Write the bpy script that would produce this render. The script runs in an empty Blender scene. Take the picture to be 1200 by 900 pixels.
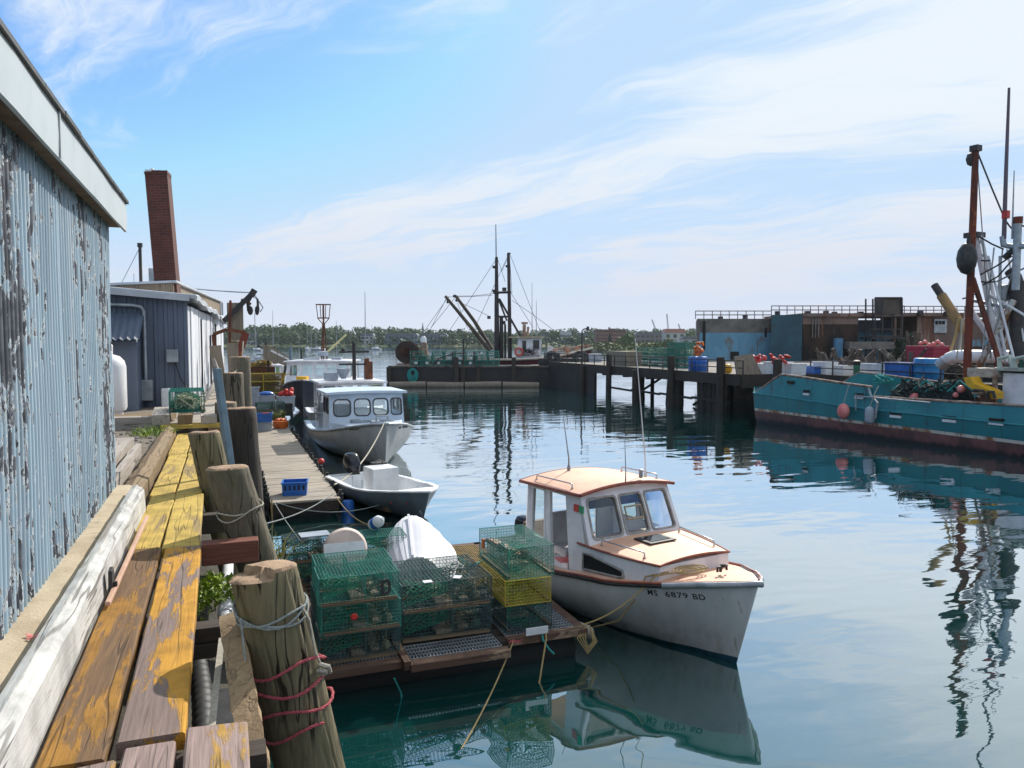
import bpy, bmesh, math, random
from mathutils import Vector, Matrix, noise

R = math.radians
rnd = random.Random(7)
SC = bpy.context.scene
COL = SC.collection

# ------------------------------------------------------------------ camera
# World frame: +Y runs along the wharf (away from the viewer), +X towards the
# far pier, z = 0 is the water surface.  Metres.
CAM_H = 4.4
PITCH = math.atan(52 / 900)
YAW = R(20.5)
cd = bpy.data.cameras.new("camera")
cam = bpy.data.objects.new("camera", cd)
COL.objects.link(cam)
cam.location = (0, 0, CAM_H)
cam.rotation_euler = (R(90) - PITCH, 0, -YAW)
cd.sensor_width = 36
cd.lens = 27
cd.clip_start = 0.05
cd.clip_end = 6000
SC.camera = cam

# ------------------------------------------------------------------ world
SUN_EL, SUN_AZ = R(36), R(20.5 + 24)
w = bpy.data.worlds.new("World")
SC.world = w
w.use_nodes = True
wt = w.node_tree
for n_ in list(wt.nodes):
    wt.nodes.remove(n_)


def NODE(nt, typ, ins=None, **props):
    n = nt.nodes.new(typ)
    for k, v in props.items():
        setattr(n, k, v)
    for k, v in (ins or {}).items():
        s = n.inputs[k]
        if isinstance(v, bpy.types.NodeSocket):
            nt.links.new(v, s)
        elif hasattr(s.default_value, "__len__") and not hasattr(v, "__len__"):
            s.default_value = [v] * len(s.default_value)
        elif hasattr(v, "__len__") and len(v) == 3 and hasattr(s.default_value, "__len__") and len(s.default_value) == 4:
            s.default_value = (*v, 1)
        else:
            s.default_value = v
    return n


def MATH(nt, op, a, b=0.0, clamp=False):
    n = NODE(nt, "ShaderNodeMath", {0: a, 1: b}, operation=op, use_clamp=clamp)
    return n.outputs[0]


def MIX(nt, fac, a, b, blend="MIX"):
    n = NODE(nt, "ShaderNodeMix", {0: fac, 6: a, 7: b}, data_type="RGBA", blend_type=blend)
    return n.outputs[2]


def RAMP(nt, fac, p0, p1, v0=0.0, v1=1.0):
    n = NODE(nt, "ShaderNodeMapRange", {0: fac, 1: p0, 2: p1, 3: v0, 4: v1}, interpolation_type="SMOOTHSTEP")
    return n.outputs[0]


def NOISE(nt, vec, scale, detail=3.0, rough=0.55, dist=0.0):
    n = NODE(nt, "ShaderNodeTexNoise", {"Vector": vec, "Scale": scale, "Detail": detail, "Roughness": rough, "Distortion": dist})
    return n.outputs[0]


def MAP(nt, vec, scale=(1, 1, 1), loc=(0, 0, 0), rot=(0, 0, 0)):
    n = NODE(nt, "ShaderNodeMapping", {"Vector": vec, "Scale": scale, "Location": loc, "Rotation": rot})
    return n.outputs[0]


sky = NODE(wt, "ShaderNodeTexSky", sky_type="NISHITA", sun_disc=False, sun_elevation=SUN_EL,
           sun_rotation=SUN_AZ, altitude=0.0, air_density=1.0, dust_density=0.6, ozone_density=2.2)
tc = NODE(wt, "ShaderNodeTexCoord")
gen = tc.outputs["Generated"]
sep = NODE(wt, "ShaderNodeSeparateXYZ", {0: gen})
zz = MATH(wt, "MAXIMUM", sep.outputs[2], 0.0)
den = MATH(wt, "ADD", zz, 0.13)
pl = NODE(wt, "ShaderNodeCombineXYZ", {0: MATH(wt, "DIVIDE", sep.outputs[0], den), 1: MATH(wt, "DIVIDE", sep.outputs[1], den)}).outputs[0]
fan = MAP(wt, pl, (1, 1, 1), (0, 0, 0), (0, 0, R(59)))          # x now runs along the streaks
wrp = NODE(wt, "ShaderNodeTexNoise", {"Vector": fan, "Scale": 0.9, "Detail": 3.0}).outputs[1]
wv_ = NODE(wt, "ShaderNodeVectorMath", {0: wrp, 1: (0.5, 0.5, 0.5)}, operation="SUBTRACT").outputs[0]
wv_ = NODE(wt, "ShaderNodeVectorMath", {0: wv_, "Scale": 0.9}, operation="SCALE").outputs[0]
fw_ = NODE(wt, "ShaderNodeVectorMath", {0: fan, 1: wv_}, operation="ADD").outputs[0]
c1 = NOISE(wt, MAP(wt, fw_, (0.34, 1.25, 1), (3.3, 1.62, 0)), 1.0, 8, 0.60, 0.2)
c2 = NOISE(wt, MAP(wt, fan, (0.5, 0.8, 1), (7.1, 0.4, 0)), 0.75, 2, 0.5, 0.2)
c3 = NOISE(wt, MAP(wt, fw_, (0.9, 4.5, 1), (1.7, 5.2, 0)), 2.0, 7, 0.68, 0.6)
cm = MATH(wt, "ADD", MATH(wt, "MULTIPLY", c1, 0.52), MATH(wt, "ADD", MATH(wt, "MULTIPLY", c2, 0.42), MATH(wt, "MULTIPLY", c3, 0.22)))
# more high cloud towards the side of the sun, clear sky towards the left
side = MATH(wt, "ADD", MATH(wt, "MULTIPLY", sep.outputs[0], 0.72), MATH(wt, "MULTIPLY", sep.outputs[1], -0.22))
cm = MATH(wt, "ADD", cm, MATH(wt, "MULTIPLY", side, 0.055))
cloud = RAMP(wt, cm, 0.508, 0.66, 0.0, 0.96)
low = RAMP(wt, zz, 0.02, 0.30, 1.0, 0.0)
low2 = RAMP(wt, zz, 0.0, 0.16, 1.0, 0.0)
mask = MATH(wt, "MAXIMUM", cloud, MATH(wt, "MULTIPLY", low, MATH(wt, "ADD", 0.30, MATH(wt, "MULTIPLY", low2, 0.55))))
tint = MIX(wt, 1.0, sky.outputs[0], (0.67, 0.90, 1.10, 1), "MULTIPLY")
tint = NODE(wt, "ShaderNodeVectorMath", {0: tint, 1: (3.3, 4.6, 6.2)}, operation="MINIMUM").outputs[0]
ccol = MIX(wt, low, (5.35, 5.8, 6.2, 1), (4.6, 4.8, 5.4, 1))
skyc = MIX(wt, mask, tint, ccol)
bg = NODE(wt, "ShaderNodeBackground", {"Color": skyc, "Strength": 0.1})
out = NODE(wt, "ShaderNodeOutputWorld", {0: bg.outputs[0]})

sd = bpy.data.lights.new("sun", "SUN")
sd.energy = 3.5
sd.angle = R(0.53)
sd.color = (1.0, 0.94, 0.84)
sun = bpy.data.objects.new("sun", sd)
COL.objects.link(sun)
tosun = Vector((math.sin(SUN_AZ) * math.cos(SUN_EL), math.cos(SUN_AZ) * math.cos(SUN_EL), math.sin(SUN_EL)))
sun.rotation_euler = tosun.to_track_quat("Z", "Y").to_euler()
sun.location = (30, 30, 60)

SC.view_settings.view_transform = "Standard"
SC.view_settings.look = "None"
SC.view_settings.exposure = 0.68
SC.view_settings.gamma = 1.0
SC.view_settings.use_curve_mapping = False
SC.render.engine = "CYCLES"
SC.cycles.use_denoising = True
SC.cycles.max_bounces = 6
SC.cycles.transparent_max_bounces = 12
SC.cycles.caustics_reflective = False
SC.cycles.caustics_refractive = False
SC.cycles.sample_clamp_indirect = 6.0


# ------------------------------------------------------------------ measuring helpers
def _ray(px, py):
    """direction (world) of a photo pixel, used to measure real positions"""
    a, b = (px - 600) / 900, (py - 450) / 900
    c, s = math.cos(PITCH), math.sin(PITCH)
    x, y, z = a, c - b * s, -s - b * c
    return Vector((x * math.cos(YAW) + y * math.sin(YAW), -x * math.sin(YAW) + y * math.cos(YAW), z)), y


def at(px, py, z):
    """where the sight line of a pixel meets height z"""
    r, _ = _ray(px, py)
    return Vector((0, 0, CAM_H)) + r * ((z - CAM_H) / r.z)


def atd(px, py, d):
    """point on the sight line at forward distance d"""
    r, y = _ray(px, py)
    return Vector((0, 0, CAM_H)) + r * (d / y)


def ground(px, d, z):
    p = atd(px, 398, d)
    return Vector((p.x, p.y, z))


# ------------------------------------------------------------------ mesh builder
class MB:
    def __init__(s):
        s.v, s.f, s.m = [], [], []

    def add(s, vs, fs, mi=0):
        o = len(s.v)
        s.v += [tuple(v) for v in vs]
        s.f += [tuple(i + o for i in f) for f in fs]
        s.m += [mi] * len(fs)
        return s

    def box(s, x0, x1, y0, y1, z0, z1, mi=0):
        vs = [(x, y, z) for z in (z0, z1) for y in (y0, y1) for x in (x0, x1)]
        return s.add(vs, [(0, 2, 3, 1), (4, 5, 7, 6), (0, 1, 5, 4), (2, 6, 7, 3), (0, 4, 6, 2), (1, 3, 7, 5)], mi)

    def bar(s, p, q, w_, h=None, mi=0, up=(0, 0, 1)):
        h = w_ if h is None else h
        p, q = Vector(p), Vector(q)
        d = (q - p).normalized()
        u = Vector(up)
        if abs(d.dot(u)) > 0.98:
            u = Vector((0, 1, 0))
        a = d.cross(u).normalized() * (w_ / 2)
        b = a.cross(d).normalized() * (h / 2)
        vs = []
        for c in (p, q):
            vs += [c - a - b, c + a - b, c + a + b, c - a + b]
        return s.add(vs, [(0, 3, 2, 1), (4, 5, 6, 7), (0, 1, 5, 4), (1, 2, 6, 5), (2, 3, 7, 6), (3, 0, 4, 7)], mi)

    def tube(s, pts, r, n=8, mi=0, cap=True):
        pts = [Vector(p) for p in pts]
        k = len(pts)
        rr = r if hasattr(r, "__len__") else [r] * k
        vs, fs = [], []
        prev = None
        for i, p in enumerate(pts):
            d = (pts[min(i + 1, k - 1)] - pts[max(i - 1, 0)]).normalized()
            if prev is None:
                u = Vector((0, 0, 1)) if abs(d.z) < 0.9 else Vector((0, 1, 0))
                a = d.cross(u).normalized()
            else:
                a = (prev - d * prev.dot(d)).normalized()
            prev = a
            b = d.cross(a)
            for j in range(n):
                t = 2 * math.pi * j / n
                vs.append(p + (a * math.cos(t) + b * math.sin(t)) * rr[i])
        for i in range(k - 1):
            for j in range(n):
                j2 = (j + 1) % n
                fs.append((i * n + j, i * n + j2, (i + 1) * n + j2, (i + 1) * n + j))
        if cap:
            fs.append(tuple(range(n - 1, -1, -1)))
            fs.append(tuple((k - 1) * n + j for j in range(n)))
        return s.add(vs, fs, mi)

    def laid(s, pts, r, mi=0, pitch=7.0, strands=3, n=5):
        """three-strand laid rope along a polyline"""
        pts = [Vector(p) for p in pts]
        fine = []
        step = r * 1.6
        for a, b in zip(pts, pts[1:]):
            k = max(1, int((b - a).length / step))
            fine += [a.lerp(b, i / k) for i in range(k)]
        fine.append(pts[-1])
        k = len(fine)
        for q in range(strands):
            path = []
            prev, dist = None, 0.0
            for i, p in enumerate(fine):
                d = (fine[min(i + 1, k - 1)] - fine[max(i - 1, 0)]).normalized()
                if prev is None:
                    u = Vector((0, 0, 1)) if abs(d.z) < 0.9 else Vector((0, 1, 0))
                    a = d.cross(u).normalized()
                else:
                    a = (prev - d * prev.dot(d)).normalized()
                    dist += (p - fine[i - 1]).length
                prev = a
                t = 2 * math.pi * (q / strands + dist / (r * pitch))
                path.append(p + (a * math.cos(t) + d.cross(a) * math.sin(t)) * r * 0.52)
            s.tube(path, r * 0.56, n, mi)
        return s

    def lathe(s, prof, n=16, c=(0, 0, 0), mi=0, jit=0.0):
        vs, fs = [], []
        for r, z in prof:
            for j in range(n):
                t = 2 * math.pi * j / n
                q = r * (1 + (rnd.uniform(-jit, jit) if jit else 0))
                vs.append((c[0] + q * math.cos(t), c[1] + q * math.sin(t), c[2] + z))
        k = len(prof)
        for i in range(k - 1):
            for j in range(n):
                j2 = (j + 1) % n
                fs.append((i * n + j, i * n + j2, (i + 1) * n + j2, (i + 1) * n + j))
        fs.append(tuple(range(n - 1, -1, -1)))
        fs.append(tuple((k - 1) * n + j for j in range(n)))
        return s.add(vs, fs, mi)

    def ball(s, c, r, n=12, mi=0):
        rx, ry, rz = r if hasattr(r, "__len__") else (r, r, r)
        k = max(4, n // 2)
        vs = [(c[0], c[1], c[2] - rz)]
        for i in range(1, k):
            a = -math.pi / 2 + math.pi * i / k
            for j in range(n):
                t = 2 * math.pi * j / n
                vs.append((c[0] + rx * math.cos(a) * math.cos(t), c[1] + ry * math.cos(a) * math.sin(t), c[2] + rz * math.sin(a)))
        vs.append((c[0], c[1], c[2] + rz))
        fs = [(0, 1 + (j + 1) % n, 1 + j) for j in range(n)]
        for i in range(k - 2):
            for j in range(n):
                j2 = (j + 1) % n
                fs.append((1 + i * n + j, 1 + i * n + j2, 1 + (i + 1) * n + j2, 1 + (i + 1) * n + j))
        L = len(vs) - 1
        fs += [(L, 1 + (k - 2) * n + j, 1 + (k - 2) * n + (j + 1) % n) for j in range(n)]
        return s.add(vs, fs, mi)

    def prism(s, poly, h, origin=(0, 0, 0), ax=(1, 0, 0), ay=(0, 1, 0), mi=0):
        """polygon in the plane (ax, ay) through origin, extruded by h along ax x ay"""
        o, ax, ay = Vector(origin), Vector(ax), Vector(ay)
        nrm = ax.cross(ay).normalized()
        k = len(poly)
        vs = [o + ax * a + ay * b for a, b in poly] + [o + ax * a + ay * b + nrm * h for a, b in poly]
        fs = [tuple(range(k - 1, -1, -1)), tuple(range(k, 2 * k))]
        fs += [(i, (i + 1) % k, k + (i + 1) % k, k + i) for i in range(k)]
        return s.add(vs, fs, mi)

    def loft(s, rings, mi=0, closed=False, caps=(False, False)):
        n = len(rings[0])
        vs = [p for r_ in rings for p in r_]
        fs = []
        for i in range(len(rings) - 1):
            for j in range(n if closed else n - 1):
                j2 = (j + 1) % n
                fs.append((i * n + j, i * n + j2, (i + 1) * n + j2, (i + 1) * n + j))
        if caps[0]:
            fs.append(tuple(range(n - 1, -1, -1)))
        if caps[1]:
            fs.append(tuple((len(rings) - 1) * n + j for j in range(n)))
        return s.add(vs, fs, mi)

    def shift(s, M_):
        s.v = [tuple(M_ @ Vector(v)) for v in s.v]
        return s

    def build(s, name, mats, parent=None, loc=None, rotz=0.0, smooth=None, bevel=0.0, rot=None):
        me = bpy.data.meshes.new(name)
        me.from_pydata(s.v, [], s.f)
        if not isinstance(mats, (list, tuple)):
            mats = [mats]
        for m in mats:
            me.materials.append(m)
        if len(mats) > 1:
            me.polygons.foreach_set("material_index", s.m)
        bm = bmesh.new()
        bm.from_mesh(me)
        bmesh.ops.recalc_face_normals(bm, faces=bm.faces)
        bm.to_mesh(me)
        bm.free()
        if smooth is not None:
            me.polygons.foreach_set("use_smooth", [True] * len(me.polygons))
            me.set_sharp_from_angle(angle=R(smooth))
        me.update()
        o = bpy.data.objects.new(name, me)
        COL.objects.link(o)
        if parent is not None:
            o.parent = parent
        if loc is not None:
            o.location = loc
        if rot is not None:
            o.rotation_euler = rot
        elif rotz:
            o.rotation_euler = (0, 0, rotz)
        if bevel:
            b = o.modifiers.new("bevel", "BEVEL")
            b.width = bevel
            b.segments = 2
            b.limit_method = "ANGLE"
            b.angle_limit = R(40)
        return o


def tag(o, label=None, cat=None, group=None, kind=None):
    if label:
        o["label"] = label
    if cat:
        o["category"] = cat
    if group:
        o["group"] = group
    if kind:
        o["kind"] = kind
    return o


def thing(name, label, cat, loc=(0, 0, 0), rotz=0.0, group=None, rot=None):
    o = bpy.data.objects.new(name, None)
    o.empty_display_size = 0.1
    COL.objects.link(o)
    o.location = loc
    o.rotation_euler = rot if rot is not None else (0, 0, rotz)
    return tag(o, label, cat, group)


def copy_tree(o, parent=None):
    c = o.copy()
    COL.objects.link(c)
    if parent is not None:
        c.parent = parent
    for ch in list(o.children):
        copy_tree(ch, c)
    return c


def dup(o, label, loc, rotz=0.0, group=None, rot=None, scale=None):
    c = copy_tree(o)
    c.location = loc
    c.rotation_euler = rot if rot is not None else (0, 0, rotz)
    if scale:
        c.scale = scale
    tag(c, label, None, group)
    return c


def sag(p, q, drop, n=14):
    p, q = Vector(p), Vector(q)
    return [p.lerp(q, i / n) - Vector((0, 0, drop * 4 * (i / n) * (1 - i / n))) for i in range(n + 1)]


# ------------------------------------------------------------------ materials
def _start(name):
    m = bpy.data.materials.new(name)
    m.use_nodes = True
    nt = m.node_tree
    return m, nt, nt.nodes["Principled BSDF"]


def _coord(nt, rand=True):
    t = NODE(nt, "ShaderNodeTexCoord").outputs["Object"]
    if not rand:
        return t
    oi = NODE(nt, "ShaderNodeObjectInfo")
    k = MATH(nt, "MULTIPLY", oi.outputs["Random"], 37.0)
    cx = NODE(nt, "ShaderNodeCombineXYZ", {0: k, 1: k, 2: k}).outputs[0]
    return NODE(nt, "ShaderNodeVectorMath", {0: t, 1: cx}, operation="ADD").outputs[0]


def _bump(nt, bs, h, strength, dist=0.02):
    b = NODE(nt, "ShaderNodeBump", {"Strength": strength, "Distance": dist, "Height": h})
    nt.links.new(b.outputs[0], bs.inputs["Normal"])


def M(name, a, b=None, sc=2.0, rough=0.6, metal=0.0, st=(1, 1, 1), lo=0.4, hi=0.62, bump=0.0, bsc=30.0,
      c=None, csc=4.0, clo=0.58, chi=0.66, cst=(1, 1, 1), rv=0.0, spec=0.5, det=5.0):
    """two tones by noise, plus optional spots of a third colour (rust, dirt, wear)"""
    m, nt, bs = _start(name)
    co = _coord(nt)
    col = None
    v = MAP(nt, co, st)
    if b is not None:
        n1 = NOISE(nt, v, sc, det, 0.6, 0.3)
        col = MIX(nt, RAMP(nt, n1, lo, hi), (*a, 1), (*b, 1))
    if c is not None:
        n2 = NOISE(nt, MAP(nt, co, cst, (3, 1, 7)), csc, 6, 0.65, 0.4)
        col = MIX(nt, RAMP(nt, n2, clo, chi), col if col is not None else (*a, 1), (*c, 1))
    if col is not None:
        nt.links.new(col, bs.inputs["Base Color"])
    else:
        bs.inputs["Base Color"].default_value = (*a, 1)
    bs.inputs["Roughness"].default_value = rough
    if rv:
        nr = NOISE(nt, v, sc * 2.3, 4)
        nt.links.new(RAMP(nt, nr, 0.3, 0.7, max(0.02, rough - rv), min(1, rough + rv)), bs.inputs["Roughness"])
    bs.inputs["Metallic"].default_value = metal
    bs.inputs["Specular IOR Level"].default_value = spec
    if bump:
        _bump(nt, bs, NOISE(nt, MAP(nt, co, st), bsc, 4, 0.6), bump)
    return m


def WOOD(name, a, b, dark, axis="y", rough=0.8, crack=0.5, paint=None, wear=0.5, wsc=2.2, green=None, gsc=1.1, pst=None):
    """grained timber; paint = remains of a coat, wear = how much of it has gone"""
    m, nt, bs = _start(name)
    co = _coord(nt)
    st = {"x": (0.07, 1, 1), "y": (1, 0.07, 1), "z": (1, 1, 0.07)}[axis]
    st2 = {"x": (0.3, 1, 1), "y": (1, 0.3, 1), "z": (1, 1, 0.3)}[axis]
    g = NOISE(nt, MAP(nt, co, st), 38, 6, 0.65, 0.25)
    big = NOISE(nt, MAP(nt, co, st2), 2.6, 5, 0.6, 0.2)
    col = MIX(nt, RAMP(nt, g, 0.3, 0.7), (*a, 1), (*b, 1))
    col = MIX(nt, RAMP(nt, big, 0.38, 0.7, 0.0, 0.75), col, (*[x * 0.62 for x in a], 1))
    ck = NOISE(nt, MAP(nt, co, tuple(x * (0.8 if x == 1 else 0.55) for x in st), (5, 2, 9)), 13, 2, 0.45, 0.1)
    ck2 = NOISE(nt, MAP(nt, co, st2, (1, 6, 2)), 3.0, 3, 0.5)
    ckm = MATH(nt, "MULTIPLY", RAMP(nt, MATH(nt, "ABSOLUTE", MATH(nt, "SUBTRACT", ck, 0.5)), 0.022, 0.006), RAMP(nt, ck2, 0.36, 0.52))
    if green is not None:
        gn = NOISE(nt, MAP(nt, co, st2, (9, 4, 1)), gsc, 4, 0.6, 0.3)
        col = MIX(nt, RAMP(nt, gn, 0.46, 0.68, 0, 0.6), col, (*green, 1))
    h = MATH(nt, "SUBTRACT", g, MATH(nt, "MULTIPLY", ckm, 0.9))
    if paint is not None:
        pn = NOISE(nt, MAP(nt, co, pst or st2, (2, 8, 3)), wsc, 10, 0.70, 0.45)
        pn = MATH(nt, "ADD", pn, MATH(nt, "MULTIPLY", MATH(nt, "SUBTRACT", g, 0.5), 0.10))
        pm = RAMP(nt, pn, wear - 0.025, wear + 0.025)
        pv = NOISE(nt, MAP(nt, co, (1, 1, 1), (4, 4, 4)), 5.0, 5, 0.6)
        pc = MIX(nt, RAMP(nt, pv, 0.35, 0.68), (*paint, 1), (*[x * 0.66 for x in paint], 1))
        col = MIX(nt, pm, col, pc)
        h = MATH(nt, "ADD", h, MATH(nt, "MULTIPLY", pm, 0.35))
    col = MIX(nt, MATH(nt, "MULTIPLY", ckm, crack), col, (*dark, 1))
    nt.links.new(col, bs.inputs["Base Color"])
    bs.inputs["Roughness"].default_value = rough
    bs.inputs["Specular IOR Level"].default_value = 0.3
    _bump(nt, bs, h, 0.55, 0.012)
    return m


def GLASS(name, tintc=(0.75, 0.85, 0.85), glossy=0.16):
    m = bpy.data.materials.new(name)
    m.use_nodes = True
    nt = m.node_tree
    nt.nodes.clear()
    t = NODE(nt, "ShaderNodeBsdfTransparent", {"Color": (*tintc, 1)})
    g = NODE(nt, "ShaderNodeBsdfGlossy", {"Color": (1, 1, 1, 1), "Roughness": 0.03})
    fr = NODE(nt, "ShaderNodeFresnel", {"IOR": 1.5})
    k = MATH(nt, "ADD", MATH(nt, "MULTIPLY", fr.outputs[0], 0.8), glossy * 0.3, clamp=True)
    mx = NODE(nt, "ShaderNodeMixShader", {0: k, 1: t.outputs[0], 2: g.outputs[0]})
    NODE(nt, "ShaderNodeOutputMaterial", {0: mx.outputs[0]})
    return m


def BRICK(name, a, b, mortar, scale=1.0, w_=0.21, h=0.07):
    m, nt, bs = _start(name)
    co = _coord(nt, False)
    s3 = NODE(nt, "ShaderNodeSeparateXYZ", {0: co})
    xy = NODE(nt, "ShaderNodeCombineXYZ", {0: MATH(nt, "ADD", s3.outputs[0], s3.outputs[1]), 1: s3.outputs[2]}).outputs[0]
    br = NODE(nt, "ShaderNodeTexBrick", {"Vector": xy, "Color1": (*a, 1), "Color2": (*b, 1), "Mortar": (*mortar, 1), "Scale": scale,
                                         "Mortar Size": 0.006, "Brick Width": w_, "Row Height": h, "Bias": -0.1})
    n1 = NOISE(nt, co, 1.4, 5)
    col = MIX(nt, RAMP(nt, n1, 0.35, 0.7, 0, 0.7), br.outputs[0], (*[x * 0.45 for x in a], 1))
    nt.links.new(col, bs.inputs["Base Color"])
    bs.inputs["Roughness"].default_value = 0.9
    _bump(nt, bs, br.outputs[1], -0.5, 0.01)
    return m


MT = {}
MT["white"] = M("white_paint", (0.78, 0.78, 0.80), (0.62, 0.62, 0.66), 1.5, 0.42, bump=0.05, bsc=40, c=(0.42, 0.38, 0.33), csc=7, clo=0.66, chi=0.8, rv=0.1)
MT["white_hull"] = M("white_hull_paint", (0.70, 0.71, 0.72), (0.56, 0.57, 0.58), 0.9, 0.38, c=(0.30, 0.25, 0.17), csc=2.2, cst=(1, 1, 0.35), clo=0.64, chi=0.86, rv=0.12, bump=0.04, bsc=14)
MT["blue_white"] = M("pale_blue_paint", (0.55, 0.64, 0.74), (0.46, 0.55, 0.66), 1.2, 0.45, bump=0.04, bsc=30, c=(0.36, 0.38, 0.40), csc=6, clo=0.64, chi=0.8)
MT["skiff_grey"] = M("skiff_grey_paint", (0.17, 0.21, 0.26), (0.12, 0.16, 0.21), 1.5, 0.4, rv=0.1)
MT["peach"] = M("tan_deck_paint", (0.72, 0.44, 0.30), (0.64, 0.37, 0.25), 2.0, 0.6, bump=0.08, bsc=90, c=(0.50, 0.27, 0.16), csc=5, clo=0.62, chi=0.8)
MT["redwood"] = M("varnished_trim", (0.30, 0.075, 0.035), (0.20, 0.05, 0.03), 6, 0.4)
MT["chrome"] = M("stainless_tube", (0.55, 0.55, 0.55), None, rough=0.25, metal=1.0)
MT["galv"] = M("galvanised_steel", (0.36, 0.39, 0.42), (0.25, 0.28, 0.31), 3, 0.5, 0.6, bump=0.1, bsc=40)
MT["bluepole"] = M("blue_grey_steel", (0.14, 0.21, 0.26), (0.10, 0.15, 0.19), 3, 0.5, 0.2, c=(0.19, 0.10, 0.06), csc=6, clo=0.64, chi=0.72)
MT["black"] = M("black_rubber", (0.012, 0.012, 0.013), (0.03, 0.03, 0.03), 5, 0.55, bump=0.1)
MT["blackgloss"] = M("black_cowl", (0.010, 0.013, 0.02), None, rough=0.2)
MT["dark"] = M("dark_gap", (0.012, 0.012, 0.012), None, rough=0.9)
MT["glass"] = GLASS("window_glass")
MT["darkglass"] = M("dark_window", (0.02, 0.025, 0.03), None, rough=0.06)
MT["rubberframe"] = M("window_gasket", (0.22, 0.22, 0.22), (0.36, 0.34, 0.31), 8, 0.6)
MT["blackframe"] = M("black_gasket", (0.025, 0.02, 0.025), None, rough=0.5)
MT["visor"] = M("blue_visor", (0.03, 0.06, 0.22), (0.02, 0.04, 0.15), 4, 0.3)
MT["seat"] = M("seat_vinyl", (0.50, 0.49, 0.53), (0.42, 0.41, 0.45), 3, 0.5)
MT["rust"] = M("rusty_steel", (0.16, 0.055, 0.025), (0.07, 0.03, 0.02), 4, 0.85, bump=0.3, bsc=60, c=(0.30, 0.11, 0.03), csc=6, clo=0.55, chi=0.7)
MT["rustpole"] = M("rusty_mast_paint", (0.17, 0.035, 0.018), (0.09, 0.025, 0.015), 3, 0.8, st=(1, 1, 0.3), c=(0.30, 0.10, 0.03), csc=3, clo=0.56, chi=0.66)
MT["blacksteel"] = M("black_steel", (0.018, 0.018, 0.022), (0.04, 0.032, 0.03), 2, 0.6, c=(0.09, 0.04, 0.025), csc=3, clo=0.6, chi=0.7)
MT["rope_w"] = M("pale_rope", (0.48, 0.45, 0.38), (0.34, 0.31, 0.26), 60, 0.9, bump=0.4, bsc=160)
MT["rope_g"] = M("grey_rope", (0.34, 0.37, 0.36), (0.22, 0.25, 0.25), 60, 0.9, bump=0.4, bsc=160)
MT["rope_p"] = M("pink_rope", (0.50, 0.10, 0.12), (0.36, 0.07, 0.09), 60, 0.9, bump=0.4, bsc=160)
MT["rope_y"] = M("tan_rope", (0.45, 0.33, 0.15), (0.32, 0.23, 0.10), 60, 0.9, bump=0.4, bsc=160)
MT["rope_t"] = M("teal_rope", (0.03, 0.34, 0.32), (0.02, 0.24, 0.23), 40, 0.9)
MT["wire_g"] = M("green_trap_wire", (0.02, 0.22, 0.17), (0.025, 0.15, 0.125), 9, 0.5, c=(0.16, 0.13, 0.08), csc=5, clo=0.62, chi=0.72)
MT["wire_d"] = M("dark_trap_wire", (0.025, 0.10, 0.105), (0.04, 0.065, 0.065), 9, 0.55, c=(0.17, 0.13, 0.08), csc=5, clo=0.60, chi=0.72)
MT["wire_y"] = M("yellow_trap_wire", (0.55, 0.42, 0.03), (0.42, 0.32, 0.03), 9, 0.5)
MT["wire_t"] = M("tan_trap_wire", (0.34, 0.23, 0.07), (0.22, 0.16, 0.06), 6, 0.6)
MT["net_g"] = M("green_netting", (0.015, 0.30, 0.16), (0.02, 0.20, 0.12), 20, 0.8, bump=0.5, bsc=90)
MT["net_y"] = M("lime_netting", (0.30, 0.42, 0.05), (0.2, 0.3, 0.05), 20, 0.8)
MT["brick_bait"] = M("trap_ballast", (0.20, 0.16, 0.12), (0.3, 0.25, 0.19), 12, 0.9, bump=0.3)
MT["blueplastic"] = M("blue_plastic", (0.015, 0.13, 0.48), (0.012, 0.10, 0.38), 3, 0.4)
MT["greyplastic"] = M("grey_plastic", (0.34, 0.38, 0.44), (0.27, 0.31, 0.37), 3, 0.5)
MT["whiteplastic"] = M("white_plastic", (0.72, 0.74, 0.76), (0.62, 0.64, 0.66), 3, 0.45)
MT["dinghy"] = M("white_moulded_plastic", (0.70, 0.70, 0.73), (0.62, 0.62, 0.66), 1.5, 0.5, c=(0.46, 0.44, 0.41), csc=5, clo=0.60, chi=0.85)
MT["orange"] = M("orange_float", (0.66, 0.15, 0.015), (0.5, 0.10, 0.01), 4, 0.5)
MT["red"] = M("red_float", (0.62, 0.035, 0.03), (0.42, 0.02, 0.02), 4, 0.5)
MT["pinkbuoy"] = M("faded_pink_float", (0.72, 0.25, 0.24), (0.62, 0.16, 0.15), 2, 0.5)
MT["yellow"] = M("yellow_paint", (0.72, 0.40, 0.01), (0.6, 0.33, 0.01), 3, 0.5)
MT["orangetote"] = MT["orange"]
MT["pile"] = WOOD("weathered_piling", (0.235, 0.20, 0.12), (0.145, 0.125, 0.075), (0.015, 0.012, 0.01), "z", crack=0.95, green=(0.11, 0.115, 0.04), gsc=2.4)
MT["pilegrey"] = WOOD("grey_piling", (0.185, 0.16, 0.12), (0.105, 0.09, 0.07), (0.015, 0.012, 0.01), "z", crack=0.95, green=(0.095, 0.09, 0.045))
MT["piledark"] = WOOD("tarred_piling", (0.065, 0.055, 0.045), (0.04, 0.034, 0.03), (0.008, 0.008, 0.008), "z", crack=0.8)
MT["pilefar"] = WOOD("wet_pier_piling", (0.06, 0.05, 0.042), (0.035, 0.03, 0.028), (0.008, 0.008, 0.008), "z", crack=0.8)
MT["pilecut"] = M("cut_wood_end", (0.36, 0.24, 0.15), (0.26, 0.17, 0.11), 9, 0.85, bump=0.5, bsc=40, c=(0.17, 0.12, 0.09), csc=7, clo=0.56, chi=0.66)
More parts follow.
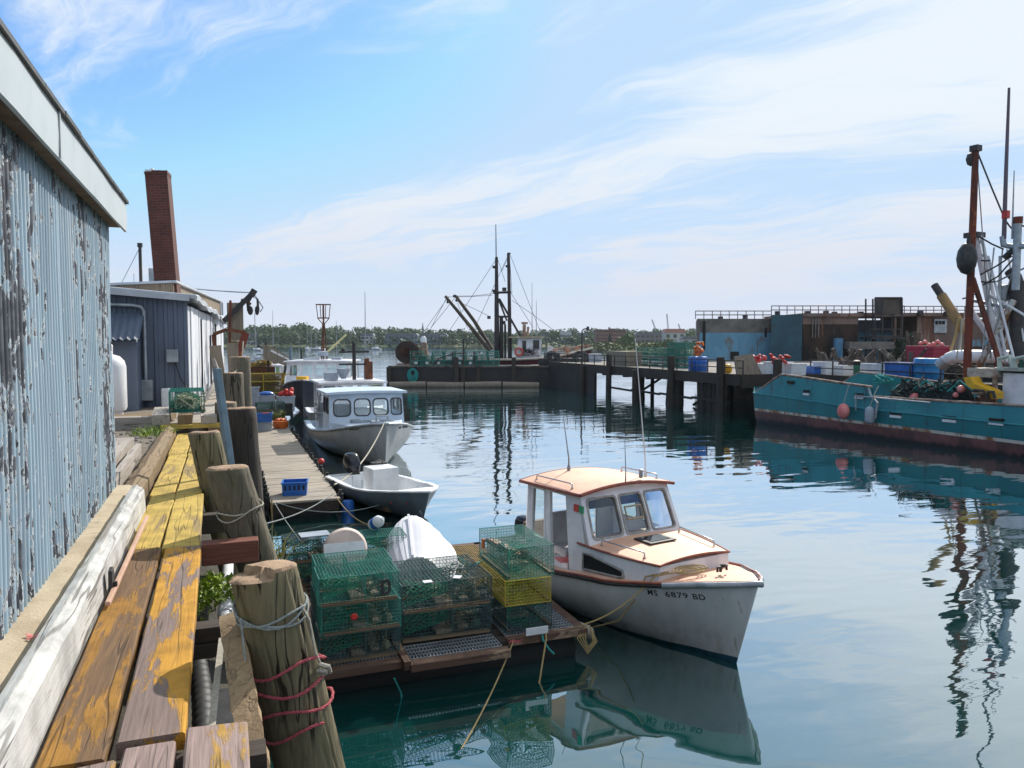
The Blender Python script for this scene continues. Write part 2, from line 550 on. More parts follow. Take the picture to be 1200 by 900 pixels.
MT["deckwood"] = WOOD("grey_deck_boards", (0.42, 0.37, 0.31), (0.33, 0.29, 0.24), (0.06, 0.05, 0.04), "x", crack=0.5)
MT["greytimber"] = WOOD("bleached_timber", (0.46, 0.41, 0.36), (0.34, 0.30, 0.26), (0.07, 0.06, 0.05), "y", crack=0.6)
MT["greytimber_z"] = WOOD("bleached_upright", (0.30, 0.255, 0.20), (0.21, 0.175, 0.135), (0.05, 0.04, 0.03), "z", crack=0.6)
MT["browntimber"] = WOOD("brown_timber", (0.26, 0.185, 0.105), (0.18, 0.125, 0.07), (0.04, 0.03, 0.02), "y", crack=0.6)
MT["browntimber_x"] = WOOD("brown_cross_timber", (0.22, 0.16, 0.10), (0.15, 0.11, 0.07), (0.03, 0.02, 0.015), "x", crack=0.6)
MT["redtimber"] = WOOD("reddish_timber", (0.20, 0.075, 0.05), (0.13, 0.045, 0.035), (0.03, 0.02, 0.02), "x", crack=0.5)
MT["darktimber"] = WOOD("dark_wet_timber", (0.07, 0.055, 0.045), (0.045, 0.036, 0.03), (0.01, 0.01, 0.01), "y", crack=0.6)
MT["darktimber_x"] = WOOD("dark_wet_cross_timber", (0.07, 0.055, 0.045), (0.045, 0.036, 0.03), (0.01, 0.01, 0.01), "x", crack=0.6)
MT["pl_brown"] = WOOD("worn_brown_plank", (0.20, 0.115, 0.055), (0.12, 0.075, 0.045), (0.03, 0.02, 0.015), "y", paint=(0.33, 0.165, 0.03), wear=0.515, wsc=5.0, pst=(1, 0.15, 1))
MT["pl_orange"] = WOOD("worn_orange_plank", (0.25, 0.185, 0.165), (0.17, 0.125, 0.11), (0.05, 0.04, 0.03), "y", paint=(0.52, 0.265, 0.035), wear=0.50, wsc=6.0, pst=(1, 0.17, 1))
MT["pl_yellow"] = WOOD("yellow_plank", (0.34, 0.24, 0.10), (0.26, 0.19, 0.09), (0.05, 0.04, 0.02), "y", paint=(0.54, 0.38, 0.09), wear=0.42, wsc=5.0, pst=(1, 0.14, 1), crack=0.35)
MT["pl_grey"] = WOOD("worn_grey_plank", (0.34, 0.25, 0.23), (0.24, 0.175, 0.16), (0.05, 0.04, 0.03), "y", paint=(0.42, 0.25, 0.06), wear=0.55, wsc=5.0, pst=(1, 0.17, 1))
MT["white_timber"] = WOOD("white_painted_timber", (0.42, 0.38, 0.33), (0.34, 0.30, 0.26), (0.10, 0.09, 0.08), "y", paint=(0.56, 0.56, 0.545), wear=0.43, wsc=7.0, pst=(1, 0.08, 1), crack=0.7)
MT["concrete"] = M("sandy_concrete", (0.46, 0.38, 0.27), (0.36, 0.29, 0.20), 2.5, 0.95, bump=0.4, bsc=60, c=(0.24, 0.19, 0.13), csc=3, clo=0.6, chi=0.75)
MT["fascia"] = M("white_fascia_metal", (0.50, 0.54, 0.55), (0.45, 0.49, 0.50), 1.2, 0.4, bump=0.03, bsc=8, c=(0.36, 0.40, 0.42), csc=3, clo=0.58, chi=0.8)
MT["soffit"] = M("soffit_board", (0.16, 0.11, 0.08), (0.22, 0.17, 0.13), 4, 0.9)
MT["roofing"] = M("grey_roofing", (0.10, 0.10, 0.11), (0.15, 0.15, 0.15), 3, 0.9, bump=0.2)
MT["shedgrey"] = M("blue_grey_siding", (0.115, 0.145, 0.20), (0.085, 0.11, 0.16), 0.8, 0.5, st=(1, 1, 0.25), rv=0.1, c=(0.16, 0.18, 0.21), csc=3, clo=0.6, chi=0.8)
MT["shedwhite"] = M("white_siding", (0.70, 0.72, 0.76), (0.56, 0.58, 0.63), 1.2, 0.55, st=(1, 1, 0.2), c=(0.25, 0.20, 0.18), csc=2.4, cst=(1.5, 1.5, 0.4), clo=0.63, chi=0.72)
MT["roofedge"] = M("pale_roof_edge", (0.50, 0.53, 0.58), (0.40, 0.43, 0.48), 2, 0.5)
MT["brick"] = BRICK("red_brick", (0.125, 0.036, 0.026), (0.075, 0.026, 0.022), (0.12, 0.085, 0.075))
MT["brickfar"] = M("far_brick", (0.20, 0.095, 0.075), (0.15, 0.075, 0.06), 0.2, 0.9)
MT["siding_tan"] = WOOD("weathered_board_siding", (0.30, 0.235, 0.17), (0.22, 0.17, 0.12), (0.05, 0.04, 0.03), "z", crack=0.6)
MT["gravel"] = M("yard_gravel", (0.20, 0.165, 0.125), (0.12, 0.10, 0.08), 7, 0.95, bump=0.8, bsc=45, c=(0.34, 0.30, 0.24), csc=16, clo=0.58, chi=0.66)
MT["wharfconc"] = M("stained_concrete", (0.19, 0.175, 0.155), (0.12, 0.11, 0.10), 0.6, 0.9, bump=0.2, bsc=10, c=(0.07, 0.05, 0.04), csc=0.8, cst=(1, 1, 0.4), clo=0.55, chi=0.7)
MT["deckconc"] = M("pier_deck_concrete", (0.24, 0.215, 0.19), (0.17, 0.155, 0.135), 0.6, 0.95, bump=0.2, bsc=20)
MT["wharfblack"] = M("black_wharf_face", (0.022, 0.020, 0.022), (0.035, 0.03, 0.03), 0.7, 0.8, st=(1, 1, 0.4), c=(0.06, 0.045, 0.04), csc=1.2, clo=0.6, chi=0.75)
MT["weed"] = M("bright_weed", (0.27, 0.36, 0.02), (0.14, 0.24, 0.02), 8, 0.6)
MT["drygrass"] = M("dry_grass", (0.34, 0.29, 0.10), (0.22, 0.22, 0.06), 8, 0.8)
MT["propane"] = M("tank_paint", (0.74, 0.74, 0.76), (0.68, 0.68, 0.71), 1.5, 0.35)


def at_y(px, py, Y):
    r, _ = _ray(px, py)
    return Vector((0, 0, CAM_H)) + r * (Y / r.y)


def at_x(px, py, X):
    r, _ = _ray(px, py)
    return Vector((0, 0, CAM_H)) + r * (X / r.x)


# ================================================================== WATER
def water_mat():
    m, nt, bs = _start("harbour_water")
    co = NODE(nt, "ShaderNodeTexCoord").outputs["Object"]
    # broad calm and ruffled patches
    patch = RAMP(nt, NOISE(nt, MAP(nt, co, (0.04, 0.10, 1), (0, 0, 0), (0, 0, R(20))), 1.0, 3, 0.5), 0.44, 0.62, 0.10, 1.0)
    far = NODE(nt, "ShaderNodeVectorMath", {0: co}, operation="LENGTH").outputs[1]
    farm = RAMP(nt, far, 16, 70, 0.30, 1.3)
    n1 = NOISE(nt, MAP(nt, co, (1.0, 2.0, 1), (0, 0, 0), (0, 0, R(14))), 0.42, 2, 0.45, 0.3)
    n2 = NOISE(nt, MAP(nt, co, (1.0, 2.6, 1), (3, 0, 0), (0, 0, R(24))), 1.7, 2, 0.5, 0.2)
    n3 = NOISE(nt, MAP(nt, co, (1.0, 2.4, 1), (3, 0, 0), (0, 0, R(20))), 5.5, 2, 0.5)
    h = MATH(nt, "ADD", MATH(nt, "MULTIPLY", n1, 0.060),
             MATH(nt, "MULTIPLY", MATH(nt, "ADD", MATH(nt, "MULTIPLY", n2, 0.020), MATH(nt, "MULTIPLY", n3, 0.0036)), MATH(nt, "MULTIPLY", patch, farm)))
    b = NODE(nt, "ShaderNodeBump", {"Strength": 0.45, "Distance": 1.0, "Height": h})
    # murky body + surface reflection that grows towards grazing view
    df = NODE(nt, "ShaderNodeBsdfDiffuse", {"Color": (0.004, 0.046, 0.044, 1), "Normal": b.outputs[0]})
    gl = NODE(nt, "ShaderNodeBsdfGlossy", {"Color": (0.93, 0.97, 1.0, 1), "Roughness": 0.012, "Normal": b.outputs[0]})
    lw = NODE(nt, "ShaderNodeLayerWeight", {"Blend": 0.5, "Normal": b.outputs[0]})
    k = NODE(nt, "ShaderNodeMapRange", {0: lw.outputs["Facing"], 1: 0.40, 2: 0.82, 3: 0.17, 4: 0.88}).outputs[0]
    mx = NODE(nt, "ShaderNodeMixShader", {0: k, 1: df.outputs[0], 2: gl.outputs[0]})
    nt.links.new(mx.outputs[0], nt.nodes["Material Output"].inputs[0])
    nt.nodes.remove(bs)
    return m


MT["water"] = water_mat()
wm = MB()
wm.add([(-500, -120, 0), (900, -120, 0), (900, 900, 0), (-500, 900, 0)], [(0, 1, 2, 3)])
tag(wm.build("water", MT["water"]), kind="structure")

# ================================================================== WHARF GROUND
g = MB()
g.box(-60, -0.95, 8.2, 75, -3, 2.93)
g.box(-60, -1.0, -30, 8.2, -3, 2.6)
tag(g.build("yard_ground", MT["gravel"]), kind="structure")
g = MB()
g.box(-0.95, -0.02, 13.3, 75, 2.5, 2.90)
tag(g.build("wharf_apron", MT["deckwood"]), kind="structure")
# timber bulkhead under the walkway
bk = MB()
for i in range(9):
    z0 = -2 + i * 0.5
    bk.box(-0.995 + rnd.uniform(0, 0.02), -0.72 + rnd.uniform(-0.02, 0.02), -20, 75, z0, min(z0 + 0.485, 2.55))
tag(bk.build("bulkhead", MT["darktimber"]), "dark wet timber bulkhead below the plank walkway", "bulkhead")
ld = MB()
n_ = 40
rings = []
for i in range(n_ + 1):
    y = -6 + i * 0.5
    rings.append([(-0.72, y, 2.12 + 0.1 * noise.noise((0, y, 0))), (-0.35, y, 2.05 + 0.12 * noise.noise((1, y, 0))), (0.0, y, 1.85 + 0.1 * noise.noise((2, y, 0))), (0.16, y, 1.2), (0.22, y, -1.5)])
ld.loft(rings)
tag(ld.build("muddy_bank", M("dark_mud", (0.03, 0.026, 0.02), (0.05, 0.045, 0.03), 4, 0.95, bump=0.8, bsc=20), smooth=60), kind="structure")

# ================================================================== NEAR SHED
def shedpaint():
    m, nt, bs = _start("peeling_pale_blue_paint")
    co = NODE(nt, "ShaderNodeTexCoord").outputs["Object"]
    s = NODE(nt, "ShaderNodeSeparateXYZ", {0: co})
    base = MIX(nt, RAMP(nt, NOISE(nt, MAP(nt, co, (1, 1, 0.25)), 1.6, 5, 0.6), 0.38, 0.64), (0.33, 0.45, 0.54, 1), (0.25, 0.355, 0.435, 1))
    # per rib tone: old paint runs lengthwise
    rib = NOISE(nt, MAP(nt, co, (0.1, 13, 0.12)), 1.0, 3, 0.6)
    base = MIX(nt, RAMP(nt, rib, 0.50, 0.66, 0, 0.6), base, (0.46, 0.53, 0.59, 1))
    base = MIX(nt, RAMP(nt, NOISE(nt, MAP(nt, co, (0.1, 13, 0.25), (0, 3, 0)), 1.3, 4, 0.6), 0.52, 0.66, 0, 0.65), base, (0.20, 0.26, 0.31, 1))
    big = NOISE(nt, MAP(nt, co, (1, 1, 0.35)), 1.05, 3, 0.5)
    fl = NOISE(nt, MAP(nt, co, (0.2, 1.0, 0.30), (4, 2, 1)), 15.0, 7, 0.70, 0.5)
    fl2 = NOISE(nt, MAP(nt, co, (0.2, 1.0, 0.33), (8, 1, 3)), 6.5, 6, 0.66, 0.6)
    fl = MATH(nt, "MAXIMUM", fl, MATH(nt, "ADD", fl2, 0.012))
    fl = MATH(nt, "ADD", fl, MATH(nt, "MULTIPLY", MATH(nt, "SUBTRACT", big, 0.5), 0.42))
    edge = RAMP(nt, fl, 0.566, 0.580)
    core = RAMP(nt, fl, 0.588, 0.596)
    bare = MIX(nt, RAMP(nt, NOISE(nt, co, 9, 4), 0.4, 0.6), (0.038, 0.043, 0.058, 1), (0.105, 0.112, 0.135, 1))
    col = MIX(nt, edge, base, (0.60, 0.64, 0.66, 1))
    col = MIX(nt, core, col, bare)
    nt.links.new(col, bs.inputs["Base Color"])
    bs.inputs["Roughness"].default_value = 0.55
    _bump(nt, bs, MATH(nt, "SUBTRACT", 1.0, core), 0.5, 0.006)
    return m


shed = thing("corrugated_shed", "large shed clad in corrugated metal with peeling pale blue paint and a white fascia", "shed", (-0.97, 2.8, 2.6))
wl = MB()
ys = [-5.0 + 0.011 * i for i in range(int((7.85 + 5.0) / 0.011) + 1)]
prof = [(0.014 * math.sin(2 * math.pi * y / 0.0762), y) for y in ys]
zs_ = [3.04, 3.3, 3.6, 4.0, 4.4, 4.8, 5.2, 5.52]
wl.loft([[(x * (1 + 0.25 * noise.noise((3, y * 1.7, z * 0.5))) + 0.010 * noise.noise((0, y * 0.8, z)) + 0.005 * (((y + 5) / 0.66) % 1.0), y, z) for x, y in prof] for z in zs_])
wl.shift(Matrix.Translation((0, -2.8, -2.6)))
wl.build("corrugated_wall", shedpaint(), shed, smooth=80)
wb = MB()
wb.box(-7.0, -0.03, 7.84 - 2.8, 7.87 - 2.8, 0.0, 2.92).box(-7.0, -0.03, -7.82, -7.79, 0.0, 2.92).box(-7.0, -6.97, -7.79, 5.04, 0, 2.92)
wb.build("back_wall", MT["shedgrey"], shed)
rf = MB()
rf.prism([(0.14, 3.06), (0.14, 3.095), (-3.5, 3.75), (-7.2, 3.10), (-7.2, 3.06), (-3.5, 3.71)], 13.2, (0, 5.22, 0), (1, 0, 0), (0, 0, 1))
rf.build("roof", MT["roofing"], shed)
sf = MB()
sf.box(-0.04, 0.115, -7.9, 5.2, 2.835, 2.85)
sf.build("soffit", MT["soffit"], shed)
fa = MB()
fm = []
for i in range(30):
    y = -7.9 + 13.12 * i / 29
    wv = 0.006 * noise.noise((y * 1.3, 0, 4))
    fm.append([(0.118, y, 2.80), (0.138 + wv, y, 2.80), (0.138 + wv, y, 2.815), (0.142 + wv * 2, y, 2.93), (0.138 + wv, y, 3.055), (0.118, y, 3.055)])
fa.loft(fm, closed=True, caps=(True, True))
for y in (2.1, -1.4, -4.6):
    fa.box(0.139, 0.1475, y, y + 0.02, 2.80, 3.056)
fa.build("fascia", MT["fascia"], shed, smooth=30)
de = MB()
for i in range(26):
    y = -7.9 + 13.12 * i / 26
    dz = 0.006 * noise.noise((y * 3, 1, 0))
    de.box(0.10, 0.160 + 0.006 * noise.noise((y * 2, 5, 0)), y, y + 13.12 / 26 - 0.001, 3.056 + dz, 3.082 + dz)
de.build("roof_edge", MT["black"], shed)

# concrete ledge and white timber at the foot of the wall
cl = MB()
cr = []
for i in range(40):
    y = -3 + 10.9 * i / 39
    j = 0.012 * noise.noise((y * 2.2, 0, 0))
    cr.append([(-1.05, y, 2.6), (-1.05, y, 3.055), (-0.86 + j, y, 3.05 + j), (-0.815 + j, y, 3.03), (-0.80, y, 2.6)])
cl.loft(cr, closed=True, caps=(True, True))
tag(cl.build("concrete_ledge", MT["concrete"], smooth=40), "sandy concrete ledge along the foot of the peeling blue shed", "ledge")

wt_ = MB()
rings = []
for i in range(50):
    y = 0.2 + 7.25 * i / 49
    j = 0.008 * noise.noise((y * 3.1, 2, 0))
    k = 0.006 * noise.noise((y * 5.1, 7, 0))
    rings.append([(-0.785, y, 2.5), (-0.79, y, 3.11 + k), (-0.745, y, 3.125 + k), (-0.74, y, 3.105), (-0.715 + j, y, 3.10 + j), (-0.69 + j, y, 3.07 + k), (-0.665, y, 2.5)])
wt_.loft(rings, closed=True, caps=(True, True))
tag(wt_.build("edge_timber", MT["white_timber"], smooth=25), "long white painted timber with cracked paint between ledge and planks", "timber")
cb = MB()
cb.prism([(-0.055, 0), (0.055, 0), (0.05, 0.10), (0.02, 0.13), (-0.045, 0.12)], 0.022, (0, 0, 0), (0, 1, 0), (0, 0, 1))
cb.box(0.0, 0.045, -0.03, -0.005, 0.02, 0.05)
tag(cb.build("iron_bracket", MT["blacksteel"], loc=(-0.664, 5.0, 2.93), bevel=0.004), "black iron bracket on the white timber beside the pink stick", "bracket")
st_ = MB()
a_, b_ = at(126, 708, 2.93), at(172, 606, 2.99)
st_.bar(a_ - a_, b_ - a_, 0.028, 0.028)
tag(st_.build("wooden_stick", M("raw_pink_wood", (0.52, 0.33, 0.24), (0.44, 0.27, 0.19), 5, 0.7), loc=a_, bevel=0.006), "long thin pinkish wooden stick lying against the white timber", "stick")
lf = MB()
for (x, y, a) in ((-0.02, 0, 0.3), (0.02, 0.01, 1.4), (0.0, 0.03, 2.5)):
    lf.prism([(0, 0), (0.015, 0.012), (0.04, 0), (0.015, -0.012)], 0.003, (x, y, 0.004), (math.cos(a), math.sin(a), 0.2), (-math.sin(a), math.cos(a), 0.1))
tag(lf.build("red_leaf", MT["pinkbuoy"], loc=at(36, 750, 3.052)), "small withered red leaf lying on the sandy ledge", "leaf")

# ================================================================== PLANKS
def plank(name_label, x0, x1, y0, y1, mat, z=2.90, th=0.07, skew=0.0, twist=0.0):
    b = MB()
    L = y1 - y0
    n = max(6, int(L / 0.2))
    rings = []
    sd = rnd.uniform(0, 50)
    for i in range(n + 1):
        y = L * i / n
        e0 = 0.006 * noise.noise((y * 4, sd, 0))
        e1 = 0.006 * noise.noise((y * 4, sd, 5))
        zt = 0.006 * noise.noise((y * 1.1, sd, 9))
        t = twist * (i / n - 0.5)
        sx = skew * i / n
        rings.append([(x0 - x0 + e0 + sx, y, -th), (e0 + sx, y, zt - 0.008 - t), (0.008 + e0 + sx, y, zt - t),
                      (x1 - x0 - 0.008 + e1 + sx, y, zt + t), (x1 - x0 + e1 + sx, y, zt - 0.008 + t), (x1 - x0 + e1 + sx, y, -th)])
    b.loft(rings, closed=True, caps=(True, True))
    o = b.build("walkway_plank", mat, loc=(x0, y0, z), smooth=35)
    return tag(o, name_label, "plank", "planks of the walkway")


plank("near brown walkway plank, worn dark, on the left beside the white timber", -0.66, -0.435, 3.02, 6.02, MT["pl_brown"], skew=-0.02)
plank("near walkway plank with flaking orange paint, on the right beside the big piling", -0.41, -0.17, 3.12, 5.98, MT["pl_orange"], skew=-0.02)
plank("short yellow walkway plank just beyond the worn brown one", -0.69, -0.475, 6.03, 8.08, MT["pl_yellow"])
plank("short yellow walkway plank just beyond the flaking orange one", -0.455, -0.20, 5.99, 8.02, MT["pl_yellow"], skew=-0.02)
plank("middle yellow walkway plank on the left, between two joints", -0.71, -0.49, 8.09, 10.9, MT["pl_yellow"])
plank("middle yellow walkway plank on the right, behind the second piling", -0.475, -0.24, 8.03, 10.8, MT["pl_yellow"])
plank("farthest yellow walkway plank on the left, ending at the lumber pile", -0.73, -0.50, 10.92, 13.3, MT["pl_yellow"])
plank("farthest yellow walkway plank on the right, ending at the lumber pile", -0.485, -0.26, 10.82, 13.3, MT["pl_yellow"])
plank("stub of worn brown plank at the near end, leftmost of the three stubs", -0.60, -0.395, 0.6, 2.98, MT["pl_grey"], z=2.905, twist=0.01)
plank("stub of peeling plank at the near end, middle of the three stubs", -0.375, -0.20, 0.6, 3.04, MT["pl_grey"], z=2.91)
plank("stub of grey and brown plank at the near end, rightmost of the three stubs", -0.165, 0.055, 0.6, 3.10, MT["pl_grey"], z=2.915, twist=-0.012)
jo = 0
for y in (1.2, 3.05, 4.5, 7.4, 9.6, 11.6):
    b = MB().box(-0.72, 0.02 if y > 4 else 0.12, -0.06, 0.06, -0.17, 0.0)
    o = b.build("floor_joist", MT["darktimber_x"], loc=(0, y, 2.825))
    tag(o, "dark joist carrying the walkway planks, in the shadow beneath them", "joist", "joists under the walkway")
b = MB().box(-0.16, 0.24, -0.07, 0.07, -0.16, 0.0)
tag(b.build("cross_beam", MT["redtimber"], loc=(-0.03, 6.05, 2.90), bevel=0.006), "short dark red cross beam between plank edge and pilings", "beam")
# brown kerb beam beyond the white timber and the two pale boards on the yard edge
b = MB()
rings = []
for i in range(20):
    y = 5.6 * i / 19
    j = 0.03 * noise.noise((y * 2, 8, 0))
    rings.append([(-0.02, y, -0.3), (-0.02, y, 0.08 + j), (0.06, y, 0.11 + j), (0.15 + j, y, 0.06 + j), (0.16, y, -0.3)])
b.loft(rings, closed=True, caps=(True, True))
tag(b.build("kerb_log", MT["browntimber"], loc=(-0.90, 7.5, 2.93), smooth=40), "rough brown log edging the far half of the plank walkway", "log")


def lying(label, p, q, w_, h, mat, name="timber_beam", cat="timber", group=None, up=(0, 0, 1)):
    p, q = Vector(p), Vector(q)
    L = (q - p).length
    b = MB()
    n = max(4, int(L / 0.25))
    rings = []
    s = rnd.uniform(0, 90)
    for i in range(n + 1):
        y = L * i / n
        j = [0.012 * noise.noise((y * 2.3, s, k)) for k in range(4)]
        rings.append([(-w_ / 2 + j[0], y, 0), (-w_ / 2 + j[1], y, h + j[2]), (w_ / 2 + j[3], y, h + j[2]), (w_ / 2 + j[0], y, 0)])
    b.loft(rings, closed=True, caps=(True, True))
    d = (q - p).normalized()
    o = b.build(name, mat, loc=p, rot=d.to_track_quat("Y", "Z").to_euler(), smooth=30)
    return tag(o, label, cat, group)


lying("thick bleached timber lying on the gravel at the corner of the blue shed", (-1.30, 7.6, 2.94), (-1.28, 11.3, 2.94), 0.26, 0.16, MT["greytimber"])
lying("narrow bleached board standing on edge beside the thick bleached timber", (-1.02, 7.5, 2.93), (-1.03, 10.6, 2.93), 0.06, 0.17, MT["greytimber"])
lying("weathered grey beam lying crosswise on the gravel before the grey shed", (-4.2, 14.6, 2.93), (-0.95, 13.9, 2.93), 0.24, 0.2, MT["greytimber"])
lying("sunlit tan sill timber along the far edge of the gravel patch", (-5.2, 15.9, 2.93), (-0.9, 15.4, 2.93), 0.5, 0.1, MT["browntimber"])
# lumber pile at the end of the walkway
lying("yellowish board crossing the end of the walkway, bottom of the lumber pile", (-0.98, 13.42, 2.98), (-0.10, 13.42, 2.98), 0.3, 0.06, MT["pl_yellow"], "lumber_board", "board", "lumber pile boards")
lying("thick grey block of lumber at the left of the pile, under the green trap", (-0.98, 13.4, 3.04), (-1.05, 15.0, 3.04), 0.26, 0.16, MT["greytimber"], "lumber_board", "board", "lumber pile boards")
lying("dark rough lumber in the middle of the pile, under the green trap", (-0.62, 13.35, 3.045), (-0.66, 15.2, 3.045), 0.22, 0.15, MT["browntimber"], "lumber_board", "board", "lumber pile boards")
lying("grey board at the right of the lumber pile next to the steel pole", (-0.26, 13.3, 3.045), (-0.30, 15.0, 3.045), 0.24, 0.13, MT["greytimber"], "lumber_board", "board", "lumber pile boards")
lying("tan board end under the right of the lumber pile", (-0.16, 13.2, 2.91), (-0.18, 15.0, 2.91), 0.22, 0.07, MT["browntimber"], "lumber_board", "board", "lumber pile boards")


# ================================================================== PILINGS
def pile_geo(top, lean, r0=0.165, r1=0.19, zbot=-1.5, n=26, jit=0.02, tilt=(0, 0), notch=0, k=16):
    """axis goes from top down with horizontal drift lean (x, y) per metre; local origin at the top centre"""
    b = MB()
    L = top[2] - zbot
    s = rnd.uniform(0, 99)
    rings = []
    for i in range(k + 1):
        f = (i / k) ** 1.3
        z = -L * f
        ring = []
        for j in range(n):
            t = 2 * math.pi * j / n
            r = (r0 + (r1 - r0) * min(1, f * 2)) * (1 + 0.05 * noise.noise((math.cos(t) * 1.5, math.sin(t) * 1.5, s + z * 0.4))) + rnd.uniform(-jit, jit) * (0.35 if n < 40 else 0.06)
            if n > 40:
                cr_ = abs(noise.noise((math.cos(t) * 4.2, math.sin(t) * 4.2, s + z * 0.35)))
                r -= 0.016 * max(0, 1 - cr_ / 0.05) * (0.5 + 0.5 * min(1, max(0, noise.noise((t, 3, z * 1.3)) * 3 + 0.6)))
                r -= 0.010 * max(0, noise.noise((math.cos(t) * 2, math.sin(t) * 2, s + 7 + z * 1.2)))
            zt = (tilt[0] * math.cos(t) + tilt[1] * math.sin(t)) * r if i == 0 else 0
            ring.append((-lean[0] * z + r * math.cos(t), -lean[1] * z + r * math.sin(t), z + zt))
        rings.append(ring)
    b.loft(rings, closed=True)
    # cut end: uneven rings
    nn_ = len(b.v)
    inner = []
    if notch:
        for j in range(n):
            t = 2 * math.pi * j / n
            if math.cos(t - notch) > 0.15:
                x_, y_, z_ = b.v[j]
                b.v[j] = (x_, y_, z_ - 0.035)
    for q in (0.92, 0.55, 0.2):
        for j in range(n):
            t = 2 * math.pi * j / n
            r = r0 * q
            inner.append((r * math.cos(t), r * math.sin(t), (-0.04 if notch and math.cos(t - notch) * r > 0.02 else 0) + 0.014 + 0.012 * noise.noise((r * 9 * math.cos(t), r * 9 * math.sin(t), s)) + (tilt[0] * math.cos(t) + tilt[1] * math.sin(t)) * r))
    inner.append((0, 0, 0.012))
    b.add(inner, [], 1)
    fs = []
    for j in range(n):
        j2 = (j + 1) % n
        fs.append((j, j2, nn_ + j2, nn_ + j))
        for q in range(2):
            fs.append((nn_ + q * n + j, nn_ + q * n + j2, nn_ + (q + 1) * n + j2, nn_ + (q + 1) * n + j))
        fs.append((nn_ + 2 * n + j, nn_ + 2 * n + j2, nn_ + 3 * n))
    b.f += fs
    b.m += [1] * len(fs)
    return b


def piling(label, top, lean, mat="pile", **kw):
    t = thing("wooden_piling", label, "piling", top, 0, "pilings along the wharf edge")
    pile_geo(top, lean, **kw).build("pile_shaft", [MT[mat], MT["pilecut"]], t, smooth=50)
    return t


def wrap(parent, name, mat, lean, r0, turns, z0, z1, r, wob=0.02, ph=0.0, n=22, gr=0.02):
    b = MB()
    pts = []
    k = int(turns * n)
    for i in range(k + 1):
        a = ph + 2 * math.pi * i / n
        z = z0 + (z1 - z0) * i / k + wob * math.sin(a * 1.0 + ph) + 0.4 * wob * math.sin(a * 2.7)
        rr = r0 + gr * min(1, -z * 0.5) + r
        pts.append((-lean[0] * z + rr * math.cos(a), -lean[1] * z + rr * math.sin(a), z))
    b.laid(pts, r)
    return tag(b.build(name, mat, loc=parent.location, smooth=60), None)


L1 = (0.20, 0.10)
p1 = piling("big near piling with a split pinkish top, wrapped in grey and pink rope", (0.155, 3.92, 3.27), L1, r0=0.163, r1=0.195, tilt=(0.06, -0.10), notch=R(205), n=110, k=40)
o = wrap(p1, "mooring_rope", MT["rope_g"], L1, 0.168, 3.2, -0.17, -0.22, 0.0065, 0.045, 0.5)
tag(o, "bundle of thin grey rope wound round the top of the big near piling", "rope")
o = wrap(p1, "mooring_rope", MT["rope_p"], L1, 0.182, 3.5, -0.46, -0.86, 0.0085, 0.06, 2.2)
tag(o, "pink rope wound round the lower part of the big near piling", "rope")
b = MB()
b.tube([(-0.11, -0.145, -0.18), (-0.10, -0.165, -0.30), (-0.085, -0.17, -0.5), (-0.055, -0.15, -0.72), (-0.03, -0.14, -0.9)], 0.005, 6)
tag(b.build("rope_end", MT["rope_g"], loc=p1.location, smooth=60), "loose grey rope end hanging down the face of the big near piling", "rope")
b = MB()
b.tube([(0.17, -0.08, -0.17), (0.21, -0.09, -0.25), (0.235, -0.08, -0.42), (0.275, -0.06, -0.52), (0.27, -0.04, -0.6)], 0.006, 6)
b.tube([(0.255, -0.07, -0.49), (0.30, -0.09, -0.50), (0.31, -0.06, -0.54), (0.27, -0.05, -0.55), (0.25, -0.08, -0.52), (0.29, -0.10, -0.52)], 0.012, 6)
tag(b.build("rope_knot", MT["rope_w"], loc=p1.location, smooth=60), "pale knotted rope hanging on the water side of the big near piling", "rope")

L2 = (0.27, 0.12)
p2 = piling("second piling from the viewer, leaning, greyish with a thin pale rope", (0.0, 6.33, 3.40), L2, mat="pilegrey", r0=0.16, r1=0.18, tilt=(0.03, -0.05), n=90, k=30)
o = wrap(p2, "mooring_rope", MT["rope_w"], L2, 0.172, 1.6, -0.36, -0.30, 0.007, 0.05, 1.1)
tag(o, "thin pale rope looped round the second leaning piling", "rope")
p3 = piling("third piling from the viewer, with bright green algae on its left side", (-0.215, 8.30, 3.46), (0.19, 0.08), r0=0.155, r1=0.175, tilt=(0.02, -0.05), n=72, k=24)
p4 = piling("tall blackened piling behind the blue grey steel pole", (0.20, 11.55, 3.42), (0.055, -0.02), mat="piledark", r0=0.205, r1=0.215, tilt=(0.02, -0.03))
p5 = piling("stubby dark piling behind the steel pole, with a flat grey top", (0.0, 13.6, 3.35), (0.05, 0.0), mat="pilegrey", r0=0.17, r1=0.18)
p6 = piling("broad grey piling farther back with a rope tied to its top", (0.16, 17.5, 3.68), (0.03, 0), mat="pilegrey", r0=0.20, r1=0.21)
p7 = piling("square cut grey piling standing beyond the rope tied piling", (0.34, 19.5, 3.98), (0.02, 0), mat="pilegrey", r0=0.23, r1=0.24)
p8 = piling("upright silvery timber piling farthest along the wharf edge", (0.30, 25.0, 4.35), (0.02, 0), mat="pilegrey", r0=0.17, r1=0.19)

# steel pole
t = thing("steel_pole", "leaning blue grey steel pole standing between the third and the blackened piling", "pole", (0.12, 9.1, 2.35))
a_, b_ = at_y(270, 545, 9.1), at_y(254, 432, 9.3)
MB().bar((a_ - Vector(t.location)) + (a_ - b_) * 0.5, b_ - Vector(t.location), 0.075, 0.075).build("pole_shaft", MT["bluepole"], t, bevel=0.008)
MB().box(-0.12, 0.12, -0.12, 0.12, -0.5, -0.46).build("foot_plate", MT["bluepole"], t)

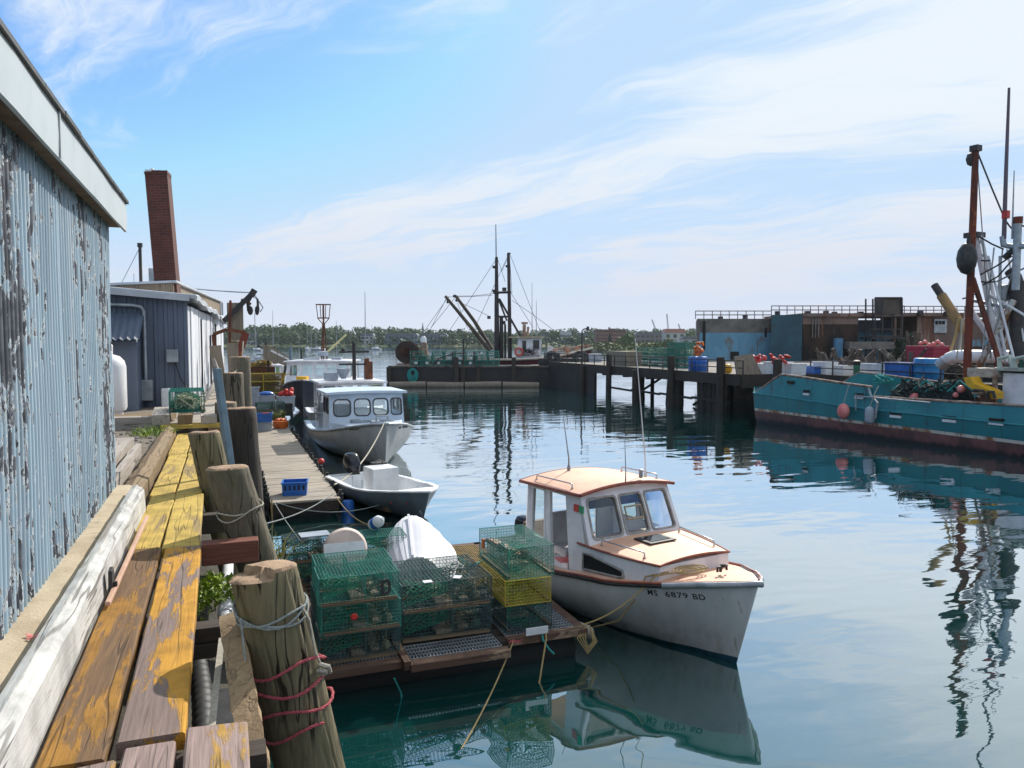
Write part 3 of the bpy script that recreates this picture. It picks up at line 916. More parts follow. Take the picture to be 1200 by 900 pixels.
# things in the gap between planks and pilings
t = thing("slanted_timber", "rough tan timber leaning beside the big near piling", "timber", (0.0, 3.2, 1.6))
lo_, hi_ = at_y(300, 905, 3.18), at_y(270, 722, 4.1)
b = MB()
k = 22
rings = []
dd = (hi_ - lo_)
side = dd.cross(Vector((0, 1, 0))).normalized()
for i in range(k + 1):
    c = lo_ + dd * (i / k) - Vector(t.location)
    w2 = 0.055 + 0.012 * noise.noise((i * 0.6, 0, 0))
    w3 = 0.055 + 0.012 * noise.noise((i * 0.6, 4, 0))
    rings.append([c - side * w2 - Vector((0, 0.05, 0)), c + side * w3 - Vector((0, 0.05 + 0.012 * noise.noise((i * 0.9, 9, 0)), 0)), c + side * w3 + Vector((0, 0.05, 0)), c - side * w2 + Vector((0, 0.05, 0))])
b.loft(rings, closed=True, caps=(True, True))
b.build("timber_shaft", WOOD("splintered_tan_wood", (0.38, 0.27, 0.16), (0.26, 0.18, 0.11), (0.04, 0.03, 0.02), "z", crack=0.35), t, smooth=30)
hose = MB()
pts, rr = [], []
h0, h1 = at(238, 905, 2.35), at(228, 735, 2.2)
for i in range(90):
    p = h0.lerp(h1, i / 89) + Vector((0.02 * math.sin(i * 0.05), 0, 0))
    pts.append(p - h0)
    rr.append(0.062 if (i // 2) % 2 else 0.054)
hose.tube(pts, rr, 14)
tag(hose.build("corrugated_hose", MT["black"], loc=h0, smooth=30), "black corrugated drain hose lying below the plank edge", "hose")
pp = MB()
a_, b_ = at(262, 760, 2.15), at(268, 650, 2.2)
pp.tube([Vector((0, 0, 0)), (b_ - a_) * 0.5, (b_ - a_)], 0.05, 12)
pp.tube([(b_ - a_) * 0.28, (b_ - a_) * 0.36], 0.062, 12)
tag(pp.build("white_pipe", MT["whiteplastic"], loc=a_, smooth=40), "white plastic pipe below the walkway beside the bright weeds", "pipe")
bd = MB()
a_, b_ = at_y(292 - 45, 862, 3.35), at_y(238 + 22, 748, 4.2)
bd.bar(Vector((0, 0, 0)), b_ - a_, 0.03, 0.008)
tag(bd.build("webbing_strap", MT["rope_w"], loc=a_), "pale webbing strap hanging in the dark gap left of the big near piling", "strap")
bx = MB().box(-0.10, 0.10, -0.5, 0.5, 0, 0.30)
tag(bx.build("black_box", MT["black"], loc=(-0.01, 4.35, 2.0), bevel=0.01), "black plastic box sunk in the gap beside the slanted tan timber", "box")


def leafy(n, rad, h, size, seed, up=0.6):
    r_ = random.Random(seed)
    b = MB()
    for _ in range(n):
        a = r_.uniform(0, 6.283)
        q = rad * math.sqrt(r_.random())
        c = Vector((q * math.cos(a), q * math.sin(a), h * r_.random() ** 0.8 * (1 - 0.5 * q / rad)))
        d = Vector((r_.gauss(0, 1), r_.gauss(0, 1), r_.gauss(up, 0.8))).normalized()
        s_ = d.cross(Vector((r_.gauss(0, 1), r_.gauss(0, 1), r_.gauss(0, 1)))).normalized()
        L = size * r_.uniform(0.6, 1.4)
        b.add([c, c + d * L * 0.5 + s_ * L * 0.28, c + d * L, c + d * L * 0.5 - s_ * L * 0.28], [(0, 1, 2, 3)])
    return b


def grassy(n, rad, h, seed, w_=0.006):
    r_ = random.Random(seed)
    b = MB()
    for _ in range(n):
        a = r_.uniform(0, 6.283)
        q = rad * math.sqrt(r_.random())
        c = Vector((q * math.cos(a), q * math.sin(a), 0))
        d = Vector((r_.gauss(0, 0.5), r_.gauss(0, 0.5), 1)).normalized()
        L = h * r_.uniform(0.5, 1.2)
        s_ = d.cross(Vector((r_.gauss(0, 1), r_.gauss(0, 1), 0.1))).normalized() * w_
        bend = Vector((d.x, d.y, 0)) * L * 0.5 - Vector((0, 0, L * 0.15))
        m1 = c + d * L * 0.55
        e = c + d * L + bend
        b.add([c - s_, c + s_, m1 + s_ * 0.8, e, m1 - s_ * 0.8], [(0, 1, 2, 3, 4)])
    return b


o = leafy(900, 0.28, 0.32, 0.05, 3).build("weed_clump", MT["weed"], loc=at(252, 712, 2.1) + Vector((-0.03, 0, 0)))
tag(o, "bright yellow green weeds growing below the dark red cross beam", "weeds", kind="stuff")
o = grassy(140, 0.14, 0.35, 5).build("grass_tuft", MT["drygrass"], loc=at_y(322, 650, 7.0) - Vector((0.08, 0, 0.1)))
tag(o, "tuft of dry yellow grass sprouting beside the second piling", "grass", kind="stuff")
o = grassy(120, 0.3, 0.22, 8).build("grass_tuft", MT["weed"], loc=(-1.05, 12.9, 2.93))
tag(o, "green grass tuft on the gravel beside the lumber pile", "grass", kind="stuff")
# rubble on the yard
rb = MB()
for i in range(420):
    x, y = rnd.uniform(-4.5, -0.98), rnd.uniform(9, 15.5)
    s = rnd.uniform(0.015, 0.06)
    rb.ball((x, y, 2.93), (s * rnd.uniform(0.7, 1.3), s, s * 0.6), 5)
tag(rb.build("loose_gravel", MT["wharfconc"]), "loose stones and rubble scattered over the yard", "gravel", kind="stuff")

# ================================================================== GREY SHED
gs = thing("grey_shed", "low blue grey metal shed with white side panels and a sagging roof edge", "shed", (-4.0, 18.5, 2.93))
o0 = Vector(gs.location)


def lp(x, y, z):
    return (x - o0.x, y - o0.y, z - o0.z)


fw = MB()
xs = []
x = -8.5
while x < -0.72:
    for dx, dd_ in ((0, 0), (0.05, 0), (0.07, 0.025), (0.13, 0.025), (0.15, 0)):
        xs.append((x + dx, dd_))
    x += 0.2
fw.loft([[lp(a, 18.5 - d, z) for a, d in xs] for z in (2.93, 5.32)])
fw.build("front_wall", MT["shedgrey"], gs)
A0, A1 = Vector((-0.74, 18.49)), Vector((-0.04, 33.0))
sw = MB()
nb = 26
for i in range(nb):
    p, q = A0.lerp(A1, i / nb), A0.lerp(A1, (i + 0.97) / nb)
    dx = rnd.uniform(-0.015, 0.02)
    z0 = 2.93 + (0.02 if i % 3 else 0.2)
    sw.add([lp(p.x + dx, p.y, z0), lp(q.x + dx, q.y, z0), lp(q.x + dx, q.y, 5.15), lp(p.x + dx, p.y, 5.15),
            lp(p.x - 0.1, p.y, z0), lp(q.x - 0.1, q.y, z0), lp(q.x - 0.1, q.y, 5.15), lp(p.x - 0.1, p.y, 5.15)],
           [(0, 1, 2, 3), (4, 7, 6, 5), (0, 3, 7, 4), (1, 5, 6, 2), (3, 2, 6, 7), (0, 4, 5, 1)])
sw.build("side_wall", MT["shedwhite"], gs)
for i in (5, 11, 16):
    p = A0.lerp(A1, (i + 0.98) / nb)
    MB().box(*[v for v in (p.x - o0.x - 0.05, p.x - o0.x + 0.035, p.y - o0.y - 0.05, p.y - o0.y + 0.06)], 0.1, 2.0 - (0.4 if i == 11 else 0)).build("dark_seam", MT["blacksteel"], gs)
rl = MB()
p0, p1_ = A0, A1
rt, rb_ = [], []
for i in range(25):
    f = i / 24
    p = A0.lerp(A1, f)
    z = 5.30 - 0.22 * f + 0.05 * math.sin(f * 17) * (0.4 + f) + 0.03 * math.sin(f * 41)
    rt.append([lp(-8.8, p.y - 0.2 * (1 - f), z + 0.75), lp(p.x + 0.16, p.y - 0.2 * (1 - f), z + 0.08), lp(p.x + 0.2, p.y - 0.2 * (1 - f), z + 0.06), lp(p.x + 0.19, p.y - 0.2 * (1 - f), z - 0.05), lp(p.x + 0.15, p.y - 0.2 * (1 - f), z), lp(-8.8, p.y - 0.2 * (1 - f), z + 0.68)])
rl.loft(rt, closed=True, caps=(True, True))
rl.build("roof", MT["roofedge"], gs, smooth=35)
fe = MB()
fe.prism([lp(-8.6, 0, 5.85)[0::2], lp(-0.7, 0, 5.24)[0::2], lp(-0.7, 0, 5.36)[0::2], lp(-8.6, 0, 6.0)[0::2]], 0.05, (0, -0.20, 0), (1, 0, 0), (0, 0, 1))
fe.build("front_fascia", MT["roofedge"], gs)
gp = MB()
gp.prism([lp(-8.5, 0, 5.3)[0::2], lp(-0.74, 0, 5.3)[0::2], lp(-0.74, 0, 5.33)[0::2], lp(-8.5, 0, 5.95)[0::2]], 0.02, (0, 0.01, 0), (1, 0, 0), (0, 0, 1))
gp.build("gable_strip", MT["shedgrey"], gs)
bw = MB()
bw.box(*[-8.6 - o0.x, -8.5 - o0.x], 0, 14.5, 0, 2.4).box(-8.5 - o0.x, -0.15 - o0.x, 14.4, 14.5, 0, 2.2)
bw.build("back_wall", MT["shedgrey"], gs)
# lean-to porch with sloping corrugated awning
lt = MB()
pa, pb = at_y(131, 392, 17.6), at_y(165, 392, 17.6)
xa, xb = pb.x - 1.3, pb.x
lt.loft([[lp(a, 17.3 - d, 4.42) for a, d in [(xa + i * 0.04, 0) for i in range(34)]], [lp(xa + i * 0.04, 18.47, 4.95) for i in range(34)]])
aw = MB()
rows = []
for (y, z) in ((17.25, 4.40), (18.47, 4.98)):
    rows.append([lp(xa + (xb - xa) * i / 40, y, z + 0.02 * math.sin(i * 1.57)) for i in range(41)])
aw.loft(rows)
aw.loft([[Vector(p) - Vector((0, 0, 0.03)) for p in r_] for r_ in rows])
aw.build("porch_awning", MT["shedgrey"], gs, smooth=40)
pw = MB()
pw.box(xa + 0.08 - o0.x, xb - 0.08 - o0.x, 17.5 - 18.5, -0.03, 0, 1.5)
pw.build("porch_wall", MT["shedgrey"], gs)
cdt = MB()
pz = at_y(171, 460, 18.35)
ptop = at_y(170, 358, 18.35)
cdt.tube([lp(pz.x, 18.38, 3.3), lp(pz.x, 18.38, ptop.z - 0.12), lp(pz.x - 0.05, 18.38, ptop.z - 0.03), lp(pz.x - 0.2, 18.38, ptop.z), lp(pz.x - 1.4, 18.38, ptop.z + 0.03)], 0.04, 10)
cdt.build("conduit", MT["galv"], gs, smooth=50)
MB().box(pz.x - o0.x - 0.12, pz.x - o0.x + 0.14, -0.22, -0.03, 0.15, 0.60).build("meter_box", MT["galv"], gs, bevel=0.01)
q = at_y(202, 417, 18.4)
eb = MB().box(q.x - o0.x - 0.12, q.x - o0.x + 0.12, -0.16, -0.03, q.z - o0.z - 0.14, q.z - o0.z + 0.14)
eb.build("electric_box", MT["galv"], gs, bevel=0.01)
MB().tube([lp(q.x + 0.05, 18.42, q.z - 0.14), lp(q.x + 0.15, 18.42, q.z - 0.5), lp(q.x + 0.5, 18.42, q.z - 1.1), lp(q.x + 0.9, 18.42, q.z - 1.35)], 0.012, 6).build("cable", MT["black"], gs)
q2 = at_y(197, 466, 18.2)
tag(MB().box(-0.13, 0.13, -0.1, 0.1, 0, 0.42).build("white_canister", MT["whiteplastic"], loc=(q2.x, 18.15, 2.93), bevel=0.03), "small white canister beside the trap in front of the grey shed", "canister")

# propane tank
pt = thing("propane_tank", "white upright propane tank standing beside the blue shed corner", "tank", (at(141, 478, 2.93).x + 0.0, 16.4, 2.93))
r = 0.36
MB().lathe([(r * 0.93, 0.12), (r, 0.18), (r, 0.95), (r * 0.92, 1.06), (r * 0.7, 1.15), (r * 0.3, 1.2), (0.02, 1.205)], 28).build("tank_body", MT["propane"], pt, smooth=60)
MB().lathe([(r * 0.8, 0.0), (r * 0.8, 0.13)], 24).build("foot_ring", MT["propane"], pt, smooth=60)
MB().lathe([(0.13, 1.15), (0.14, 1.36), (0.12, 1.38), (0.02, 1.385)], 16).build("valve_collar", MT["propane"], pt, smooth=40)

# brick chimney
cx = atd(206, 398, 20.6)
ch = thing("brick_chimney", "tall leaning red brick chimney rising behind the grey shed roof", "chimney", (cx.x, cx.y, 2.93), R(3), rot=(0, R(-3.3), R(-7)))
b = MB()
b.prism([(-0.27, -0.27), (0.27, -0.27), (0.27, 0.27), (-0.27, 0.27)], 5.78)
b.build("brick_stack", MT["brick"], ch)
b = MB()
for (x0, x1, y0, y1) in ((-0.28, -0.1, -0.28, 0.28), (0.12, 0.28, -0.28, 0.28), (-0.1, 0.12, -0.28, -0.12)):
    b.box(x0, x1, y0, y1, 5.78, 5.86 + rnd.uniform(-0.02, 0.02))
b.build("broken_cap", MT["brick"], ch)
tag(MB().box(-0.06, 0.12, -0.08, 0.08, 0, 0.05).ball((0.1, 0, 0.07), (0.05, 0.04, 0.05), 8).build("perched_gull", MT["white"], loc=(cx.x - 0.56, cx.y - 0.1, 8.76), smooth=60), "small pale gull perched on the chimney top", "gull")

# taller weathered building behind
rbk = thing("boarded_building", "taller building with weathered tan board siding behind the chimney", "building", (-1.3, 22.0, 2.93))
o1 = Vector(rbk.location)
B0, B1 = Vector((-1.22, 22.0)), Vector((-0.12, 35.5))


def l1(x, y, z):
    return (x - o1.x, y - o1.y, z - o1.z)


b = MB()
b.loft([[l1(B0.x, B0.y, 2.93), l1(B0.x, B0.y, 5.88)], [l1(B1.x, B1.y, 2.93), l1(B1.x, B1.y, 6.00)]])
b.loft([[l1(-9, B0.y, 2.93), l1(-9, B0.y, 5.3)], [l1(B0.x, B0.y, 2.93), l1(B0.x, B0.y, 5.88)]])
b.build("board_siding", MT["siding_tan"], rbk)
b = MB()
b.loft([[l1(-9, B0.y - 0.05, 5.31), l1(B0.x + 0.08, B0.y - 0.05, 5.89), l1(B0.x + 0.08, B0.y - 0.05, 5.95), l1(-9, B0.y - 0.05, 5.38)],
        [l1(-9, B1.y, 5.4), l1(B1.x + 0.08, B1.y, 6.01), l1(B1.x + 0.08, B1.y, 6.07), l1(-9, B1.y, 5.47)]], closed=True, caps=(True, True))
b.build("roof", MT["roofedge"], rbk)
MB().box(B1.x - o1.x + 0.02, B1.x - o1.x + 0.10, B1.y - o1.y - 0.3, B1.y - o1.y, 1.2, 3.05).build("corner_board", MT["shedwhite"], rbk)
q = atd(180, 330, 23.5)
tag(MB().box(-0.12, 0.12, -0.2, 0.2, 0, 1.35).build("vent_pipe", MT["galv"], loc=(q.x, q.y, 5.2), bevel=0.02), "grey metal vent box left of the brick chimney", "vent")

# thin mast with guy line
q = atd(167, 398, 25)
t = thing("thin_mast", "thin dark pole with guy lines rising behind the grey shed, left of the chimney", "pole", (q.x, q.y, 2.93))
MB().tube([(0, 0, 0), (0, 0, 4.52)], 0.05, 8).lathe([(0.08, 4.45), (0.08, 4.58)], 8).build("pole_shaft", MT["blacksteel"], t)
MB().tube([(0, 0, 3.15), (-0.55, 0, 2.6)], 0.03, 6).build("brace", MT["blacksteel"], t)
MB().tube([(0, 0, 4.45), (-0.9, -0.3, 2.5)], 0.010, 4).tube([(-0.2, 0.0, 3.6), (-0.2, 0.0, 2.2)], 0.008, 4).build("guy_line", MT["galv"], t)

# davit with hanging block
t = thing("hoist_davit", "timber hoist post with dark jib and hanging pulley at the wharf edge", "hoist", (0.55, 28.0, 2.9))
o2 = Vector(t.location)
a_ = at_y(277, 440, 28.0)
MB().box(a_.x - o2.x - 0.26, a_.x - o2.x + 0.26, -0.2, 0.2, -2.5, 2.75).build("post", MT["greytimber_z"], t)
j0, j1 = at_y(262, 377, 28.0) - o2, at_y(297, 343, 28.0) - o2
MB().bar(j0 - Vector((0, 0.3, 0)), j1 - Vector((0, 0.3, 0)), 0.15, 0.17).bar(j1 - Vector((0.12, 0.3, -0.03)), j1 + Vector((0.06, -0.3, -0.08)), 0.22, 0.24).build("jib", MT["blacksteel"], t)
k0 = at_y(287, 353, 28.0) - o2
MB().bar(k0 - Vector((0.12, 0, -0.06)), k0 + Vector((0.2, 0, -0.1)), 0.08).build("winch_arm", MT["rust"], t)
bl = at_y(297.5, 357, 28.0) - o2
b = MB()
b.tube([bl + Vector((-0.16, 0, -0.22)), bl + Vector((-0.2, 0, 0.05)), bl + Vector((-0.05, 0, 0.28)), bl + Vector((0.12, 0, 0.2)), bl + Vector((0.14, 0, -0.2))], [0.07, 0.05, 0.035, 0.035, 0.05], 8)
b.ball(bl + Vector((-0.12, 0, -0.2)), (0.10, 0.08, 0.17), 8).ball(bl + Vector((0.1, 0, -0.2)), (0.08, 0.08, 0.17), 8)
b.build("pulley_block", MT["blacksteel"], t)
b = MB()
b.tube([bl + Vector((0, 0, 0.25)), j1], 0.02, 5).tube([j1 + Vector((0.05, 0, -0.1)), bl + Vector((0.3, 0, -0.1)), bl + Vector((0.2, 0, -0.25))], 0.02, 5)
b.tube([bl + Vector((0.02, 0, -0.3)), bl + Vector((0.03, 0, -1.6))], 0.012, 5)
b.build("hoist_cable", MT["galv"], t)
MB().tube(sag(j1, at_y(205, 336, 30.0) - o2, 0.03), 0.022, 5).build("stay_wire", MT["galv"], t)
# dark red hoist frame below
t = thing("hanging_gantry", "dark red steel frame hanging over the wharf edge below the hoist", "gantry", (0.2, 24.0, 2.9))
o3 = Vector(t.location)
P_ = [at_y(x, y, 24.0) - o3 for x, y in ((253, 428), (250, 392), (266, 386), (288, 390), (281, 415), (276, 428))]
b = MB()
for a_, b_, w_ in ((P_[0], P_[1], 0.1), (P_[1], P_[2], 0.1), (P_[2], P_[3], 0.1)):
    b.bar(a_, b_, w_)
b.build("frame_bar", MT["rust"], t)
MB().bar(P_[3], P_[5], 0.26, 0.2).build("frame_leg", MT["rustpole"], t)
MB().bar(at_y(270, 352, 24.5) - o3, at_y(269, 410, 24.5) - o3, 0.07).build("rust_upright", MT["rustpole"], t)
# leaning boards beyond the pilings
for (x0, y0, x1, y1, yy, w_, lab) in ((262, 455, 252, 405, 21.0, 0.28, "wide weathered board leaning on the wharf edge below the hoist"),
                                     (277, 450, 272, 402, 22.5, 0.3, "silvery plank propped upright beside the wide weathered board")):
    a_, b_ = at_y(x0, y0, yy), at_y(x1, y1, yy)
    o = MB().bar(Vector((0, 0, -0.6)), b_ - a_, w_, 0.08, up=(0, 1, 0)).build("leaning_board", MT["greytimber_z"], loc=a_)
    tag(o, lab, "board")
b = MB()
a_ = at_y(285, 400, 20.5)
b.tube([Vector((0, 0, 0)), at_y(283, 440, 20.0) - a_, at_y(268, 452, 18.0) - a_], 0.018, 6)
b.tube([at_y(283, 428, 20.0) - a_, at_y(262, 450, 17.6) - a_, at_y(256, 462, 17.2) - a_], 0.018, 6)
tag(b.build("hanging_rope", MT["rope_w"], loc=a_), "pale ropes hanging from the hoist frame to the grey piling", "rope")
b = MB()
a_ = at_y(250, 420, 17.0)
b.tube([Vector((0, 0, 0)), at_y(254, 432, 17) - a_, at_y(252, 446, 16.6) - a_, at_y(247, 458, 16.2) - a_, at_y(240, 470, 16.0) - a_], [0.03, 0.045, 0.04, 0.05, 0.03], 8)
tag(b.build("canvas_bundle", MT["greytimber"], loc=a_, smooth=60), "rolled white canvas hanging beside the white shed wall", "canvas")
q = at_y(283, 432, 24)
tag(MB().lathe([(0.13, 0), (0.14, 0.05), (0.13, 1.0), (0.10, 1.05)], 12).build("blue_post", MT["blueplastic"], loc=(q.x, 24, 2.9), smooth=40), "slim blue plastic post behind the silvery plank", "post")


MT["tangle"] = M("bait_and_line", (0.20, 0.19, 0.12), (0.05, 0.10, 0.08), 4, 0.9)

# ================================================================== LOBSTER TRAPS
def wires(b, L, W, H, s=0.043, r=0.0038, mi=0):
    def seg(p, q):
        b.bar(p, q, r, r, mi)
    nx, ny, nz = max(2, round(L / s)), max(2, round(W / s)), max(2, round(H / s))
    X = [-L / 2 + L * i / nx for i in range(nx + 1)]
    Y = [-W / 2 + W * i / ny for i in range(ny + 1)]
    Z = [H * i / nz for i in range(nz + 1)]
    for z in (0, H):
        for x in X:
            seg((x, -W / 2, z), (x, W / 2, z))
        for y in Y:
            seg((-L / 2, y, z), (L / 2, y, z))
    for y in (-W / 2, W / 2):
        for x in X[1:-1]:
            seg((x, y, 0), (x, y, H))
        for z in Z[1:-1]:
            seg((-L / 2, y, z), (L / 2, y, z))
    for x in (-L / 2, L / 2):
        for y in Y[1:-1]:
            seg((x, y, 0), (x, y, H))
        for z in Z[1:-1]:
            seg((x, -W / 2, z), (x, W / 2, z))
    for x in (-L / 2, L / 2):
        for y in (-W / 2, W / 2):
            b.bar((x, y, -0.004), (x, y, H + 0.004), r * 2.2, r * 2.2, mi)
        for z in (0, H):
            b.bar((x, -W / 2, z), (x, W / 2, z), r * 2.2, r * 2.2, mi)
    for y in (-W / 2, W / 2):
        for z in (0, H):
            b.bar((-L / 2, y, z), (L / 2, y, z), r * 2.2, r * 2.2, mi)
    return b


def make_trap(label, L=0.98, W=0.54, H=0.345, wire="wire_g", net="net_g", group="lobster traps stacked on the float", s=0.043, r=0.0038, flip=1, slat=True):
    t = thing("lobster_trap", label, "lobster trap", (0, 0, 0), 0, group)
    wires(MB(), L, W, H, s, r).build("wire_cage", MT[wire], t)
    # inner partition
    b = MB()
    n = round(W / s)
    for i in range(n + 1):
        y = -W / 2 + W * i / n
        b.bar((flip * L * 0.08, y, 0), (flip * L * 0.08, y, H), r, r)
    for k in range(1, round(H / s)):
        b.bar((flip * L * 0.08, -W / 2, s * k), (flip * L * 0.08, W / 2, s * k), r, r)
    b.build("partition", MT[wire], t)
    # net head: funnel of netting
    b = MB()
    R0 = [(-L * 0.44, H * 0.5, W * 0.46, H * 0.46), (-L * 0.2, H * 0.5, W * 0.30, H * 0.30), (L * 0.06, H * 0.55, W * 0.14, H * 0.2)]
    pts = []
    for x, z, a, c in R0:
        pts.append([Vector((flip * x, a * math.cos(q), z + c * math.sin(q))) for q in [2 * math.pi * j / 14 for j in range(14)]])
    for i in range(14):
        for k in range(2):
            for (u0, u1) in ((0, 0.34), (0.34, 0.67), (0.67, 1)):
                p = pts[k][i].lerp(pts[k + 1][i], u0)
                q = pts[k][(i + 1) % 14].lerp(pts[k + 1][(i + 1) % 14], u1)
                b.bar(p, q, 0.005, 0.005)
                p = pts[k][(i + 1) % 14].lerp(pts[k + 1][(i + 1) % 14], u0)
                q = pts[k][i].lerp(pts[k + 1][i], u1)
                b.bar(p, q, 0.005, 0.005)
    b.build("net_head", MT[net], t)
    b = MB()
    for y in (-W / 2 + 0.03, W / 2 - 0.03):
        b.box(-L / 2 + 0.02, L / 2 - 0.02, y - 0.018, y + 0.018, 0.006, 0.032)
    b.build("runner", MT["browntimber_x"], t)
    # bait bag, line and weed tangled inside
    rr_ = random.Random(int(L * 1000 + H * 77))
    b = MB()
    pv = Vector((flip * 0.1, 0, 0.1))
    for i in range(34):
        q = Vector((flip * rr_.uniform(-0.05, 0.42) * L, rr_.uniform(-0.42, 0.42) * W, 0.02 + rr_.random() ** 1.6 * H * 0.8))
        b.tube([pv, (pv + q) * 0.5 - Vector((0, 0, 0.03)), q], 0.006, 4, cap=False)
        pv = q
        if i % 10 == 4:
            b.ball(q, (0.07, 0.06, 0.08), 7)
    b.build("bait_tangle", MT["tangle"], t)
    b = MB().box(-0.10, 0.08, -0.17, 0.17, 0.008, 0.055).box(0.22 * flip - 0.05, 0.22 * flip + 0.05, -0.1, 0.1, 0.008, 0.05)
    b.build("ballast_brick", MT["brick_bait"], t, bevel=0.006)
    if slat:
        b = MB().box(-L / 2 + 0.02, L / 2 - 0.02, -W / 2 - 0.016, -W / 2 - 0.004, -0.004, 0.024)
        b.build("slat", MT["browntimber_x"], t)
    return t


# ================================================================== TRAP FLOAT
FZ = 0.40
tf = thing("trap_float", "dark floating work platform carrying lobster traps, rusty beams and steel grates along its near edge", "float", (2.78, 11.75, 0.0))


def lf(x, y, z):
    return (x - 2.78, y - 11.75, z)


b = MB()
for (x0, x1, y0, y1) in ((1.0, 2.02, 9.18, 9.34), (2.06, 3.36, 9.02, 9.19), (3.44, 4.62, 9.36, 9.5), (1.0, 1.14, 9.34, 14.2), (4.48, 4.62, 9.5, 14.2), (1.0, 4.62, 14.05, 14.2)):
    b.box(x0 - 2.78, x1 - 2.78, y0 - 11.75, y1 - 11.75, FZ - 0.07, FZ + 0.025)
b.box(1.98 - 2.78, 2.07 - 2.78, 9.06 - 11.75, 10.2 - 11.75, FZ - 0.05, FZ + 0.06)
b.build("edge_beam", WOOD("rusty_brown_beam", (0.15, 0.085, 0.06), (0.085, 0.05, 0.035), (0.03, 0.02, 0.015), "x", crack=0.6, paint=(0.34, 0.24, 0.16), wear=0.56), tf, bevel=0.006)
b = MB()
for i in range(17):
    y = 9.4 + i * 0.28
    b.box(1.14 - 2.78, 4.48 - 2.78, y - 11.75, y + 0.2 - 11.75, FZ - 0.06, FZ - 0.01)
b.build("deck_board", MT["darktimber_x"], tf)
b = MB()


def grate(b, x0, x1, y0, y1, z):
    n = int((x1 - x0) / 0.042)
    for i in range(n + 1):
        x = x0 + (x1 - x0) * i / n
        b.bar(lf(x, y0, z), lf(x, y1, z), 0.009, 0.02)
    m_ = int((y1 - y0) / 0.09)
    for i in range(m_ + 1):
        y = y0 + (y1 - y0) * i / m_
        b.bar(lf(x0, y, z), lf(x1, y, z), 0.012, 0.022)


grate(b, 2.10, 3.30, 9.20, 9.62, FZ + 0.02)
grate(b, 3.46, 4.46, 9.5, 10.4, FZ + 0.02)
grate(b, 1.14, 2.0, 9.34, 9.9, FZ + 0.012)
b.build("steel_grate", MT["galv"], tf)
b = MB()
for i in range(4):
    y = 9.72 + i * 1.38
    b.tube([lf(1.1, y, 0.08), lf(4.5, y, 0.08)], 0.22, 14)
b.build("float_drum", MT["dark"], tf, smooth=50)
b = MB()
grate(b, 3.2, 4.45, 11.6, 14.0, FZ + 0.03)
b.build("wire_panel", MT["wire_t"], tf)

# stacks: left three high and two deep
tp = make_trap("top front trap of the left stack, with a black letter D and bright green netting", wire="wire_g")
tp.location = (1.51, 9.70, FZ + 0.02 + 2 * 0.36)
mk = MB()
mk.box(-0.062, -0.022, -0.004, 0.004, 0, 0.19).box(0.03, 0.066, -0.004, 0.004, 0.026, 0.164)
mk.box(-0.022, 0.048, -0.004, 0.004, 0, 0.034).box(-0.022, 0.048, -0.004, 0.004, 0.156, 0.19)
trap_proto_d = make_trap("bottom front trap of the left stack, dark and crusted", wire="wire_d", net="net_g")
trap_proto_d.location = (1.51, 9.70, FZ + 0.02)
t = dup(tp, "middle front trap of the left stack, with a red disc on it", (1.53, 9.70, FZ + 0.02 + 0.36), R(0.8))
rd = MB().lathe([(0.042, 0), (0.045, 0.008), (0.03, 0.018)], 14)
rd.shift(Matrix.Rotation(R(90), 4, "X"))
rd.build("red_disc", MT["red"], t, loc=(-0.10, -0.285, 0.20))
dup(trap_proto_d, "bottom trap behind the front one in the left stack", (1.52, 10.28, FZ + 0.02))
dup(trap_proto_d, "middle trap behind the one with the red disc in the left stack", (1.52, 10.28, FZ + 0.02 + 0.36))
dup(tp, "top trap behind the one with the letter D in the left stack", (1.54, 10.29, FZ + 0.02 + 0.72), R(180))
# middle stack, two high
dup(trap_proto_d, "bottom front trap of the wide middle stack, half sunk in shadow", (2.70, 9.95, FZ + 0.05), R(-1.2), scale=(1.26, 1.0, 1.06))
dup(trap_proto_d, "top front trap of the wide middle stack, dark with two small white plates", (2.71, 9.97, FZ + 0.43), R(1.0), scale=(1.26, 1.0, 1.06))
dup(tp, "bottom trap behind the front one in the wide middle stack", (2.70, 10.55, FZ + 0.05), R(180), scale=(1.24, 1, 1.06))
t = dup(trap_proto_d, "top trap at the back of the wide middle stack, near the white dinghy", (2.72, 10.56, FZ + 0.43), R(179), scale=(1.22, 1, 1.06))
# right stack, long side away from the viewer
tr = make_trap("dark bottom trap of the right stack, standing behind a white label plate", L=1.1, W=0.66, H=0.36, wire="wire_d")
tr.location, tr.rotation_euler = (3.82, 10.10, FZ + 0.05), (0, 0, R(91))
ty = make_trap("bright yellow trap in the middle of the right stack beside the white boat", L=1.14, W=0.66, H=0.34, wire="wire_y", net="net_y")
ty.location, ty.rotation_euler = (3.80, 10.08, FZ + 0.42), (0, 0, R(89))
tg = make_trap("large green trap on top of the yellow one beside the white boat", L=1.2, W=0.68, H=0.42, wire="wire_g")
tg.location, tg.rotation_euler = (3.84, 10.14, FZ + 0.775), (0, 0, R(90))
b = MB().box(-0.03, 0.03, -0.02, 0.02, 0, 0.13)
b.build("orange_tag", MT["orange"], tg, loc=(0.40, 0.35, 0.18))
tag(MB().box(-0.16, 0.16, -0.01, 0.01, 0, 0.10).build("label_plate", MT["whiteplastic"], loc=(3.85, 9.34, FZ + 0.05), bevel=0.004), "pale label plate standing against the dark trap by the rope", "plate")
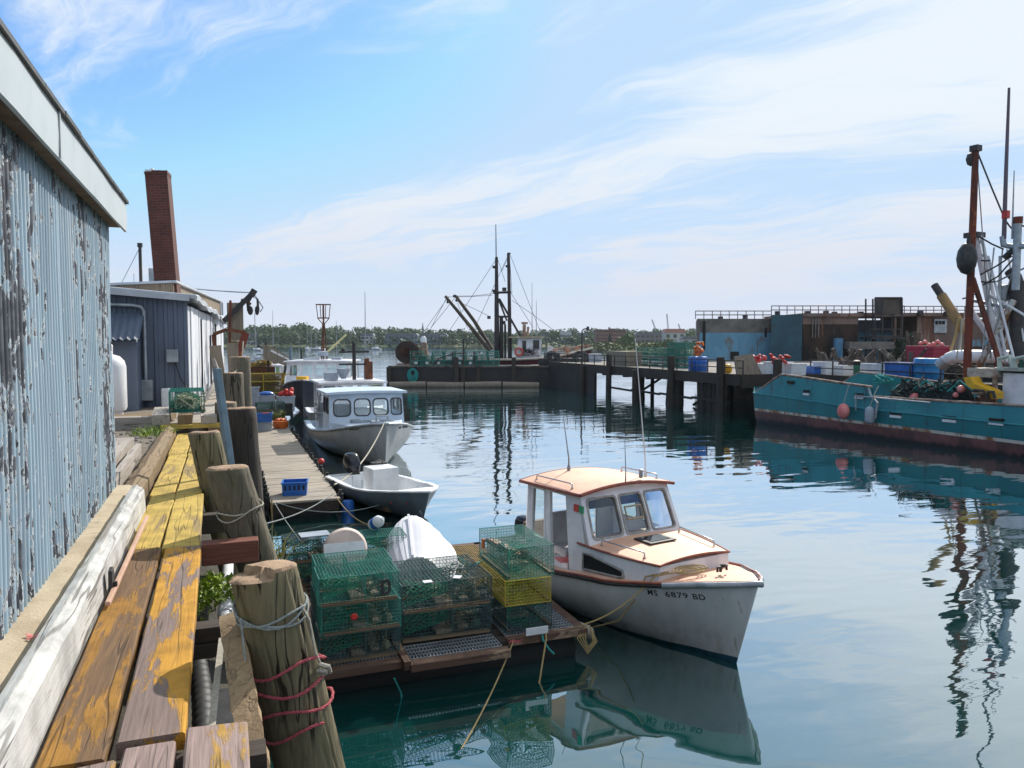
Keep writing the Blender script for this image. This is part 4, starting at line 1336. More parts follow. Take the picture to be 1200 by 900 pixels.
# low grey traps behind the left stack
t2 = make_trap("grey trap behind the left stack, with a pale lid board on top", wire="wire_d", H=0.36)
t2.location = (1.35, 12.9, FZ + 0.02)
dup(t2, "grey trap on top of another behind the left stack, at the float edge", (1.33, 12.92, FZ + 0.40), R(3))
dup(t2, "grey trap in the back corner of the float, left of the round pinkish float", (1.35, 13.6, FZ + 0.02), R(90))
dup(tp, "green trap in the shadow between left stack and white dinghy", (2.32, 12.75, FZ + 0.02), R(4))
dup(tp, "second green trap in the shadow, one above between left stack and dinghy", (2.30, 12.77, FZ + 0.40), R(-2))
tag(MB().box(-0.24, 0.24, -0.16, 0.16, 0, 0.025).build("lid_board", MT["greyplastic"], loc=(1.33, 12.92, FZ + 0.765), rotz=R(4), bevel=0.004), "pale blue board lying on the grey trap behind the left stack", "board")
bb = thing("foam_float", "round pinkish white polystyrene float standing behind the left stack", "float", (1.70, 12.0, FZ + 0.36))
b = MB().lathe([(0.0, -0.10), (0.30, -0.10), (0.34, -0.05), (0.34, 0.05), (0.30, 0.10), (0.0, 0.10)], 30)
b.shift(Matrix.Rotation(R(74), 4, "X"))
b.build("float_disc", M("pink_white_foam", (0.72, 0.58, 0.52), (0.62, 0.50, 0.45), 5, 0.8), bb, smooth=40, loc=(0, 0, 0.36))
tag(MB().box(-0.30, 0.30, -0.01, 0.01, 0, 0.20).build("white_sheet", MT["whiteplastic"], loc=(1.62, 11.45, FZ + 0.78), rot=(R(-25), 0, 0)), "white plastic sheet leaning on the left stack before the round float", "sheet")
jug = thing("plastic_jug", "white plastic jug with a blue label lying left of the white dinghy", "jug", (2.32, 13.1, FZ + 0.80), rot=(R(60), 0, R(30)))
MB().lathe([(0.09, 0), (0.10, 0.02), (0.10, 0.22), (0.06, 0.28), (0.03, 0.30), (0.03, 0.33)], 14).build("jug_body", MT["whiteplastic"], jug, smooth=50)
MB().lathe([(0.1015, 0.07), (0.1015, 0.16)], 14).build("blue_label", MT["blueplastic"], jug, smooth=50)

# white upturned dinghy
dg = thing("upturned_dinghy", "white upturned plastic dinghy with ribbed hull lying on the float behind the traps", "dinghy", (3.02, 12.85, FZ + 0.20), rot=(R(9), R(-9), R(-12)))
b = MB()
rings = []
for i in range(37):
    s = i / 36
    y = -1.15 + 2.3 * s
    wd = 0.68 * (0.74 + 0.26 * math.sin(math.pi * min(1, s * 1.2))) * (1 - 0.93 * max(0, (s - 0.5) / 0.5) ** 4.5)
    hg = 0.57 * (1 - 0.42 * max(0, (s - 0.45) / 0.55) ** 3)
    ring = []
    K = 96
    for k in range(K + 1):
        a = -1 + 2 * k / K
        z = hg * (1 - abs(a) ** 2.6)
        lap = 0.016 * ((abs(a) * 6) % 1.0)
        keel = 0.03 * max(0, 1 - abs(a) / 0.04)
        ring.append((a * wd * (0.86 + 0.14 * abs(a)) + math.copysign(lap * min(1, wd * 3), a) * 1.2, y, z + keel + lap * 0.7))
    rings.append(ring)
b.loft(rings)
b.f.append(tuple(range(97)))
b.m.append(0)
b.build("hull_shell", MT["dinghy"], dg, smooth=28)
b = MB()
for sx in (0, 96):
    b.tube([Vector(r_[sx]) for r_ in rings], 0.03, 8)
b.build("gunwale", MT["dinghy"], dg, smooth=50)
b = MB().box(-0.02, 0.02, -1.12, 0.6, 0.55, 0.61)
b.build("keel_strip", MT["dinghy"], dg)

fn = thing("boat_fender", "worn grey cylindrical fender wedged between float and white boat", "fender", (4.62, 9.72, 0.30), rot=(R(90), R(0), R(20)))
MB().lathe([(0.02, -0.3), (0.075, -0.27), (0.095, -0.2), (0.095, 0.2), (0.075, 0.27), (0.02, 0.3)], 16).build("fender_body", M("dirty_white_vinyl", (0.45, 0.42, 0.36), (0.3, 0.28, 0.24), 5, 0.6), fn, smooth=60)


def rope(label, pts, mat, r=0.009, name="mooring_rope"):
    o_ = Vector(pts[0])
    b = MB().laid([Vector(p) - o_ for p in pts], r * 1.1) if Vector(pts[0]).length < 16 else MB().tube([Vector(p) - o_ for p in pts], r, 6)
    return tag(b.build(name, MT[mat], loc=o_, smooth=60), label, "rope")


rope("pale rope running from the float edge beside the label plate straight down into the water", [(3.98, 9.36, FZ + 0.08), (3.97, 9.30, FZ), at(632, 800, 0.0), at(638, 900, -0.5)], "rope_y", 0.011)
rope("frayed teal rope tied at the float edge above the straight pale rope", [(3.95, 9.42, FZ + 0.10), (3.92, 9.30, FZ - 0.02), (3.99, 9.25, FZ - 0.14), (4.05, 9.22, FZ - 0.2)], "rope_t", 0.012)
rope("slack rope slanting from the float's near edge into the dark water", sag((3.52, 9.34, FZ + 0.02), at(528, 898, -0.02), 0.10), "rope_y", 0.009)
b = MB()
for i in range(9):
    a = i * 0.7
    b.tube([(0, 0, 0), (0.05 * math.cos(a), 0.02 * math.sin(a), -0.02), (0.1 * math.cos(a) + 0.03, -0.03, -0.05 * abs(math.sin(a)))], 0.006, 5)
tag(b.build("rope_tangle", MT["rope_p"], loc=(3.50, 9.32, FZ + 0.03)), "tangle of pink rope on the near edge of the float", "rope")
rope("green rope lying across the wire panel behind the dinghy", [(3.55, 13.9, FZ + 0.06), (3.8, 13.4, FZ + 0.06), (4.0, 12.6, FZ + 0.07), (4.3, 12.9, FZ + 0.06), (4.4, 13.4, FZ + 0.06)], "rope_t", 0.014)
rope("pale blue line hanging in the water beside the float's near edge", [at_y(462, 795, 9.0), at(470, 812, 0.05), at(473, 838, -0.2)], "rope_t", 0.010)
tg_ = MB()
for i in range(26):
    a = i * 0.9
    q = Vector((0.11 * math.cos(a), 0.16 * math.sin(a * 1.3), 0.03 + 0.02 * math.sin(a * 2.1)))
    tg_.v += []
    if i:
        tg_.bar(prevq, q, 0.012)
    prevq = q
tag(tg_.build("rope_coil", MT["rope_g"], loc=(2.95, 10.2, FZ + 0.81)), "loose coil of grey line on top of the middle trap stack", "rope")
for i, (x, y, lab) in enumerate(((2.44, 9.70, "small white plate on top of the middle trap stack, left one"), (2.86, 9.75, "small white plate on top of the middle trap stack, right one beside the coil"))):
    tag(MB().box(-0.06, 0.06, -0.05, 0.05, 0, 0.012).build("tag_plate", MT["whiteplastic"], loc=(x, y, FZ + 0.815), rotz=i, bevel=0.003), lab, "plate")

# ================================================================== LONG DOCK FLOAT
dk = thing("floating_dock", "long narrow floating dock with grey deck boards running along the wharf", "dock", (1.75, 19.3, 0.0))
DX0, DX1, DY0, DY1, DZ = 0.98, 2.62, 19.3, 66.0, 0.45
b = MB()
n = int((DY1 - DY0) / 0.2)
for i in range(n):
    y = DY0 + i * 0.2
    b.box(DX0 - 1.75 + rnd.uniform(-0.02, 0.02), DX1 - 1.75 + rnd.uniform(-0.02, 0.02), y - 19.3, y + 0.19 - 19.3, DZ - 0.05, DZ + rnd.uniform(-0.004, 0.004))
b.build("deck_boards", MT["deckwood"], dk)
b = MB()
b.box(DX0 - 1.75 + 0.02, DX0 - 1.75 + 0.12, 0.02, DY1 - 19.3, DZ - 0.32, DZ - 0.055)
b.box(DX1 - 1.75 - 0.12, DX1 - 1.75 - 0.02, 0.02, DY1 - 19.3, DZ - 0.32, DZ - 0.055)
b.box(DX0 - 1.75 + 0.12, DX1 - 1.75 - 0.12, 0.02, 0.12, DZ - 0.3, DZ - 0.055)
b.build("side_beam", MT["darktimber"], dk)
b = MB()
for i in range(9):
    b.box(-0.7, 0.7, 0.3 + i * 5.2, 4.2 + i * 5.2, -0.3, DZ - 0.06)
b.build("float_block", MT["black"], dk)
stub = None
for k, (x, ys_) in enumerate(((DX1 + 0.05, [19.7 + 1.35 * i for i in range(12)]), (DX0 - 0.05, [19.9 + 1.15 * i for i in range(15)]))):
    for i, y in enumerate(ys_):
        lab = "short black bumper block in the row along the %s edge of the dock" % ("boat side", "wharf side")[k]
        loc = (x + rnd.uniform(-0.02, 0.02), y, DZ - 0.20)
        if stub is None:
            stub = thing("dock_bumper", lab, "bumper", loc, 0, "bumper blocks along the boat side of the dock")
            MB().box(-0.07, 0.07, -0.09, 0.09, 0, 0.24).box(-0.045, 0.045, -0.05, 0.05, 0.24, 0.34).build("bumper_block", MT["black"], stub, bevel=0.015)
        else:
            dup(stub, lab, loc, rnd.uniform(-0.3, 0.3), "bumper blocks along the %s of the dock" % ("boat side", "wharf side")[k])


def crate(name, label, loc, w_, d, h, mat, rotz=0, group=None, cat="crate", slots=True, taper=0.06):
    t = thing(name, label, cat, loc, rotz, group)
    b = MB()
    th = 0.018

    def ring(f, off):
        k = 1 - taper + taper * f
        x, y = (w_ / 2 - off) * k, (d / 2 - off) * k
        return [(-x, -y, h * f), (x, -y, h * f), (x, y, h * f), (-x, y, h * f)]
    b.loft([ring(0, 0), ring(0.25, 0), ring(0.3, -0.006), ring(0.35, 0), ring(0.88, 0), ring(0.9, -0.02), ring(1, -0.02), [(x, y, h) for x, y, z in ring(1, th)], [(x, y, 0.02) for x, y, z in ring(0, th)]], closed=True, caps=(True, True))
    b.build("crate_body", mat, t, bevel=0.006)
    if slots:
        b = MB()
        for i in range(5):
            x = -w_ / 2 * 0.72 + w_ * 0.72 * i / 4
            b.box(x - 0.022, x + 0.022, -d / 2 - 0.004, -d / 2 + 0.03, h * 0.42, h * 0.78)
        b.build("slot", MT["dark"], t)
    return t


crate("plastic_crate", "open blue plastic crate standing on the near end of the floating dock", (1.62, 20.2, DZ + 0.005), 0.62, 0.55, 0.34, MT["blueplastic"], R(-8))
crate("plastic_tote", "grey plastic tote under the blue one on the dock", (1.45, 34.9, DZ + 0.005), 0.86, 0.6, 0.38, MT["greyplastic"], R(-4), slots=False)
crate("plastic_tote", "blue plastic tote stacked on the grey one on the dock", (1.45, 34.9, DZ + 0.39), 0.88, 0.6, 0.36, MT["blueplastic"], R(-3), slots=False)
tag(MB().box(-0.14, 0.14, -0.06, 0.06, 0, 0.03).build("red_lid", MT["red"], loc=(1.6, 34.8, DZ + 0.755)), "flat red lid lying on the blue tote", "board")  # a red tote lid, not a loose board
for i, (x, y, z, lab) in enumerate(((1.25, 44.0, 0, "bottom left grey tote of the tall tote stack on the dock"), (1.25, 44.0, 0.46, "middle left grey tote of the tall tote stack on the dock"), (1.3, 44.0, 0.92, "top left grey tote of the tall tote stack on the dock"),
                                 (2.15, 44.3, 0, "bottom right grey tote of the tall tote stack on the dock"), (2.12, 44.3, 0.46, "upper right grey tote of the tall tote stack, under the blue lid"), (1.5, 42.3, 0, "single grey tote in front of the tall tote stack"))):
    crate("plastic_tote", lab, (x, y, DZ + z), 0.84, 0.65, 0.45, MT["greyplastic"], R(rnd.uniform(-9, 9)), "grey totes on the dock", slots=False)
tag(MB().ball((0, 0, 0), (0.4, 0.3, 0.14), 12).build("blue_lid", MT["blueplastic"], loc=(2.1, 44.2, DZ + 0.98), smooth=60), "domed blue lid on the right of the tall tote stack", "lid")  # a domed blue tote lid, shaped as a flattened ball
ob = thing("orange_tub", "bright orange tub on the dock to the right of the blue tote", "tub", (2.28, 35.6, DZ))
MB().lathe([(0.26, 0), (0.32, 0.06), (0.34, 0.30), (0.37, 0.32), (0.33, 0.34), (0.30, 0.1), (0.0, 0.06)], 18).build("tub_body", MT["orange"], ob, smooth=45)
for i in range(4):
    a = i * 1.7
    MB().ball((0.14 * math.cos(a), 0.14 * math.sin(a), 0.34), 0.12, 10).build("float_ball", MT["orange"], ob, smooth=60)
b = MB()
pv = Vector((0, 0, 0.1))
for i in range(240):
    q = Vector((rnd.uniform(-0.42, 0.42), rnd.uniform(-0.3, 0.3), 0.02 + 0.55 * rnd.random() * (1 - abs(pv.x))))
    b.bar(pv, q, 0.03)
    pv = q
tag(b.build("net_heap", [M("olive_net", (0.16, 0.18, 0.05), (0.09, 0.11, 0.04), 5, 0.9)], loc=(2.25, 37.3, DZ + 0.1)), "heap of olive green rope behind the orange tub", "rope heap")
gt = make_trap("flat grey trap lying across the dock behind the orange tub", L=1.3, W=0.6, H=0.42, wire="wire_d", group="traps on the floating dock", s=0.09, r=0.012)
gt.location = (2.0, 39.6, DZ + 0.01)
dup(gt, "flat grey trap stacked above the one across the dock", (2.05, 39.7, DZ + 0.45), R(4))
bt = crate("plastic_tote", "dark charcoal tote at the boat side of the dock under red floats", (2.9, 41.5, DZ), 0.75, 0.6, 0.62, MT["black"], R(-5), slots=False)
crate("plastic_tote", "pale grey tote behind the charcoal one, holding red floats", (3.1, 44.0, DZ), 0.9, 0.7, 0.85, MT["greyplastic"], R(6), slots=False)
rb_ = None
for i in range(7):
    loc = (3.1 + rnd.uniform(-0.34, 0.34), 44 + rnd.uniform(-0.2, 0.2), DZ + 0.92 + rnd.uniform(0, 0.22))
    if rb_ is None:
        rb_ = MB().lathe([(0.02, -0.2), (0.10, -0.14), (0.13, 0), (0.10, 0.14), (0.02, 0.2)], 12).build("pot_buoy", MT["red"], loc=loc, smooth=60, rot=(1.2, 0.3, 0))
        tag(rb_, "red pot buoy heaped in the pale grey tote on the dock", "buoy", "red buoys heaped on the dock")
    else:
        c = rb_.copy()
        COL.objects.link(c)
        c.location = loc
        c.rotation_euler = (rnd.uniform(0, 3), rnd.uniform(0, 3), 0)
tt = make_trap("tan wire trap in the big stack on the dock", L=1.22, W=0.6, H=0.41, wire="wire_t", group="tan traps stacked on the dock", s=0.08, r=0.013, net="net_y")
k = 0
for ix in range(2):
    for iy in range(2):
        for iz in range(4):
            loc = (1.72 + ix * 1.26, 53.4 + iy * 0.64, DZ + 0.01 + iz * 0.42)
            lab = "tan wire trap in the tall yellowish stack at the far end of the dock"
            if k == 0:
                tt.location = loc
                tag(tt, lab)
            else:
                dup(tt, lab, loc, R(rnd.uniform(-2, 2)))
            k += 1
yf = MB()
for z in (0.45, 1.2, 1.74):
    yf.bar((-1.3, 0, z), (1.3, 0, z), 0.06)
for x in (-1.3, 0.0, 1.3):
    yf.bar((x, 0, 0), (x, 0, 1.76), 0.06)
tag(yf.build("yellow_rack", MT["wire_y"], loc=(2.35, 52.95, DZ)), "thin yellow rack frame standing in front of the tan trap stack", "rack")
bn = thing("bait_bin", "long brown bin heaped with yellow rope behind the tan trap stack", "bin", (2.1, 57.0, DZ))
MB().prism([(-1.15, 0), (1.15, 0), (1.2, 2.05), (-1.2, 2.05)], 1.2, (0, 0.6, 0), (1, 0, 0), (0, 0, 1)).build("bin_body", MT["rust"], bn)
b = MB()
pv = Vector((0, 0, 2.1))
for i in range(260):
    x = rnd.uniform(-1.1, 1.1)
    q = Vector((x, rnd.uniform(-0.5, 0.5), 2.0 + (0.45 + 0.12 * math.sin(x * 4)) * rnd.random()))
    if (q - pv).length < 0.9:
        b.bar(pv, q, 0.05)
    pv = q
b.build("rope_heap", M("yellow_rope_heap", (0.42, 0.30, 0.08), (0.22, 0.17, 0.08), 3, 0.9), bn)
gw = thing("gangway_ramp", "grey brown gangway ramp with pale slots tilted up at the end of the dock", "ramp", (3.2, 55.2, DZ))
o4 = Vector(gw.location)
c_ = [at_y(x, y, 55.2) - o4 for x, y in ((309, 405), (316, 405), (347, 423), (346, 432), (309, 421))]
b = MB()
b.add(c_ + [p + Vector((0, 0.9, 0)) for p in c_], [(0, 1, 2, 3, 4), (9, 8, 7, 6, 5)] + [(i, (i + 1) % 5, 5 + (i + 1) % 5, 5 + i) for i in range(5)])
b.build("ramp_body", MT["greytimber_z"], gw)
b = MB()
for x, y in ((321, 412.5), (329, 416.5), (337, 420.5)):
    p = at_y(x, y, 55.16) - o4
    b.bar(p - Vector((0.2, 0, -0.11)), p + Vector((0.2, 0, -0.11)), 0.04, 0.13)
b.build("slot", MT["whiteplastic"], gw)
MB().bar((c_[4] + c_[3]) * 0.3 + c_[3] * 0.4, Vector(((c_[4] + c_[3]).x * 0.5, 0.4, 0.0)), 0.12).bar(Vector((c_[4].x + 0.3, 0.4, c_[4].z)), Vector((c_[4].x + 0.3, 0.4, 0.0)), 0.12).build("support_leg", MT["darktimber"], gw)
q = at_y(341, 440, 52)
tag(MB().tube([(0, 0, -2.5), (0, 0, at_y(341, 407, 52).z - q.z)], 0.10, 10).build("mooring_post", MT["bluepole"], loc=q, smooth=50), "slim dark mooring post beside the gangway ramp", "post")
rope("rope crossing the dark water from the wharf pilings to the dock end", sag((0.3, 12.0, 1.6), (2.5, 19.5, DZ + 0.1), 0.12), "rope_g", 0.012)
rope("long slack rope from the dock end to the skiff's bow", sag((1.1, 19.3, DZ), (3.6, 18.9, 0.30), 0.22), "rope_g", 0.014)
rope("thin rope from the floating dock down to the trap float", sag((1.05, 19.3, DZ + 0.02), (1.5, 13.6, FZ + 0.1), 0.1), "rope_g", 0.011)
rope("pale rope hanging down the corner of the dock end", [(1.0, 19.25, DZ + 0.1), (0.98, 19.2, DZ - 0.1), (1.0, 19.2, -0.1)], "rope_y", 0.02)
rope("pale rope hanging at the boat side corner of the dock", sag((2.55, 19.28, DZ), (3.2, 17.9, 0.02), 0.15), "rope_y", 0.014)
bf = thing("blue_barrel", "blue plastic barrel tucked between dock end and skiff", "barrel", (2.86, 19.62, -0.25))
MB().lathe([(0.13, 0.1), (0.16, 0.15), (0.17, 0.3), (0.16, 0.50), (0.13, 0.55)], 18).build("barrel_body", MT["blueplastic"], bf, smooth=50)
rf_ = MB().ball((0, 0, 0), (0.10, 0.14, 0.10), 12).build("red_buoy", MT["red"], loc=(2.78, 24.6, DZ + 0.12), smooth=60)
tag(rf_, "red buoy lying on the boat side edge of the dock by the white boat", "buoy")

yt = dup(tp, "green trap full of pale rope on top of the lumber pile before the grey shed", (-0.62, 14.25, 3.20), R(92))
b = MB()
pv = Vector((0, 0, 0))
for i in range(130):
    q = Vector((rnd.uniform(-0.42, 0.3), rnd.uniform(-0.2, 0.2), 0.03 + 0.24 * rnd.random()))
    b.tube([pv, (pv + q) * 0.5 + Vector((0, 0, 0.02)), q], 0.010, 4, cap=False)
    pv = q
b.build("rope_fill", M("cream_rope", (0.52, 0.50, 0.36), (0.34, 0.36, 0.26), 6, 0.9), yt)
mk.build("letter_plate", MT["black"], tp, loc=(0.32, -0.285, 0.07))


# ================================================================== BOATS
def interp(tab, s):
    for (a, va), (b, vb) in zip(tab, tab[1:]):
        if s <= b:
            f = (s - a) / (b - a)
            f = f * f * (3 - 2 * f) * 0.35 + f * 0.65
            return va + (vb - va) * f
    return tab[-1][1]


class Hull:
    def __init__(s, L, beam, sheer, keel, exp, rake):
        s.L, s.beam, s.sheer, s.keel, s.exp, s.rake = L, beam, sheer, keel, exp, rake

    def pt(s, u, t):
        """half-breadth point: u along the boat 0..1, t from keel 0 to sheer 1"""
        zs, zk = interp(s.sheer, u), interp(s.keel, u)
        e = interp(s.exp, u)
        x = interp(s.beam, u) * (1 - (1 - t) ** e) if t < 1 else interp(s.beam, u)
        return Vector((x, u * (s.L - s.rake * (1 - t)), zk + (zs - zk) * t))

    def x_at(s, y, z):
        t = 0.9
        for _ in range(8):
            u = min(1, y / (s.L - s.rake * (1 - t)))
            zs, zk = interp(s.sheer, u), interp(s.keel, u)
            t = min(1, max(0, (z - zk) / (zs - zk)))
        return s.pt(u, t).x

    def shell(s, n=40, k=12, u0=0.0):
        rings = []
        for i in range(n + 1):
            u = u0 + (1 - u0) * (1 - (1 - i / n) ** 1.25)
            half = [s.pt(u, 1 - j / k) for j in range(k + 1)]
            rings.append(half + [Vector((-p.x, p.y, p.z)) for p in reversed(half[:-1])])
        b = MB()
        b.loft(rings, caps=(True, True))
        return b

    def edge(s, u0=0.0, u1=1.0, n=30, off=0.0, dz=0.0, side=1):
        out_ = []
        for i in range(n + 1):
            u = u0 + (u1 - u0) * i / n
            p = s.pt(u, 1)
            out_.append(Vector((side * max(0.0, p.x + off), p.y, p.z + dz)))
        return out_

    def deck(s, u0, u1, inset=0.02, dz=0.0, camber=0.05, n=16, m=8, th=0.03):
        b = MB()
        top = []
        for i in range(n + 1):
            u = u0 + (u1 - u0) * i / n
            p = s.pt(u, 1)
            x = max(0.01, p.x - inset)
            top.append([Vector((x * (1 - 2 * j / m), p.y, p.z + dz + camber * (x / max(0.3, interp(s.beam, u0))) * (1 - (1 - 2 * j / m) ** 2))) for j in range(m + 1)])
        b.loft(top)
        b.loft([[p - Vector((0, 0, th)) for p in r_] for r_ in top])
        return b

    def cap(s, u0, u1, w_, dz=0.0, th=0.03, off=0.0, n=20):
        """flat gunwale strip on both sides"""
        b = MB()
        for sd in (1, -1):
            rings = []
            for i in range(n + 1):
                u = u0 + (u1 - u0) * i / n
                p = s.pt(u, 1)
                xo, xi = p.x + off, max(0.0, p.x - w_)
                rings.append([(sd * xo, p.y, p.z + dz), (sd * xi, p.y, p.z + dz), (sd * xi, p.y, p.z + dz - th), (sd * xo, p.y, p.z + dz - th)])
            b.loft(rings, closed=True, caps=(True, True))
        return b

    def lining(s, u0, u1, w_, zf, n=14):
        """inner walls below the cap down to a floor"""
        b = MB()
        for sd in (1, -1):
            rings = []
            for i in range(n + 1):
                u = u0 + (u1 - u0) * i / n
                p = s.pt(u, 1)
                x = max(0.02, p.x - w_)
                rings.append([(sd * x, p.y, p.z - 0.01), (sd * min(x * 0.97, max(0.01, s.x_at(p.y, zf) - 0.05)), p.y, zf)])
            b.loft(rings)
        fl = []
        for i in range(n + 1):
            u = u0 + (u1 - u0) * i / n
            p = s.pt(u, 1)
            x = min(max(0.02, p.x - w_) * 0.975, max(0.01, s.x_at(p.y, zf) - 0.045))
            fl.append([(x, p.y, zf), (-x, p.y, zf)])
        b.loft(fl)
        for u in (u0, u1):
            p = s.pt(u, 1)
            x = max(0.02, p.x - w_)
            x2 = min(x * 0.97, max(0.01, s.x_at(p.y, zf) - 0.05))
            b.add([(x, p.y, p.z - 0.01), (-x, p.y, p.z - 0.01), (-x2, p.y, zf), (x2, p.y, zf)], [(0, 1, 2, 3)])
        return b


def BOOT(name, top, bottom, z0, slope=0.0, grime=(0.30, 0.26, 0.16), stripe=None, t2=None):
    """hull paint: topsides over a boot-top whose edge is a level line in the boat's own frame"""
    m, nt, bs = _start(name)
    co = NODE(nt, "ShaderNodeTexCoord").outputs["Object"]
    s3 = NODE(nt, "ShaderNodeSeparateXYZ", {0: co})
    zl = MATH(nt, "SUBTRACT", s3.outputs[2], MATH(nt, "MULTIPLY", s3.outputs[1], slope))
    n1 = NOISE(nt, MAP(nt, co, (1, 1, 0.3)), 2.2, 5, 0.6)
    tt_ = MIX(nt, RAMP(nt, n1, 0.35, 0.68), (*top, 1), (*(t2 or [x * 0.8 for x in top]), 1))
    gr = NOISE(nt, MAP(nt, co, (1.2, 1.2, 0.25), (4, 1, 2)), 3.0, 6, 0.65)
    gm = MATH(nt, "MULTIPLY", RAMP(nt, gr, 0.46, 0.72), RAMP(nt, zl, z0 + 0.75, z0 + 0.05, 0.10, 0.65))
    rs = NOISE(nt, MAP(nt, co, (1, 4.0, 0.22), (9, 3, 5)), 2.6, 5, 0.65)
    tt_ = MIX(nt, RAMP(nt, rs, 0.655, 0.72, 0, 0.55), tt_, (0.24, 0.15, 0.08, 1))
    sc0 = NOISE(nt, MAP(nt, co, (1, 0.35, 3.0), (2, 9, 4)), 5.0, 4, 0.7)
    tt_ = MIX(nt, RAMP(nt, sc0, 0.66, 0.70, 0, 0.5), tt_, (0.30, 0.30, 0.30, 1))
    tt_ = MIX(nt, gm, tt_, (*grime, 1))
    if stripe:
        tt_ = MIX(nt, MATH(nt, "MULTIPLY", RAMP(nt, zl, z0 + stripe[0], z0 + stripe[0] + 0.006), RAMP(nt, zl, z0 + stripe[1], z0 + stripe[1] - 0.006)), tt_, (*stripe[2], 1))
    bt_ = MIX(nt, RAMP(nt, NOISE(nt, co, 6, 5), 0.4, 0.65), (*bottom, 1), (*[x * 0.5 for x in bottom], 1))
    wob = MATH(nt, "ADD", zl, MATH(nt, "MULTIPLY", NOISE(nt, co, 3.0, 3), 0.02))
    col = MIX(nt, RAMP(nt, wob, z0 - 0.002, z0 + 0.012), bt_, tt_)
    nt.links.new(col, bs.inputs["Base Color"])
    bs.inputs["Roughness"].default_value = 0.42
    _bump(nt, bs, NOISE(nt, co, 2.5, 2), 0.06, 0.05)
    return m


def lettering(txt, size, mat, parent, fn, name="registration_mark", depth=0.0):
    """flat text turned to mesh; fn(a, b) puts glyph coordinates on the surface"""
    c = bpy.data.curves.new("lettering", "FONT")
    c.body = txt
    c.size = size
    c.resolution_u = 3
    c.space_character = 1.12
    c.offset = size * 0.014
    o = bpy.data.objects.new("lettering", c)
    COL.objects.link(o)
    dg_ = bpy.context.evaluated_depsgraph_get()
    me = bpy.data.meshes.new_from_object(o.evaluated_get(dg_))
    bpy.data.objects.remove(o)
    bpy.data.curves.remove(c)
    bm = bmesh.new()
    bm.from_mesh(me)
    bmesh.ops.triangulate(bm, faces=bm.faces)
    for v in bm.verts:
        v.co = fn(v.co.x, v.co.y)
    bm.to_mesh(me)
    bm.free()
    me.materials.clear()
    me.materials.append(mat)
    q = bpy.data.objects.new(name, me)
    COL.objects.link(q)
    q.parent = parent
    return q


